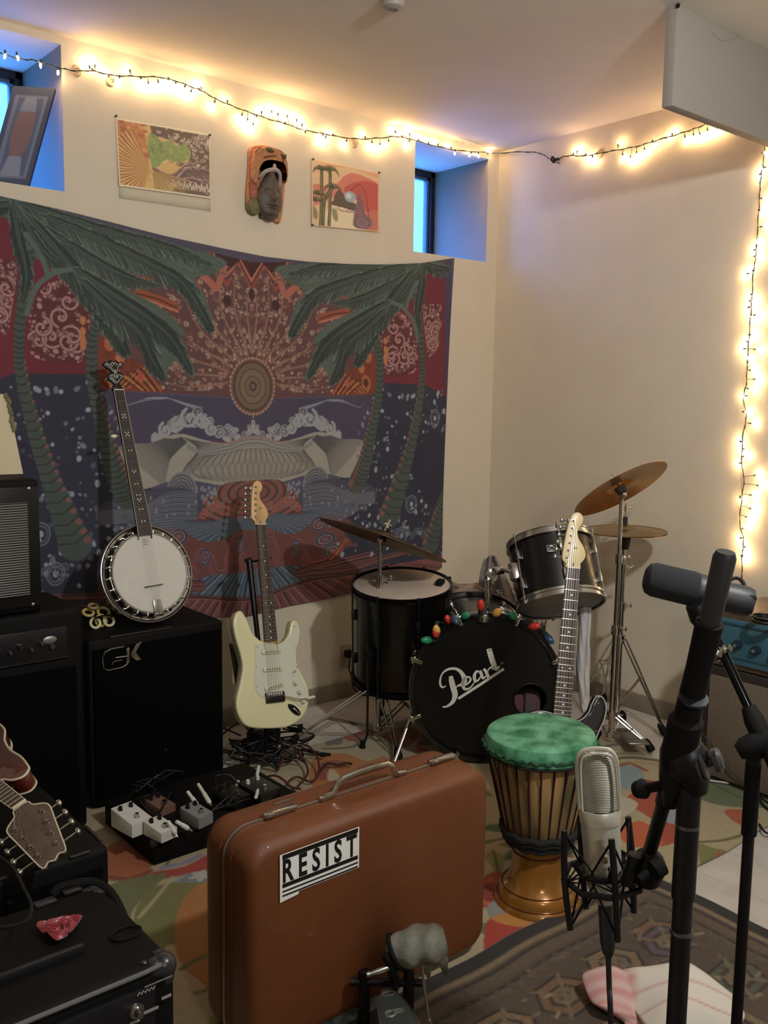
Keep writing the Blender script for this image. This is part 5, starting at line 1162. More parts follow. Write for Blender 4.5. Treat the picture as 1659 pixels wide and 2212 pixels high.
# patches where the photograph shows them
RG.poly(FWL((560, 1600), (760, 1560), (900, 1590), (900, 1720), (640, 1760), (560, 1700)), 'b3a585')
RG.poly(FWL((668, 1668), (690, 1640), (740, 1632), (790, 1650), (830, 1640), (862, 1670), (850, 1720), (760, 1735), (700, 1715), (672, 1700)), 'b5702c', sm=4)
RG.poly(FWL((688, 1665), (705, 1650), (745, 1652), (742, 1668), (715, 1664), (706, 1690), (692, 1690)), '93401c', sm=4); RG.poly(FWL((770, 1668), (800, 1655), (842, 1660), (838, 1680), (800, 1674), (790, 1692)), '9a4a20', sm=4)
RG.poly(FWL((708, 1678), (716, 1668), (735, 1682), (728, 1696), (712, 1692)), 'c4b896', sm=3); RG.poly(FWL((782, 1690), (796, 1684), (802, 1697), (788, 1702)), 'c4b896', sm=3)
RG.poly(FWL((700, 1600), (745, 1596), (738, 1612), (704, 1616)), '6d6a66'); RG.poly(FWL((745, 1590), (800, 1580), (812, 1592), (780, 1606), (750, 1604)), '97502c', sm=3)
RG.poly(FWL((828, 1592), (880, 1575), (905, 1590), (880, 1620), (850, 1615)), 'a5401f', sm=4); RG.line(FWL((700, 1622), (760, 1618), (790, 1600), (840, 1612)), .018, '5f6540', sm=5)
RG.poly(FWL((1290, 1600), (1460, 1620), (1660, 1650), (1660, 1990), (1400, 1990), (1290, 1900)), 'b7a984')
for k in range(5): RG.line(FWL((1300, 1618+k*11), (1360, 1612+k*10), (1430, 1622+k*9)), .022, ['6a6b44', 'b7a984', '8c8754', '55583a', 'a89a70'][k], sm=5)
RG.poly(FWL((1325, 1675), (1350, 1660), (1385, 1668), (1390, 1700), (1350, 1712), (1325, 1700)), '8aa0a4', sm=4); RG.line(FWL((1330, 1665), (1360, 1655), (1395, 1670)), .02, '9a4a30', sm=4)
RG.poly(FWL((1340, 1740), (1370, 1715), (1372, 1700), (1400, 1690), (1440, 1705), (1480, 1700), (1500, 1740), (1490, 1800), (1450, 1830), (1400, 1835), (1420, 1790), (1380, 1760)), 'b04a28', sm=4)
RG.poly(FWL((1345, 1800), (1380, 1780), (1420, 1800), (1430, 1835), (1380, 1838), (1350, 1825)), 'c85e2e', sm=4); RG.poly(FWL((1330, 1735), (1350, 1728), (1375, 1745), (1350, 1768), (1330, 1770)), 'c5c0aa', sm=4); RG.poly(FWL((1430, 1762), (1470, 1752), (1500, 1762), (1480, 1785), (1440, 1782)), '9aa2b4', sm=4)
RG.poly(FWL((1505, 1700), (1560, 1648), (1660, 1640), (1760, 1680), (1700, 1742), (1600, 1752), (1520, 1735)), '67744a', sm=4); RG.line(FWL((1525, 1692), (1590, 1725), (1640, 1740)), .01, '4a5434', sm=4)
RG.poly(FWL((1565, 1760), (1610, 1758), (1640, 1775), (1600, 1792)), 'b5582c', sm=3); RG.line(FWL((1500, 1826), (1560, 1822), (1620, 1808), (1680, 1800)), .014, '6a6238', sm=4)
RG.poly(FWL((1505, 1830), (1535, 1838), (1590, 1850), (1600, 1868), (1550, 1890), (1522, 1906), (1512, 1870)), '7f8048', sm=4); RG.poly(FWL((1545, 1846), (1600, 1855), (1585, 1875), (1555, 1868)), 'a86a30', sm=3)
RG.poly(FWL((225, 1850), (270, 1820), (310, 1850), (325, 1890), (290, 1905), (235, 1905)), 'b0602c', sm=4); RG.line(FWL((232, 1903), (280, 1908), (322, 1893)), .02, '8c3a1c', sm=4)
RG.poly(FWL((330, 1895), (400, 1880), (470, 1840), (480, 1870), (440, 1888), (360, 1905)), 'a8382a', sm=4); RG.line(FWL((350, 1885), (400, 1872), (430, 1855)), .02, '8b8fa4', sm=4)
RG.poly(FWL((235, 1920), (330, 1900), (360, 1900), (300, 1960), (270, 2000), (240, 1960)), '6f7448', sm=4); RG.poly(FWL((290, 1990), (330, 1930), (400, 1915), (470, 1925), (420, 1990), (350, 2060), (300, 2080)), '7b7c46', sm=4); RG.line(FWL((300, 1990), (340, 1950), (375, 1905)), .012, 'b3aa86', sm=4)
RG.poly(FWL((380, 1990), (420, 1930), (480, 1920), (480, 2150), (420, 2120), (380, 2060)), 'b0783a', sm=4); RG.line(FWL((395, 2100), (440, 2075), (475, 2072)), .016, '70703c', sm=4)
RG.poly(FWL((1050, 2000), (1100, 1975), (1180, 1990), (1170, 2040), (1090, 2060), (1050, 2090)), 'b23c26', sm=4); RG.poly(FWL((1060, 2080), (1100, 2050), (1125, 2055), (1080, 2090)), 'cfc6ac', sm=3); RG.poly(FWL((1055, 1960), (1100, 1940), (1100, 1975), (1060, 1990)), '94958e', sm=3); RG.poly(FWL((1060, 1990), (1120, 1975), (1200, 2000), (1120, 2010)), 'c98a3c', sm=3)
RG.a *= (1+.07*np.random.RandomState(2).randn(RG.h, RG.w))[..., None]; RG.a = np.clip(RG.a*.72, 0, 1)
def flat(P, x0, x1, y0, y1, z, wob=.0):
    def f(u, v): return np.stack([x0+(x1-x0)*u+.004*np.sin(v*31), y0+(y1-y0)*v+.004*np.sin(u*37), z+.0015*np.sin(u*23)*np.sin(v*19)], 1)
    return f, lambda u, v: P.sample(x0+(x1-x0)*u, y0+(y1-y0)*v)
f_, c_ = flat(RG, -2.98, -.47, -1.985, -.44, .012)
tag(sheet('floral_rug', 560, 350, f_, c_, rugm, None, .010), 'large cream rug with orange, red and green flowers under the instruments', 'rug')
KL = Paint(-3.3, -1.30, -3.6, -1.855, .004, '4f443b')
def kline(pts, w, c): KL.line(pts, w, c)
x0, x1, y0, y1 = -3.3, -1.305, -3.6, -1.892
for d, w, c in ((.02, .05, '221f1b'), (.056, .018, '7a6d58'), (.078, .010, '2e2822'), (.10, .03, '5a4e41')):
    kline([(x0, y1-d), (x1-d, y1-d), (x1-d, y0)], w, c)
k = 0
for t_ in np.arange(0, 2.0, .045):
    for col, o_ in (('2f2a25', 0), ('5c5042', .012)):
        KL.poly([(x1-.14-t_, y1-.125-o_), (x1-.14-t_-.022, y1-.15-o_), (x1-.14-t_-.045, y1-.125-o_)], col); KL.poly([(x1-.125-o_, y1-.14-t_), (x1-.15-o_, y1-.14-t_-.022), (x1-.125-o_, y1-.14-t_-.045)], col)
for t_ in np.arange(0, 1.9, .20):
    for (cx, cy) in ((x1-.26-t_, y1-.25), (x1-.27, y1-.28-t_)):
        cc_ = ['6e5540', '5a4a5a', '75644c', '4c5648'][k % 4]; k += 1
        for s_, c in ((.085, '2b2622'), (.075, cc_), (.05, '352e28'), (.038, '6b5f4c'), (.02, '4c4038')): KL.poly([(cx+s_*math.cos(a)*1.05, cy+s_*math.sin(a)*.85) for a in np.linspace(0, 2*PI, 7)], c)
        for q in (-1, 1): KL.line([(cx-.05*q, cy-.06), (cx+.05*q, cy+.06)], .010, '6e624f')
kline([(x0, y1-.38), (x1-.39, y1-.38), (x1-.39, y0)], .02, '7e7058'); kline([(x0, y1-.40), (x1-.41, y1-.40), (x1-.41, y0)], .008, '2a2521')
for t_ in np.arange(0, 2, .06):
    for q in (0, 1): KL.line([(x1-.43-t_, y1-.44), (x1-.46-t_, y1-.47), (x1-.49-t_, y1-.44)] if q else [(x1-.44, y1-.43-t_), (x1-.47, y1-.46-t_), (x1-.44, y1-.49-t_)], .010, ['8b7c64', '5d4a3e'][int(t_*50) % 2])
for i in range(9):
    for j in range(6):
        cx, cy = x1-.62-i*.24-(j % 2)*.12, y1-.62-j*.2
        if cx < x0 or cy < y0: continue
        for s_, c in ((.10, '2c2723'), (.088, ['5f4c3c', '4d4452', '6d5f4a', '6a4338'][(i+j) % 4]), (.06, '352d28'), (.044, '6b5f4c'), (.026, '51443a')): KL.poly([(cx-s_, cy), (cx, cy+s_*.8), (cx+s_, cy), (cx, cy-s_*.8)], c)
        KL.line([(cx-.03, cy-.02), (cx+.03, cy+.02)], .008, '75694f'); KL.line([(cx+.03, cy-.02), (cx-.03, cy+.02)], .008, '75694f')
for i in range(260):
    q = (rr.uniform(x0, x1-.15), rr.uniform(y0, y1-.12)); KL.line([q, (q[0]+rr.uniform(-.03, .03), q[1]+rr.uniform(-.01, .01))], .007, rr.choice(['7c6d58', '3a322b', '6a5c4b', '94866d']))
KL.a *= (1+.13*np.random.RandomState(4).randn(KL.h, KL.w))[..., None]; KL.a = np.clip(KL.a*np.array([.84, .76, .66]), 0, 1)
f_, c_ = flat(KL, x0, x1, y0, y1, .023)
tag(sheet('kilim_rug', 470, 410, f_, c_, rugm, None, .009), 'dark brown patterned kilim overlapping the flowered rug at the lower right', 'rug')
RZ = .014
# ============================================================ amplifiers
def cabinet(t, x0, x1, y0, y1, z0, z1, mat, name='body', bev=.012): return fin(name, MB().box(((x0+x1)/2, (y0+y1)/2, (z0+z1)/2), (x1-x0, y1-y0, z1-z0), bev, seg=3), mat, t)
greyedge = mt('worn_edge_metal', '55565a', .35, .9)
# bass cabinet with the angular chrome logo
t = thing('speaker_cabinet', 'big black speaker cabinet with a chrome angular logo carrying the banjo', 'speaker cabinet', (-2.17, -.27, 0))
cabinet(t, -2.432, -1.912, -.47, -.05, RZ, .607, blackv)
fin('grille', MB().box((-2.172, -.477, .30), (.49, .014, .55), .004), mt('black_grille_cloth', '030304', .9, spec=.1, bump=.6, bscale=700), t)
fin('trim_strip', MB().box((-2.235, -.466, .6085), (.23, .006, .004), .001), greyedge, t)
fin('back_trim_strip', MB().box((-2.16, -.10, .6085), (.40, .006, .003), .001), mt('black_metal'), t)
LF = frame((-2.325, -.4855, .545), (0, 0, 1), (0, -1, 0)); g = MB(LF); u = .00118*1.15
def lx(x, y): return ((x-258)*u*1.28, (1408-y)*u*1.25+(x-258)*u*.0, .002)
g.tube([lx(266, 1391), lx(240, 1391), lx(226, 1396), lx(221, 1408), lx(223, 1428), lx(232, 1434), lx(262, 1433), lx(272, 1428), lx(274, 1412), lx(248, 1411)], .0032, 6)
g.tube([lx(262, 1418), lx(244, 1418), lx(240, 1424)], .0022, 6); fin('logo_letter', g, chrome, t)
fin('logo_letter', MB(LF).prism([lx(*p)[:2] for p in ((280, 1408), (292, 1390), (304, 1386), (290, 1406), (302, 1424), (292, 1425), (278, 1412))], 0, .004, bev=.0008), chrome, t)
fin('logo_letter', MB(LF).prism([lx(*p)[:2] for p in ((271, 1395), (277, 1394), (276, 1426), (270, 1428))], 0, .004, bev=.0008), chrome, t)
fin('badge_stud', MB().cyl((-2.16, -.486, .17), (-2.16, -.483, .17), .004), chrome, t)
# tall black amplifier with control strip, left of the cabinet
t = thing('amplifier', 'tall black amplifier with a strip of knobs, left of the big black cabinet', 'amplifier', (-2.8, -.45, 0))
cabinet(t, -3.10, -2.49, -.585, -.28, RZ, .757, blackv, bev=.018)
fin('grille', MB().box((-2.80, -.590, .31), (.56, .012, .52), .004), mt('black_grille_cloth'), t)
pn = fin('control_panel', MB().box((-2.81, -.592, .655), (.52, .012, .10), .003), mt('black_panel', '141519', .35), t)
fin('panel_edge', MB().box((-2.81, -.599, .606), (.54, .003, .004)), greyedge, pn)
for k in range(11):
    x = -2.60-k*.032; r_ = .006 if k % 3 else .009
    fin('knob', MB().cyl((x, -.596, .652+(.01 if k % 2 else -.004)), (x, -.612, .652+(.01 if k % 2 else -.004)), r_, r_*.8, n=14), chrome if k in (3, 5, 9) else mt('dark_grey_knob', '3c3e42', .4), pn)
fin('emblem', MB(frame((-2.605, -.600, .668), (0, 0, 1), (0, -1, 0))).lathe([(0, .003), (.6, .003), (1, 0)], Matrix.Diagonal((.022, .012, 1, 1)), 20), mt('dull_badge', '8f8f88', .4, .6), pn)
# combo with the silver ribbed grille on top of it
t = thing('combo_amplifier', 'black combo amplifier with a silver ribbed grille, on top of the tall amplifier', 'amplifier', (-2.87, -.46, .757))
z0 = .759
cabinet(t, -3.13, -2.618, -.585, -.345, z0, 1.172, blackv, bev=.014)
fin('grille_frame', MB().box((-2.874, -.590, .966), (.50, .014, .37), .004), blackm, t)
fin('ribbed_grille', MB().box((-2.895, -.595, .962), (.47, .012, .285), .002), wavemat('silver_ribs', '2c2f30', '8d908c', 42, .4, 'Z', metal=.6, sharp=(.25, .7), bump=.8), t)
for x, z in ((-2.634, 1.145), (-2.632, .787)): fin('corner_screw', MB().ball((x-.02, -.597, z), .006, (1, .5, 1)), chrome, t)
# pale board with leafy edge on top
t = thing('print_board', 'cream board with a green leafy edge standing on top of the combo amplifier', 'picture', (-2.75, -.40, 1.17))
q = [pp(x, y, 1, -.40) for x, y in ((14, 851), (50, 1019), (-60, 1030), (-80, 855))]
for p in q[1:3]: p.z = 1.174
mb = MB(); a = [mb.bm.verts.new(p) for p in q]; b_ = [mb.bm.verts.new(p+Vector((0, .012, 0))) for p in q]; mb.bm.faces.new(a); mb.bm.faces.new(b_[::-1])
for i in range(4): mb.bm.faces.new((a[i], a[(i+1) % 4], b_[(i+1) % 4], b_[i]))
fin('board', mb, mt('cream_card', 'd6c9a6', .6), t)
mb = MB()
for k in range(16):
    x, y = 13+k*1.25+rr.uniform(-2, 4), 852+k*5.2; p = pp(x, y, 1, -.405); mb.ball(p, .0085, (rr.uniform(.5, 1.1), .25, rr.uniform(.6, 1.2)), Matrix.Rotation(rr.uniform(-1, 1), 3, 'Y'), sub=1)
fin('leafy_edge', mb, mt('dry_leaf_print', '6f6a44', .8, noise=.35, nscale=60), t)
# low amplifier under the mandolin
t = thing('amplifier', 'low black amplifier with metal edge strips under the mandolin', 'amplifier', (-3.1, -1.38, 0))
cabinet(t, -3.45, -2.842, -1.578, -1.16, RZ, .452, blackv, bev=.016)
fin('grille', MB().box((-3.14, -1.580, .22), (.56, .010, .38), .004), mt('black_grille_cloth'), t)
for a_, b_ in ((-3.30, -3.06), (-3.00, -2.97), (-2.93, -2.885)): fin('edge_strip', MB().box(((a_+b_)/2, -1.574, .4515), (b_-a_, .010, .005), .002), greyedge, t)
fin('edge_strip', MB().box((-2.847, -1.50, .4515), (.008, .09, .005), .002), greyedge, t)
for x, y in ((-3.06, -1.60), (-3.10, -1.592)): fin('knob', MB().cyl((x, -1.583, .40), (x, -1.60, .40), .009, .007), chrome, t)
# foreground amplifier
t = thing('amplifier', 'black amplifier nearest the camera with rounded corner guards and a printed panel', 'amplifier', (-3.2, -1.9, 0))
X0, X1, Y0, Y1, ZT = -3.55, -2.932, -2.062, -1.735, .47
cabinet(t, X0, X1, Y0, Y1, RZ+.012, ZT, blackv, bev=.022)
for (x, y) in ((X1, Y0), (X1, Y1)):
    sx_, sy_ = -1, (1 if y == Y0 else -1)
    g = MB().ball((x-.018, y+sy_*.018, ZT-.018), .0235, (1, 1, 1), sub=3)
    for a_ in (0, 1, 2): g.ball((x-.018+[0, -.016, 0][a_], y+sy_*(.018+[0, 0, .016][a_]), ZT-.018-[.02, 0, 0][a_]+.001), .021, (.95, .95, .95), sub=2)
    fin('corner_guard', g, mt('guard_plastic', '2a2b2f', .3), t)
fin('corner_rivet', MB().ball((X1-.052, Y0+.02, ZT+.001), .006, (1, 1, .4)), greyedge, t)
fin('front_piping', MB().tube([(X1-.03, Y0-.001, ZT-.002), (X1-.06, Y0-.003, ZT-.003), (X0, Y0-.003, ZT-.003)], .0042, 8), mt('grey_piping', '6e7172', .4, .3), t)
fin('rear_ridge', MB().box(((X0-3.05)/2, -1.945, ZT+.006), (-3.05-X0, .012, .016), .003), mt('ridge_plastic', '1c1d20', .35), t)
hd = MB().tube([(X1-.09, Y1+.03-.02, ZT-.004), (X1-.07, Y1+.01, ZT+.006), (X1-.02, Y1-.01, ZT+.006), (X1+.004, Y1-.05, ZT-.01), (X1+.006, Y1-.12, ZT-.05)], .009, 10, smooth=6); fin('strap_handle', hd, rubber, t)
fin('strap_end', MB().box((X1-.115, Y1-.018, ZT+.002), (.04, .022, .006), .002).box((X1-.06, Y1-.012, ZT+.004), (.035, .016, .006), .002), greyedge, t)
pn = fin('control_panel', MB().box(((X0+X1)/2-.01, Y0-.003, .385), (X1-X0-.07, .012, .115), .003), mt('black_panel'), t)
for x, w_, z in ((-2.958, .018, .412), (-2.988, .030, .400), (-3.016, .018, .392), (-3.052, .022, .372), (-3.10, .03, .352), (-3.15, .03, .35)): fin('panel_label', MB().box((x, Y0-.0100, z), (w_, .0012, .005)), mt('grey_print_ink', '8f8e8c', .6), pn)
tz_ = MB().tube([(-2.992+.0035*k-.018, Y0-.0102, .437+(.004 if k % 2 else -.001)) for k in range(10)], .0011, 4); fin('printed_squiggle', tz_, mt('pale_print_ink', 'b5b2aa', .6), pn)
fin('panel_rule', MB().box((-2.972, Y0-.0100, .446), (.05, .001, .0015)), mt('grey_print_ink'), pn)
for x, z, m_ in ((-3.012, .410, chrome), (-3.082, .388, mt('brass', 'b89a6c', .3, 1)), (-3.118, .376, chrome), (-3.16, .37, chrome)):
    fin('knob', MB().cyl((x, Y0-.009, z), (x, Y0-.026, z), .009, .006, n=16).cyl((x, Y0-.009, z), (x, Y0-.012, z), .013, n=18), m_, pn)
fin('grille', MB().box(((X0+X1)/2, Y0-.002, .17), (X1-X0-.06, .012, .27), .004), mt('black_grille_cloth'), t)
for x in (X1-.05, X0+.05):
    for y in (Y0+.05, Y1-.05): fin('rubber_foot', MB().cyl((x, y, RZ-.002), (x, y, RZ+.016), .016), rubber, t)
# red crumpled strap and shallow tray on it
def redfn(u, v):
    a = 2*PI*u; r = .030*v**.7*(1+.25*math.sin(3*a+1)); return Vector((-3.062+1.15*r*math.cos(a), -1.868+r*math.sin(a)*1.1, ZT+.004+.016*(1-v*.5)*abs(math.sin(2.5*a+v*5))+.006*v))
single('hair_tie', MB().grid(redfn, 48, 10).torus(.020, .005, Matrix.Translation((-3.06, -1.868, ZT+.012)), 24, 6), mt('red_satin', '8c2230', .35, sheen=.3), 'crumpled shiny red fabric band on the nearest black amplifier', 'fabric band')
single('cable_loop', MB().torus(.024, .0025, Matrix.Translation((-2.972, -1.945, ZT+.003)) @ Matrix.Diagonal((1.15, .8, 1, 1)), 30, 6), rubber, 'thin black loop lying on the nearest amplifier by its corner', 'cable')
c_ = [pd(x, y, d) for x, y, d in ((-20, 2005, 1.48), (30, 2000, 1.56), (62, 1985, 1.62), (68, 1955, 1.66), (50, 1915, 1.72), (25, 1870, 1.8), (-20, 1840, 1.85))]
single('instrument_cable', MB().tube(c_, .0032, 8, smooth=8), black, 'black cable drooping between the mandolin amplifier and the nearest amplifier', 'cable')
# ============================================================ right hand amplifier stack
brown = mt('brown_grille_cloth', '6e6253', .85)
t = thing('speaker_cabinet', 'brown cloth fronted speaker cabinet against the right wall, under the blue amplifier', 'speaker cabinet', (-.28, -1.95, 0))
cabinet(t, -.49, -.06, -2.42, -1.60, RZ-.012, .455, mt('dark_brown_vinyl', '2d2721', .6, bump=.2, bscale=400), bev=.012)
gm = wavemat('tan_weave', '5b5244', '857866', 55, .85, 'Y', sharp=(.3, .7), bump=.5)
fin('grille_cloth', MB().box((-.494, -2.01, .225), (.012, .76, .39), .004), gm, t)
t = thing('guitar_amplifier', 'blue fronted amplifier head with round knobs, on the brown speaker cabinet', 'amplifier', (-.3, -1.95, .457))
cabinet(t, -.49, -.12, -2.42, -1.625, .458, .668, mt('brown_wood_case', '5a4a3a', .5, noise=.12, nscale=30), bev=.006)
bp = fin('front_panel', MB().box((-.496, -2.02, .563), (.014, .775, .165), .004), mt('teal_blue_paint', '3d6a7c', .45, noise=.08, nscale=12), t)
fin('panel_groove', MB().box((-.5045, -2.02, .628), (.004, .775, .008), .001), mt('dark_teal_line', '2a4a58', .5), bp); fin('panel_groove', MB().box((-.5045, -2.02, .505), (.004, .775, .005), .001), mt('dark_teal_line'), bp)  # two thin strips in a darker teal along the panel
for k in range(7):
    p = pp(1595+k*40, 1392+k*12, 0, -.503); 
    if p.y < -2.38: break
    kb = fin('knob', MB().cyl((-.503, p.y, p.z), (-.520, p.y, p.z), .0175, .016, n=28).cyl((-.520, p.y, p.z), (-.530, p.y, p.z), .010, .009, n=20), mt('dark_blue_knob', '1f3340', .35), t)
    fin('knob_cap', MB().cyl((-.530, p.y, p.z), (-.5315, p.y, p.z), .007, n=20), mt('cap_grey', '8e9499', .35, .6), kb)
p = pp(1642, 1337, 2, .68); M_ = Matrix.Translation((p.x, p.y-.02, .672))
single('cable_coil', MB(M_).torus(.042, .005, Matrix.Translation((0, 0, .005)), 36, 8).torus(.036, .005, Matrix.Translation((.004, .002, .013)), 36, 8).torus(.044, .004, Matrix.Translation((-.003, 0, .02)), 36, 8), black, 'small black cable coil lying on the blue amplifier head', 'cable')
c_ = [pp(1460, 1545, 0, -.51), pp(1490, 1560, 0, -.515), pp(1530, 1600, 0, -.515), pp(1580, 1665, 0, -.52), pp(1640, 1720, 2, .02), pp(1700, 1760, 2, .02)]
single('instrument_cable', MB().tube(c_, .003, 6, smooth=8), black, 'thin black cable running down across the brown cabinet cloth to the floor', 'cable')
single('instrument_cable', MB().tube([pp(1525, 1685, 2, .02), pp(1570, 1691, 2, .02), pp(1640, 1700, 2, .02), pp(1720, 1730, 2, .02)], .0042, 6, smooth=6), mt('white_cable', 'b9b8b0', .5), 'white cable lying on the rug in front of the brown cabinet', 'cable')
single('instrument_cable', MB().tube([pp(1600, 1660, 2, .02), pp(1650, 1740, 2, .02), pp(1700, 1770, 2, .02), pp(1660, 1800, 2, .02), pp(1640, 1780, 2, .02)], .0035, 6, smooth=6), black, 'black cable with a plug curled on the rug at the right edge', 'cable')
# ============================================================ hand drum
c0 = pp(1160, 1948, 2, 0); H_ = .50; tp = Vector((c0.x-.010, c0.y+.0, H_)); DJ = zframe(Vector((c0.x, c0.y, RZ)), tp-Vector((c0.x, c0.y, 0)), (1, 0, 0))
t = thing('djembe', 'wooden hand drum with a mottled green skin and a golden foot', 'drum', (c0.x, c0.y, 0))
n = 26
sb = MB(DJ); prof = [(.086, .205), (.098, .225), (.108, .27), (.120, .33), (.132, .39), (.140, .445)]
for k in range(n):
    a0_, a1_ = 2*PI*(k+.08)/n, 2*PI*(k+.92)/n
    sb.lathe([(r+.003, z) for r, z in prof], n=3, a0=a0_, a1=a1_)
fin('bowl', MB(DJ).lathe([(.084, .195)]+[(r, z) for r, z in prof]+[(.142, .448), (.13, .448)], n=64), mt('dark_groove_wood', '38201a', .6), t)
stv = bpy.data.materials.new('painted_staves'); stv.use_nodes = True
nt = stv.node_tree; b = nt.nodes['Principled BSDF']; b.inputs['Roughness'].default_value = .5; tc = nt.nodes.new('ShaderNodeTexCoord'); nz = nt.nodes.new('ShaderNodeTexNoise'); nz.inputs['Scale'].default_value = 14
mp = nt.nodes.new('ShaderNodeMapping'); mp.inputs['Scale'].default_value = (1, 1, .12); nt.links.new(tc.outputs['Object'], mp.inputs[0]); nt.links.new(mp.outputs[0], nz.inputs[0])
rmp = nt.nodes.new('ShaderNodeValToRGB'); nt.links.new(nz.outputs[0], rmp.inputs[0]); nt.links.new(rmp.outputs[0], b.inputs[0])
rmp.color_ramp.elements[0].position = .36; rmp.color_ramp.elements[0].color = (*lin('5d5638'), 1); rmp.color_ramp.elements[1].position = .62; rmp.color_ramp.elements[1].color = (*lin('b08e5a'), 1)
tag(fin('staves', sb, stv, t), 'ochre and olive striped staves')
fin('skin', MB(DJ).lathe([(0, .502), (.10, .502), (.142, .500), (.150, .494), (.154, .480), (.158, .462), (.156, .452), (.150, .450)], n=64), mt('green_goat_skin', '1a6640', .55, var='6cae88', nscale=16, bump=.35, bscale=60), t)
fin('skin_rope', MB(DJ).tube([((.159+.003*math.sin(k*1.9))*math.cos(2*PI*k/90), (.159+.003*math.sin(k*1.9))*math.sin(2*PI*k/90), .466+.004*math.cos(k*2.6)) for k in range(90)], .0045, 6, closed=True), mt('dark_green_cord', '1f4a36', .8), t)
fin('lower_rope', MB(DJ).torus(.154, .004, Matrix.Translation((0, 0, .447)), 64, 6), mt('black_cord', '17191a', .9), t)
rp = MB(DJ)
for k in range(n):
    a = 2*PI*k/n; q = lambda r, z: (r*math.cos(a), r*math.sin(a), z); rp.tube([q(.156, .45), q(.139, .39), q(.117, .29), q(.104, .225)], .0022, 5)
fin('tension_cords', rp, mt('maroon_cord', '3b1616', .8), t)
for z, r in ((.205, .100), (.188, .094), (.218, .104)): fin('waist_rope', MB(DJ).tube([(r*math.cos(2*PI*k/60), r*math.sin(2*PI*k/60), z+.003*math.sin(k*1.3)) for k in range(60)], .0095, 8, closed=True), mt('black_cord'), t)
gold = mt('ochre_lacquer', '9c6a2c', .22, .35, coat=.5, noise=.15, nscale=12)
fin('foot', MB(DJ).lathe([(.074, .19), (.072, .16), (.074, .11), (.079, .08), (.090, .058), (.103, .046), (.110, .038), (.113, .018), (.124, .008), (.126, .0), (.11, .0)], n=64), gold, t)
for z, r in ((.150, .0732), (.048, .1015), (.016, .1150)): fin('foot_line', MB(DJ).torus(r, .0022, Matrix.Translation((0, 0, z)), 64, 6), mt('maroon_paint', '4a1a12', .5), t)
# ============================================================ suitcase
sB, sR = Vector((-2.678, -1.884, 0)), Vector((-1.962, -1.888, 0)); sx = (sR-sB); SW = sx.length; sx.normalize(); SN = Vector((sx.y, -sx.x, 0))     # SN towards the room
if SN.y > 0: SN = -SN
SH, SD = .486, .20
SF = Matrix((sx, Vector((0, 0, 1)), SN)).transposed().to_4x4(); SF.translation = sB+Vector((0, 0, RZ)) ; SF = SF @ Matrix.Translation((SW/2, SH/2+.012, -SD/2))     # x right, y up, z front; origin centre
t = thing('suitcase', 'brown hard shell suitcase with chrome handle and a black and white sticker', 'suitcase', sB+sx*SW/2-SN*SD/2)
leather = mt('brown_shell', '6a3b1d', .42, noise=.05, nscale=8, bump=.35, bscale=500, coat=.1)
def rrect(w, h, r, n=10):
    o_ = []
    for cx, cy, a0 in ((w/2-r, h/2-r, 0), (-w/2+r, h/2-r, PI/2), (-w/2+r, -h/2+r, PI), (w/2-r, -h/2+r, 3*PI/2)):
        for k in range(n+1): a = a0+PI/2*k/n; o_.append((cx+r*math.cos(a), cy+r*math.sin(a)))
    return o_
def shellhalf(z0, z1):
    mb = MB(SF); s_ = 1 if z1 > z0 else -1; D_ = abs(z1-z0); rows = []
    prof = [(0, 0), (0, .45), (.001, .66), (.005, .82), (.012, .93), (.021, .985), (.030, 1.0)]
    for ins, f in prof:
        z = z0+(z1-z0)*f; rows.append([mb.bm.verts.new((x, y, z)) for x, y in rrect(SW-2*ins, SH-2*ins, .058-ins*.6)])
    for A, B in zip(rows, rows[1:]):
        for i in range(len(A)): mb.bm.faces.new((A[i], A[(i+1) % len(A)], B[(i+1) % len(A)], B[i]))
    # gently domed broad face
    last = rows[-1]; rings = [last]
    for f, dz in ((.9, .001), (.6, .003), (.3, .004)):
        rings.append([mb.bm.verts.new((v.co.x*f, v.co.y*f, v.co.z+s_*dz)) for v in last])
    for A, B in zip(rings, rings[1:]):
        for i in range(len(A)): mb.bm.faces.new((A[i], A[(i+1) % len(A)], B[(i+1) % len(A)], B[i]))
    mb.bm.faces.new(rings[-1]); return mb
fin('front_shell', shellhalf(.004, SD/2), leather, t); fin('back_shell', shellhalf(-.004, -SD/2), leather, t)
for z in (.02, .028, -.02): fin('shell_rib', MB(SF).tube([(x, y, z) for x, y in rrect(SW+.001, SH+.001, .058)], .0016, 6, closed=True), leather, t)
fin('metal_band', MB(SF).tube([(x, y, 0) for x, y in rrect(SW+.002, SH+.002, .059)], .0035, 8, closed=True), mt('brushed_band', '9b8f86', .35, .9), t)
def sxp(px, py):      # pixel on the suitcase top -> local x
    p = pp(px, py, 2, RZ+SH+.012); return (SF.inverted() @ p).x
for px, py in ((600, 1757), (942, 1640)):
    x = sxp(px, py); lt = fin('latch', MB(SF).box((x, SH/2+.008, .002), (.085, .012, .020), .004).box((x-.03, SH/2+.010, .010), (.018, .010, .012), .003), chrome, t)
    fin('latch_button', MB(SF).cyl((x-.012, SH/2+.014, .002), (x-.012, SH/2+.0155, .002), .004), dullchrome, lt)
x = sxp(640, 1770); fin('latch_tongue', MB(SF).box((x, SH/2-.004, .022), (.022, .006, .020), .003), mt('nickel'), t)
xa_, xb_ = sxp(690, 1723), sxp(862, 1672)
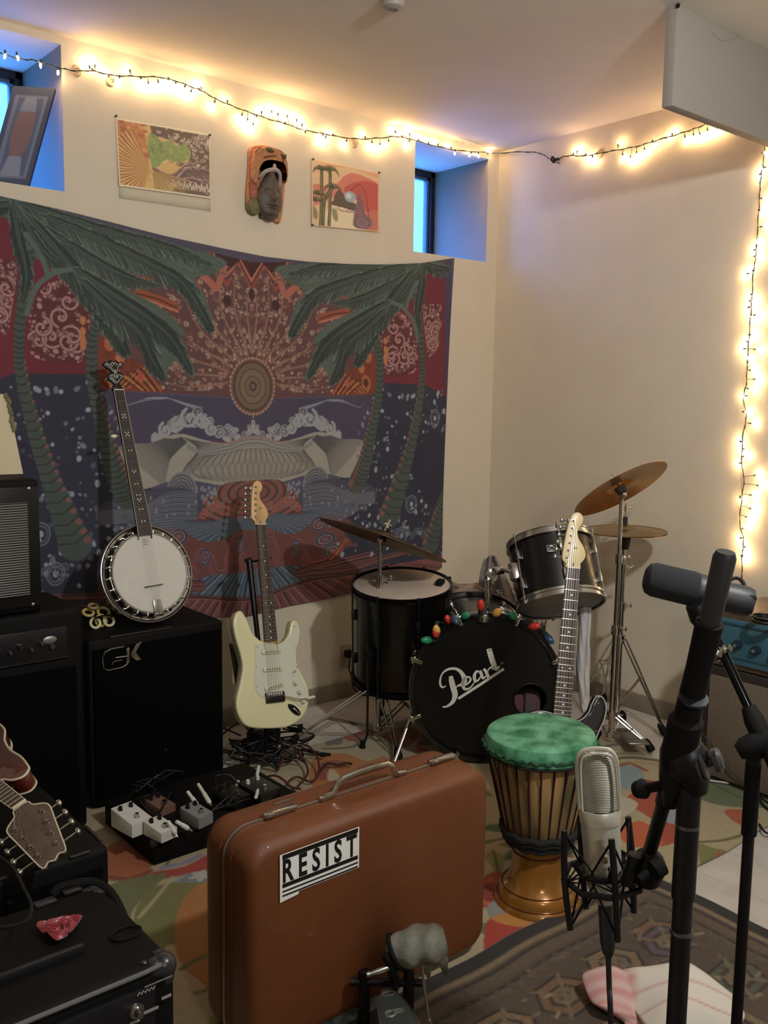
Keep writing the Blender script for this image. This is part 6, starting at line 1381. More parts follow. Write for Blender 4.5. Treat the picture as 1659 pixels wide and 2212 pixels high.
fin('handle', MB(SF).tube([(xa_, SH/2+.008, .004), (xa_+.025, SH/2+.012, .006), (xa_+.052, SH/2+.042, .010), (xb_-.052, SH/2+.044, .010), (xb_-.022, SH/2+.012, .006), (xb_, SH/2+.008, .004)], .0068, 8, smooth=3).tube([(xa_+.05, SH/2+.036, .002), (xb_-.05, SH/2+.038, .002)], .006, 8), chrome, t)
fin('handle_grip', MB(SF).box(((xa_+xb_)/2, SH/2+.040, .004), ((xb_-xa_)-.115, .012, .018), .004), mt('brown_grip', '5c3a28', .5), t)
for x in (xa_, xb_): fin('handle_mount', MB(SF).box((x, SH/2+.006, .003), (.028, .010, .016), .003), chrome, t)
x = sxp(612, 1733); fin('tag_slot', MB(SF).box((x, SH/2+.002, -.045), (.05, .004, .006), .001), mt('brushed_band'), t)
# sticker
def sfp(px, py):
    z_ = SD/2+.0035; o_ = SF.inverted() @ CLOC; d_ = SF.inverted().to_3x3() @ ray(px, py); k_ = (z_-o_.z)/d_.z; v = o_+d_*k_; return Vector((v.x, v.y))
TL, TR_, BR_, BL = (sfp(*p) for p in ((602, 1846), (772, 1786), (778, 1881), (606, 1952)))
ux = (TR_-TL+BR_-BL)/2; W_ = ux.length; ux.normalize(); uy = Vector((-ux.y, ux.x)); Hh = ((TL-BL).length+(TR_-BR_).length)/2*.97; ctr = (TL+TR_+BR_+BL)/4
KF = SF @ Matrix(((ux.x, uy.x, 0, ctr.x), (ux.y, uy.y, 0, ctr.y), (0, 0, 1, SD/2+.0045), (0, 0, 0, 1)))
st = fin('sticker', MB(KF).prism([(-W_/2, -Hh/2), (-W_*.28, -Hh/2+.004), (-W_*.27, -Hh/2+.010), (W_/2, -Hh/2+.010), (W_/2, Hh/2), (-W_/2, Hh/2)], -.0005, .0004), mt('sticker_white', 'e8e9e2', .45), t)
st['label'] = 'white sticker with black bars and lettering'
ink = mt('sticker_black', '0e0e0e', .5); w2 = W_-.010
for y, h in ((.435, .10), (-.165, .085), (-.285, .035), (-.375, .035)):
    fin('black_bar', MB(KF).box((.001, y*Hh, .0006), (w2, h*Hh, .0005)), ink, st)
tb = textmb('RESIST', KF @ Matrix.Translation((.0, .135*Hh, .0006)), .062, .0003, .62, offset=.028, sp=1.55)
bb = [v.co.x for v in tb.bm.verts]; by = [v.co.y for v in tb.bm.verts]
k1, k2 = (w2*.98)/(max(bb)-min(bb)), (.50*Hh)/(max(by)-min(by)); cx_, cy_ = (max(bb)+min(bb))/2, (max(by)+min(by))/2
bmesh.ops.transform(tb.bm, matrix=Matrix.Diagonal((k1, k2, 1, 1)) @ Matrix.Translation((-cx_, -cy_, 0)), verts=tb.bm.verts)
fin('lettering', tb, ink, st)
# ============================================================ kick pedal with wrapped beater
bc = pd(900, 2045, 2.02); t = thing('kick_pedal', 'bass drum pedal with a grey cloth wrapped beater in front of the suitcase', 'drum pedal', (bc.x, bc.y, 0))
bx_ = CR.copy(); bx_.z = 0; bx_.normalize(); fd = (-SN).normalized(); up_ = Vector((0, 0, 1))
BFm = zframe(bc, (bx_*.95+up_*.22).normalized(), up_)
def wrapfn(u, v):
    a = 2*PI*u; z = -.066+.132*v; r = .043*(1-abs(2*v-1.0)**3.2*.75)**.5*(1+.06*math.sin(v*17+2*math.sin(a))+.05*math.sin(3*a+v*6))*(.86+.22*v)
    return BFm.inverted() @ (BFm @ Vector((r*math.cos(a), r*math.sin(a), z)))
fin('wrapped_beater', MB(BFm).grid(wrapfn, 40, 36).lathe([(0, -.066), (.022, -.0655)], n=20).lathe([(0, .066), (.024, .0655)], n=20), mt('grey_felt_cloth', '7c7c70', .9, noise=.12, nscale=60, bump=.4, bscale=120), t)
fin('wrap_corner', MB(BFm).grid(lambda u, v: Vector((-.02-.045*v, .022+.006*math.sin(v*4)+.010*(u-.5), .040+.024*u*(1-v*.6)+.004*v)), 6, 8).grid(lambda u, v: Vector((-.02-.040*v, .028+.010*(u-.5), .008+.020*u*(1-v*.6))), 6, 8), mt('grey_felt_cloth'), t)
fin('binding_band', MB(BFm).torus(.0375, .005, Matrix.Translation((-.003, 0, -.047)) @ Matrix.Rotation(.25, 4, 'Y'), 32, 8), rubber, t)
bs = Vector((bc.x, bc.y, 0))+bx_*.0-fd*.06
rodb = bc-fd*.01; fin('beater_rod', MB().cyl(rodb-up_*.035+bx_*.004, rodb-up_*.16+bx_*.004-fd*.03, .0035).cyl(rodb-up_*.15+bx_*.004-fd*.028, rodb-up_*.165+bx_*.004-fd*.03, .008), chrome, t)
px_ = pd(883, 2105, 2.08); fin('upright_post', MB().box((px_.x, px_.y, px_.z/2+RZ), (.022, .018, px_.z+.03), .004).box((px_.x-bx_.x*.10, px_.y-bx_.y*.10, px_.z/2+RZ), (.024, .02, px_.z-.01), .004).cyl(Vector((px_.x, px_.y, px_.z-.02))-bx_*.13, Vector((px_.x, px_.y, px_.z-.02))+bx_*.03, .009), blackm, t)
q0 = pd(852, 2086, 2.0); q1 = pd(792, 2106, 1.98); fin('tension_screw', MB().rod(q1, q0, [(.006, 0), (.006, .12), (.0045, .14), (.0065, .4), (.0065, .8), (.004, 1)], 12), dullchrome, t)
fin('rocker_arm', MB().tube([pd(832, 2060, 2.0), pd(845, 2085, 2.0), pd(852, 2120, 2.02), pd(842, 2160, 2.02)], .012, 8, smooth=4), blackm, t)
fb0, fb1 = pd(838, 2150, 1.98), None
fdir = (pd(905, 2330, 1.70)-fb0).normalized(); FFm = frame(fb0, -fdir, (0, .2, 1))
ftb = fin('footboard', MB(FFm).prism(spl2([(-.016, .0), (.016, .0), (.032, -.06), (.040, -.15), (.042, -.24), (.03, -.28), (-.03, -.28), (-.042, -.24), (-.040, -.15), (-.032, -.06)], 4), -.004, .004, bev=.001), mt('grey_green_board', '48504c', .4, .5), t)
fin('footboard_rim', MB(FFm).tube([(x, y, .004) for x, y in spl2([(-.016, .0), (.016, .0), (.032, -.06), (.040, -.15), (.042, -.24), (.03, -.28), (-.03, -.28), (-.042, -.24), (-.040, -.15), (-.032, -.06)], 4)], .002, 5, closed=True), dullchrome, ftb)
em = MB(FFm).torus(.010, .0025, Matrix.Translation((-.010, -.075, .0045)), 20, 5); em.box((.010, -.066, .0045), (.022, .006, .002)).box((.010, -.076, .0045), (.022, .006, .002)).box((.018, -.071, .0045), (.006, .016, .002)); fin('emblem', em, mt('pale_metal_emblem', '8e908a', .4, .6), ftb)
fin('link_plate', MB(FFm).box((0, .006, .002), (.026, .03, .006), .002), dullchrome, t)
fin('base_plate', MB().box((bs.x-bx_.x*.04, bs.y-bx_.y*.04-.08, RZ+.006), (.12, .25, .01), .003, Matrix.Rotation(math.atan2(bx_.y, bx_.x), 3, 'Z')), blackm, t)
# ============================================================ towel
tc0 = fw(1432, 2205)
def towpos(u, v):
    X = -.20+.40*u; Y = -.20+.40*v
    m1 = np.exp(-(((X-.035)/.125)**4+((Y+.01)/.13)**4))*.075; m2 = np.exp(-(((X+.115)/.075)**4+((Y-.045)/.085)**4))*.045
    h = np.maximum(m1, m2); f = np.minimum(1, h*30)
    rx, ry = X*(.55+.45*f), Y*(.55+.45*f)
    z = .030+h+f*(.010*np.sin(14*X+22*Y+1)+.008*np.sin(34*X-17*Y)+.006*np.sin(52*Y+20*X))
    c_, s_ = math.cos(-.5), math.sin(-.5)
    return np.stack([tc0[0]+rx*c_-ry*s_, tc0[1]+rx*s_+ry*c_, z], 1)
def towcol(u, v):
    X = -.20+.40*u; Y = -.20+.40*v; c = np.tile(np.array(lin('cfc8bb')), (len(u), 1)); pk = np.array(lin('c08e8c')); pk2 = np.array(lin('b87f80'))
    m = np.clip((-X-.062+.02*np.sin(30*Y))/.02, 0, 1)*(.55+.45*np.sin(90*Y+30*X)**2); c = c*(1-m[:, None])+pk*m[:, None]
    for o_ in (.02, .075): m = np.clip(1-np.abs(Y+.35*X-o_+.09)/.005, 0, 1)*.8; c = c*(1-m[:, None])+pk2*m[:, None]
    return c
tws = tag(sheet('towel', 90, 90, towpos, towcol, mt('terry_cloth', rough=.95, attr='print', bump=.3, bscale=400), None, .006), 'crumpled white and pink towel on the kilim at the bottom right', 'towel')
# ============================================================ microphones and stands
sat = mt('satin_black', '0d0e11', .42, .1, spec=.4); satin = mt('satin_nickel', 'c4c1b2', .42, .45)
A_up = pd(1292, 1640, 1.2); mt_top = pd(1287, 1616, 1.2); mt_bot = pd(1308, 1958, 1.2); ML = (mt_top-mt_bot).length
cp = pd(1492, 1655, 1.06); ps = Vector((cp.x, cp.y, 0))
t = thing('microphone_stand', 'nearest black boom stand, holding the silver microphone in its cradle', 'microphone stand', ps)
fin('lower_tube', MB().cyl((ps.x, ps.y, .07), (ps.x, ps.y, .62), .0125, n=20), sat, t)
fin('upper_tube', MB().cyl((ps.x, ps.y, .60), (ps.x, ps.y, cp.z-.03), .0115, n=20).cyl((ps.x, ps.y, cp.z-.16), (ps.x, ps.y, cp.z-.01), .0135, n=20), sat, t)
for z in (.815, .945): fin('chrome_ring', MB().cyl((ps.x, ps.y, z), (ps.x, ps.y, z+.004), .0138, n=24), mt('ring_metal', '75777a', .3, .9), t)
fin('height_grip', MB().cyl((ps.x, ps.y, .56), (ps.x, ps.y, .66), .019, n=24), rubber, t)
for k in range(3):
    a = 2*PI*k/3+.4; f = Vector((ps.x+.34*math.cos(a), ps.y+.34*math.sin(a), RZ+.02)); lg = fin('leg', MB().cyl((ps.x, ps.y, .13), f, .009), sat, t); fin('rubber_foot', MB().cyl(f+Vector((0, 0, .008)), f+(f-ps).normalized()*.03-Vector((0, 0, .012)), .013), rubber, lg)
fin('leg_hub', MB().cyl((ps.x, ps.y, .08), (ps.x, ps.y, .15), .022, n=24), sat, t)
b0, b1, b2, b3, b4 = pd(1404, 1838, 1.16), pd(1462, 1640, 1.05), pd(1500, 1500, 1.0), pd(1533, 1345, .97), pd(1568, 1192, .945)
fin('boom', MB().cyl(b0, b1, .0085, .0085, n=18).cyl(b0.lerp(b1, .55), b1, .0105, n=18), sat, t)
fin('boom_grip', MB().rod(b1.lerp(b2, -.1), b3, [(.016, 0), (.019, .12), (.019, .34), (.0145, .36), (.0135, .7), (.0145, 1)], 22), rubber, t)
fin('boom_collar', MB().cyl(b2.lerp(b1, .05)-(b2-b1).normalized()*.0015, b2.lerp(b1, .05)+(b2-b1).normalized()*.0015, .0158, n=24), mt('dark_ring_metal', '4c4e52', .3, .8), t)
fin('counterweight', MB().rod(b3.lerp(b4, -.05), b4, [(.0105, 0), (.0112, .1), (.0118, .93), (.0095, 1)], 24), mt('weight_grey_black', '26282b', .5), t)
dirb = (b2-b0).normalized(); hx_ = CR
fin('boom_clutch', MB().rod(pd(1505, 1706, 1.06), pd(1480, 1600, 1.04), [(.0135, 0), (.019, .3), (.022, .6), (.018, .85), (.010, 1)], 20).rod(pd(1448, 1735, 1.09), pd(1472, 1590, 1.04), [(.010, 0), (.018, .4), (.021, .75), (.016, 1)], 20).ball(pd(1484, 1640, 1.045), .024, (1, 1, 1.15), sub=3), sat, t)
w0, w1 = pd(1506, 1650, 1.04), pd(1560, 1640, 1.03)
fin('clutch_knob', MB().rod(w0, w1, [(.021, 0), (.021, .12), (.018, .16), (.021, .2), (.021, .3), (.015, .34), (.006, .4), (.006, .62), (.013, .66), (.014, .85), (.010, 1)], 22), mt('grey_knob', '4a4c4e', .35, .5), t)
fin('boom_screw', MB().rod(pd(1376, 1706, 1.11), pd(1446, 1694, 1.07), [(.010, 0), (.012, .2), (.006, .35), (.006, 1)], 14), rubber, t)
# shock mount cradle: part of the stand
upm = (mt_top-mt_bot).normalized(); MF_ = zframe(mt_bot, upm, CR); mc = mt_bot+upm*.045
fin('cradle_ring', MB(MF_).torus(.030, .004, Matrix.Translation((0, 0, .045)), 36, 8).torus(.052, .004, Matrix.Translation((0, 0, .038)) @ Matrix.Rotation(.12, 4, 'X'), 8, 8), sat, t)
for k, a in enumerate((.55, 1.9, 3.35, 4.75)):
    c_, s_ = math.cos(a), math.sin(a); q = lambda r, z: (r*c_, r*s_, z); q2 = lambda r, z, da: (r*math.cos(a+da), r*math.sin(a+da), z)
    fin('cradle_arm', MB(MF_).tube([q(.050, .105), q(.054, .04), q(.050, -.022)], .0042, 8, smooth=3).tube([q(.030, .045), q(.040, .060), q(.034, .062)], .0035, 6), sat, t)
    fin('elastic_band', MB(MF_).tube([q(.050, .102), q2(.031, .052, .75), q(.050, .040), q2(.031, .052, -.75), q(.050, .102)], .0016, 6).tube([q(.050, -.02), q2(.030, .040, .75), q(.050, .038), q2(.030, .040, -.75), q(.050, -.02)], .0016, 6), rubber, t)
fin('cradle_joint', MB().ball(pd(1400, 1872, 1.17), .022, (1, 1, 1.1), sub=3).rod(pd(1404, 1838, 1.16), pd(1396, 1905, 1.17), [(.009, 0), (.016, .3), (.021, .6), (.016, 1)], 18).cyl(pd(1350, 1895, 1.18), pd(1400, 1880, 1.17), .011).cyl(pd(1372, 1846, 1.15), pd(1352, 1908, 1.16), .008), sat, t)
fin('cradle_knob', MB().rod(pd(1430, 1868, 1.15), pd(1380, 1900, 1.14), [(.012, 0), (.013, .4), (.006, .5), (.006, 1)], 16), rubber, t)
# silver studio microphone
t = thing('studio_microphone', 'silver side address studio microphone upright in a black spring cradle', 'microphone', mt_bot)
fin('body', MB(MF_).lathe([(0, .004), (.010, .004), (.0165, .010), (.0225, .030), (.0235, .05), (.0248, .105), (.0248, .112)], n=40), satin, t)
fin('collar', MB(MF_).lathe([(.0256, .109), (.0262, .111), (.0262, .124), (.0252, .1275), (.024, .1275)], n=40), mt('bright_nickel', 'd2d0c2', .35, .5), t)
GM = MF_ @ Matrix.Rotation(-.12, 4, 'Z')
gp = [(.0235, .126), (.0245, .135), (.0250, .16), (.0240, .185), (.0215, .196), (.016, .2015), (0, .203)]
fin('grille', MB(GM).lathe(gp, None, 40, 1, .62), wavemat('grille_mesh', '94938a', 'bebdae', 150, .45, 'Z', metal=.3, sharp=(.2, .8), bump=.6), t)
fm_ = [(-.0245, .128), (-.0252, .16), (-.0245, .188), (-.019, .2005), (-.008, .204), (.008, .204), (.019, .2005), (.0245, .188), (.0252, .16), (.0245, .128)]
fin('grille_frame', MB(GM).tube([(x, 0, z) for x, z in fm_], .0034, 8, smooth=4).tube([(x*.93, -.013, z) for x, z in [fm_[0]]+[(-.0245, .145), (-.0225, .19), (-.012, .2), (.012, .2), (.0225, .19), (.0245, .145), fm_[-1]]], .0016, 8, smooth=5), mt('bright_nickel'), t)
fin('badge', MB(GM).box((0, -.0247, .07), (.008, .002, .010), .001), mt('gold_dot', 'a89a70', .3, .9), t)
xc = mt_bot; cb_ = fin('connector', MB(MF_).lathe([(0, .006), (.0095, .006), (.0100, -.045), (.0075, -.06), (.004, -.066), (0, -.066)], n=20), mt('connector_grey', '3a3d40', .35, .6), t)
cpts = [mt_bot-upm*.06, pd(1316, 2130, 1.2), pd(1320, 2230, 1.19), Vector((mt_bot.x+.03, mt_bot.y-.02, .30)), Vector((mt_bot.x+.10, mt_bot.y-.02, .036)), Vector((mt_bot.x+.3, mt_bot.y-.10, .032))]
fin('cable', MB().tube(cpts, .0036, 8, smooth=8), mt('cable_black', '141414', .5), t)
# second stand with the dynamic broadcast microphone
cq = pd(1630, 1612, 1.55); qs = Vector((cq.x, cq.y, 0))
t = thing('microphone_stand', 'black boom stand nearer the right edge, carrying the black broadcast microphone', 'microphone stand', qs)
fin('upper_tube', MB().cyl((qs.x, qs.y, .3), (qs.x, qs.y, cq.z-.02), .0095, n=20).cyl((qs.x, qs.y, cq.z-.10), (qs.x, qs.y, cq.z), .0125, n=20), sat, t)
fin('lower_tube', MB().cyl((qs.x, qs.y, .07), (qs.x, qs.y, .32), .0125, n=20), sat, t)
fin('collar_grip', MB().cyl((qs.x, qs.y, cq.z-.155), (qs.x, qs.y, cq.z-.03), .0128, n=20), rubber, t)
fin('leg_hub', MB().cyl((qs.x, qs.y, .08), (qs.x, qs.y, .15), .022, n=24), sat, t)
for k in range(3):
    a = 2*PI*k/3+1.2; f = Vector((qs.x+.32*math.cos(a), qs.y+.32*math.sin(a), RZ+.02)); lg = fin('leg', MB().cyl((qs.x, qs.y, .13), f, .009), sat, t); fin('rubber_foot', MB().cyl(f+Vector((0, 0, .008)), f+(f-qs).normalized()*.03-Vector((0, 0, .012)), .013), rubber, lg)
e0, e1, e2 = pd(1534, 1350, 1.60), pd(1628, 1552, 1.55), pd(1690, 1690, 1.50)
fin('boom', MB().cyl(e0, e1, .0085, n=18).cyl(e0.lerp(e1, .98), e2, .0115, n=18), mt('gloss_black_tube', '202226', .15, .8), t)
fin('boom_clutch', MB().ball(cq+Vector((0, 0, .0)), .023, (1.25, 1.0, 1), sub=3).rod(pd(1594, 1625, 1.54), pd(1665, 1590, 1.53), [(.012, 0), (.019, .2), (.02, .7), (.016, 1)], 18).rod(e1.lerp(e0, .12), e1.lerp(e2, .5), [(.012, 0), (.017, .3), (.017, .7), (.012, 1)], 18), rubber, t)
mp0 = pd(1549, 1412, 1.585)
fin('swivel', MB().rod(pd(1536, 1420, 1.59), pd(1555, 1402, 1.58), [(.010, 0), (.014, .2), (.014, .7), (.009, 1)], 18).rod(pd(1556, 1404, 1.58), pd(1582, 1400, 1.57), [(.006, 0), (.008, .3), (.004, .5), (.007, .8), (.002, 1)], 12), chrome, t)
# broadcast microphone
m0, m1 = pd(1392, 1247, 1.62), pd(1622, 1302, 1.60); md = (m1-m0).normalized(); L_ = (m1-m0).length; QF = zframe(m0, md, (0, 0, 1))
t = thing('broadcast_microphone', 'fat black broadcast microphone pointing left, held in a yoke above the blue amplifier', 'microphone', m0.lerp(m1, .5))
fin('windscreen', MB(QF).lathe([(0, 0), (.018, .001), (.026, .006), (.030, .016), (.0305, .085), (.029, .090)], n=36), mt('charcoal_foam', '25272a', .95, bump=.8, bscale=700), t)
fin('body', MB(QF).lathe([(.0285, .088), (.0295, .092), (.0295, .11), (.027, .114), (.0255, .14), (.0265, .155), (.0265, .176), (.024, L_), (0, L_)], n=36), mt('dark_grey_enamel', '2c2e31', .5), t)
fin('rear_panel', MB(QF).box((.0, .012, L_-.006), (.034, .022, .016), .004).box((.012, -.012, L_-.004), (.012, .014, .012), .003), black, t)
fin('rear_label', MB(QF).box((.022, -.0145, L_-.022), (.004, .010, .018)), mt('grey_print_ink'), t)
fin('yoke', MB().tube([m0.lerp(m1, .62)+Vector((0, 0, -.012))+CR*.0-CFW*.033, pd(1524, 1330, 1.575), pd(1528, 1352, 1.59), pd(1532, 1350, 1.63), m0.lerp(m1, .62)+CFW*.033], .006, 8, smooth=4), sat, t)
fin('yoke_clamp', MB().rod(pd(1500, 1305, 1.58), pd(1538, 1365, 1.59), [(.016, 0), (.022, .4), (.018, .8), (.012, 1)], 18), sat, t)
fin('cable', MB().tube([pd(1560, 1268, 1.63), pd(1585, 1249, 1.64), pd(1604, 1256, 1.64), pd(1610, 1278, 1.63), pd(1600, 1295, 1.62)], .0032, 8, smooth=6), black, t)
# ============================================================ mandolin lying on the low amplifier
N0 = pd(42, 1740, 1.92); T0 = pd(116, 1856, 1.85); sd = (CR*.957+CU*.29).normalized()
dn = (ray(42, 1740).normalized()*.84+(-CR*.80+CU*.60).normalized()*.54); dn = dn.normalized()
nz_ = sd.cross(dn); nz_ = nz_ if nz_.z > 0 else -nz_
yv = -dn     # from body to headstock
MDF = frame(N0, yv, nz_)      # y towards the headstock, origin at the nut
t = thing('mandolin', 'dark mandolin with white edge binding, its eight peg headstock lying over the low amplifier', 'mandolin', (N0.x-.1, N0.y+.3, .46))
bo = [(0, -.50), (.06, -.495), (.105, -.47), (.125, -.42), (.12, -.36), (.098, -.31), (.090, -.275), (.105, -.245), (.120, -.225), (.108, -.215), (.085, -.212), (.062, -.195), (.045, -.165), (.026, -.150), (-.02, -.150), (-.035, -.120), (-.055, -.105), (-.075, -.118), (-.082, -.145), (-.088, -.19), (-.088, -.25), (-.10, -.31), (-.122, -.36), (-.125, -.42), (-.105, -.47), (-.06, -.495)]
fin('body', MB(MDF).prism(spl2(bo, 4), -.045, -.005, bev=.003), mt('sunburst_red_brown', '54201a', .25, coat=.7, noise=.3, nscale=8), t)
fin('binding', MB(MDF).tube([(x, y, -.005) for x, y in spl2(bo, 4)], .0028, 6, closed=True).tube([(x, y, -.045) for x, y in spl2(bo, 4)], .0022, 6, closed=True), mt('ivory_binding', 'cfc7ae', .4), t)
fin('neck', neckmesh(MDF, -.155, 0, .038, .030, -.002, .02), mt('dark_neck'), t)
fbo = fin('fingerboard', MB(MDF).prism([(-.020, -.20), (.020, -.20), (.015, 0), (-.015, 0)], -.003, .003), mt('brown_board', '4f4434', .5), t)
for k in range(1, 15):
    y = -.35*(1-2**(-k/12)); w = .015-.005*y/.2; fin('fret', MB(MDF).cyl((-w, y, .0034), (w, y, .0034), .0009, n=5), fret, fbo)
fin('board_binding', MB(MDF).tube([(-.0203, -.20, .003), (-.0153, 0, .003)], .0012, 5).tube([(.0203, -.20, .003), (.0153, 0, .003)], .0012, 5), mt('ivory_binding'), fbo)
fin('nut', MB(MDF).box((0, .002, .003), (.031, .006, .008), .001), mt('bone_nut'), t)
hv = (T0-N0); HL = hv.length; HFm = frame(N0+yv*.005, hv, -ray(75, 1800))
hs = [(-.015, 0), (-.020, .012), (-.040, .026), (-.046, .040), (-.040, .075), (-.033, .115), (-.026, .146), (-.012, .143), (0, .150), (.012, .145), (.026, .150), (.034, .112), (.040, .075), (.046, .036), (.038, .024), (.020, .014), (.015, 0)]
hk = HL/.150; hs = [(x, y*hk) for x, y in hs]
hd = fin('headstock', MB(HFm).prism(spl2(hs, 3), -.014, .0, bev=.001), mt('rosewood_veneer', '5d4a40', .4, noise=.15, nscale=60), t)
fin('headstock_binding', MB(HFm).tube([(x, y, .0) for x, y in spl2(hs, 3)], .0016, 5, closed=True), mt('ivory_binding'), hd)
for k in range(4):
    for sg in (-1, 1):
        y = (.040+.027*k)*hk; x = sg*(.030-.0035*k); tn = fin('tuning_post', MB(HFm).cyl((x, y, -.0), (x, y, .009), .0032, n=10).torus(.005, .001, Matrix.Translation((x, y, .001)), 14, 5), chrome, hd)
        fin('tuning_button', MB(HFm).cyl((sg*.030, y, -.010), (sg*.060, y, -.010), .002, n=8).ball((sg*.064, y, -.010), .0075, (.8, 1.15, .9)), chrome, tn)
for k in range(8):
    x = -.0115+.0033*k; sg = -1 if k < 4 else 1; kk = (k if k < 4 else 7-k); fin('string', MB().tube([MDF @ Vector((x*1.6, -.20, .006)), MDF @ Vector((x, .002, .0072)), HFm @ Vector((sg*(.030-.0035*kk), (.040+.027*kk)*hk, .006))], .0003, 4), stringm, t)
# ============================================================ pedalboard and pedals
PZ = .095
t = thing('pedalboard', 'low black pedalboard case on the flowered rug in front of the big cabinet', 'pedalboard', (-2.05, -.78, 0))
fin('case', MB().box((-2.17, -.775, (RZ+PZ)/2), (.54, .36, PZ-RZ), .008), mt('black_case', '050505', .7, spec=.2, bump=.2, bscale=300), t)
fin('tray_rail', MB().box((-2.17, -.952, PZ-.004), (.53, .006, .012), .002), blackm, t)
fin('corner', MB().box((-2.436, -.950, PZ-.01), (.02, .02, .022), .006), greyedge, t)
def pedal(px, py, w, d, h, col, label, rot=.0, knobs=2, grp=None, top=None):
    p = pp(px, py, 2, PZ); F = Matrix.Translation((p.x, p.y, PZ)) @ Matrix.Rotation(rot, 4, 'Z'); t = thing('effect_pedal', label, 'effects pedal', (p.x, p.y, PZ), grp)
    fin('housing', MB(F).prism([(-d/2, .001), (d/2, .001), (d/2, h), (-d/2, h*.72)], -w/2, w/2, Matrix.Rotation(PI/2, 4, 'X') @ Matrix.Rotation(PI/2, 4, 'Y'), bev=.003), col, t)
    for k in range(knobs): x = (k-(knobs-1)/2)*w*.5; fin('knob', MB(F).cyl((x, d*.28, h*.9), (x, d*.28, h*.9+.014), .007, .006, n=14), top or black, t)
    fin('footswitch', MB(F).cyl((0, -d*.25, h*.72), (0, -d*.25, h*.8+.012), .006, n=14).cyl((0, -d*.25, h*.72), (0, -d*.25, h*.8), .009, n=6), chrome, t); return F
wp = mt('white_pedal_paint', 'c9cac4', .4); gy = mt('grey_pedal_paint', '777b78', .4)
pedal(285, 1790, .075, .115, .060, wp, 'white effects pedal at the left end of the pedalboard', .15)
pedal(347, 1806, .062, .085, .045, wp, 'small white effects pedal at the front edge of the pedalboard', .2)
pedal(425, 1777, .062, .085, .050, gy, 'grey effects pedal in the middle of the pedalboard', .25)
pedal(345, 1750, .06, .09, .035, mt('tan_pedal', '6d5348', .5), 'dull brown effects pedal behind the small white one', .2)
pedal(500, 1735, .07, .11, .05, black, 'black effects pedal right of the grey one', .2)
pedal(560, 1722, .09, .11, .05, mt('black_gloss_pedal', '101012', .3), 'black effects pedal with two white knobs nearest the suitcase', .2, 2, None, mt('white_knob_plastic', 'cfcfc6', .4))
def plug(a, b, label, d0=2.9, d1=2.9):
    a, b = sorted((pp(*a, 2, PZ+.05), pp(*b, 2, PZ+.018)), key=lambda q: -q.z); t = thing('jack_plug', label, 'plug', a.lerp(b, .5), 'white jack plugs on the pedalboard')
    fin('barrel', MB().rod(a, b, [(.0055, 0), (.006, .1), (.006, .45), (.0075, .5), (.0075, .92), (.004, 1)], 14), mt('white_plug', 'd2d2ca', .4), t)
    fin('tip', MB().cyl(b, b+(b-a).normalized()*.012, .003), chrome, t)
WPG = 'white cylindrical jack plug standing among the pedals on the pedalboard'
for a, b in (((405, 1710), (426, 1739)), ((428, 1694), (454, 1736)), ((363, 1774), (379, 1801)), ((380, 1774), (408, 1791)), ((553, 1722), (561, 1692))): plug(a, b, WPG)
for k, (px, py) in enumerate(((510, 1708), (555, 1675))):
    a = pp(px, py, 2, PZ+.012); t = thing('jack_plug', WPG, 'plug', a, 'white jack plugs on the pedalboard'); fin('barrel', MB().rod(a, a+Vector((.012, .006, .032)), [(.006, 0), (.0065, .5), (.005, 1)], 12), mt('white_plug'), t); fin('tip', MB().cyl(a, a-Vector((.003, .002, .01)), .003), chrome, t)
# tangle of cables
cb = random.Random(9)
CL = 'black cable tangled on the floor between the white guitar and the pedalboard'
def cablething(pts, r, m, label, grp=None): o = single('audio_cable', MB().tube(pts, r, 6, smooth=7), m, label, 'cable', grp); return o
for k in range(13):
    c = fw(cb.uniform(500, 640), cb.uniform(1600, 1690)); pts = []
    if c[1] < -.55: c = (c[0], -.50)
    for j in range(9):
        a = j*cb.uniform(.8, 1.3)+k; r = cb.uniform(.05, .13); x_, y_ = c[0]+r*math.cos(a)*1.15, c[1]+r*math.sin(a)*.75
        if x_ < -1.88 and y_ > -.56: x_ = -1.88+cb.uniform(0, .03)
        pts.append(Vector((x_, max(-.62, min(-.14, y_)), RZ+.012+cb.uniform(0, .075)*(1 if j % 3 else .3))))
    cablething(pts, .0038, black, CL, 'tangled black cables by the pedalboard')
CLP = 'black cable looping over the pedals on the pedalboard'
for k in range(7):
    c = pp(cb.uniform(300, 580), cb.uniform(1700, 1790), 2, PZ); pts = []
    for j in range(7): a = j*1.1+k; r = cb.uniform(.02, .07); pts.append(Vector((min(-1.92, max(-2.40, c.x+1.3*r*math.cos(a))), min(-.62, max(-.93, c.y+r*math.sin(a))), PZ+.010+cb.uniform(.0, .055))))
    cablething(pts, .0032, black, CLP, 'cables over the pedals')
mar = mt('maroon_cable', '4c2420', .5)
def fz(x, y, z=.03): return Vector((*fw(x, y), z))
cablething([fz(600, 1680), fz(625, 1655, .07), fz(660, 1652, .08), fz(685, 1668, .06), fz(688, 1690), fz(670, 1705), fz(640, 1695), fz(620, 1712), fz(650, 1722)], .0042, mar, 'dark red cable looping on the rug behind the suitcase')
cablething([fz(688, 1688), fz(705, 1672, .04), fz(730, 1668), fz(748, 1664), fz(760, 1667)], .0045, mt('dark_brown_cable', '2e1a16', .5), 'short dark cable end on the rug behind the suitcase handle')
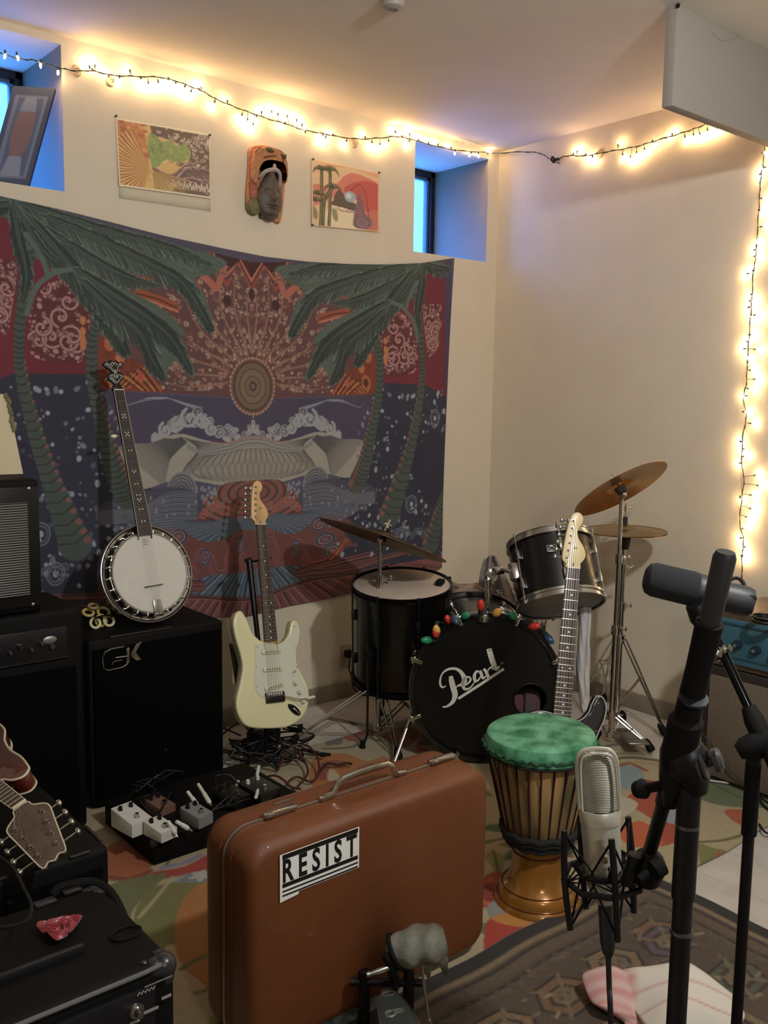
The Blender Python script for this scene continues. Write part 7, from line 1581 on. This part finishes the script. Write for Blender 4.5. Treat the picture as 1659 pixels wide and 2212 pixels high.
cablething([fz(575, 1642, .06), fz(620, 1640, .07), fz(650, 1660, .05), fz(665, 1690, .04), fz(640, 1720, .03)], .0045, mar, 'brown red cable arching from the tangle to the suitcase')
cablething([fz(560, 1700), fz(600, 1705, .05), fz(640, 1735), fz(610, 1745), fz(590, 1725)], .0042, mar, 'dark red cable coil nearest the black pedal')
for (px, py, s_, lab) in ((590, 1600, .055, 'black power adapter block under the white guitar'), (553, 1606, .05, 'black power adapter block beside the big cabinet'), (548, 1640, .06, 'lump of black power supply in the middle of the cable tangle')):
    p = fw(px, py); t = thing('power_adapter', lab, 'adapter', (*p, RZ)); F = Matrix.Translation((*p, RZ)) @ Matrix.Rotation(px*.1, 4, 'Z')
    fin('housing', MB(F).box((0, 0, s_*.42), (s_*1.1, s_*.8, s_*.8), .006), black, t); fin('lead', MB(F).tube([(s_*.5, 0, s_*.3), (s_*.9, .01, .01), (s_*1.4, -.03, .008)], .003, 6, smooth=5), black, t)
# yellow coils on the cabinet top by the banjo
p = pp(214, 1350, 2, .615); YF = Matrix.Translation((p.x+.0, max(p.y, -.44), .609))
t = thing('ribbon_coils', 'little heap of yellow and cream ribbon coils beside the banjo', 'ribbon', YF.translation)
yl = mt('pale_yellow_plastic', 'c3b56c', .4); cr2 = mt('cream_plastic', 'd9d2a8', .4)
for k, (dx, dy, z, r, m_, rx) in enumerate(((-.022, -.02, .020, .017, cr2, 1.2), (.030, -.016, .020, .018, cr2, 1.1), (.006, -.004, .022, .019, yl, 1.35), (-.030, .02, .052, .018, yl, .5), (.022, .01, .048, .020, yl, .7), (-.010, .022, .072, .016, mt('tan_plastic', '9c8a58', .5), .3))):
    fin('coil', MB(YF).torus(r, .0052, Matrix.Translation((dx, dy, z)) @ Matrix.Rotation(rx, 4, 'X'), 26, 8), m_, t)
fin('dark_band', MB(YF).tube([(-.03, -.03, .04), (0, -.036, .046), (.03, -.032, .042), (.045, -.01, .03)], .004, 6, smooth=5), rubber, t)
# banjo rests on the cabinet: felt pad under its rim
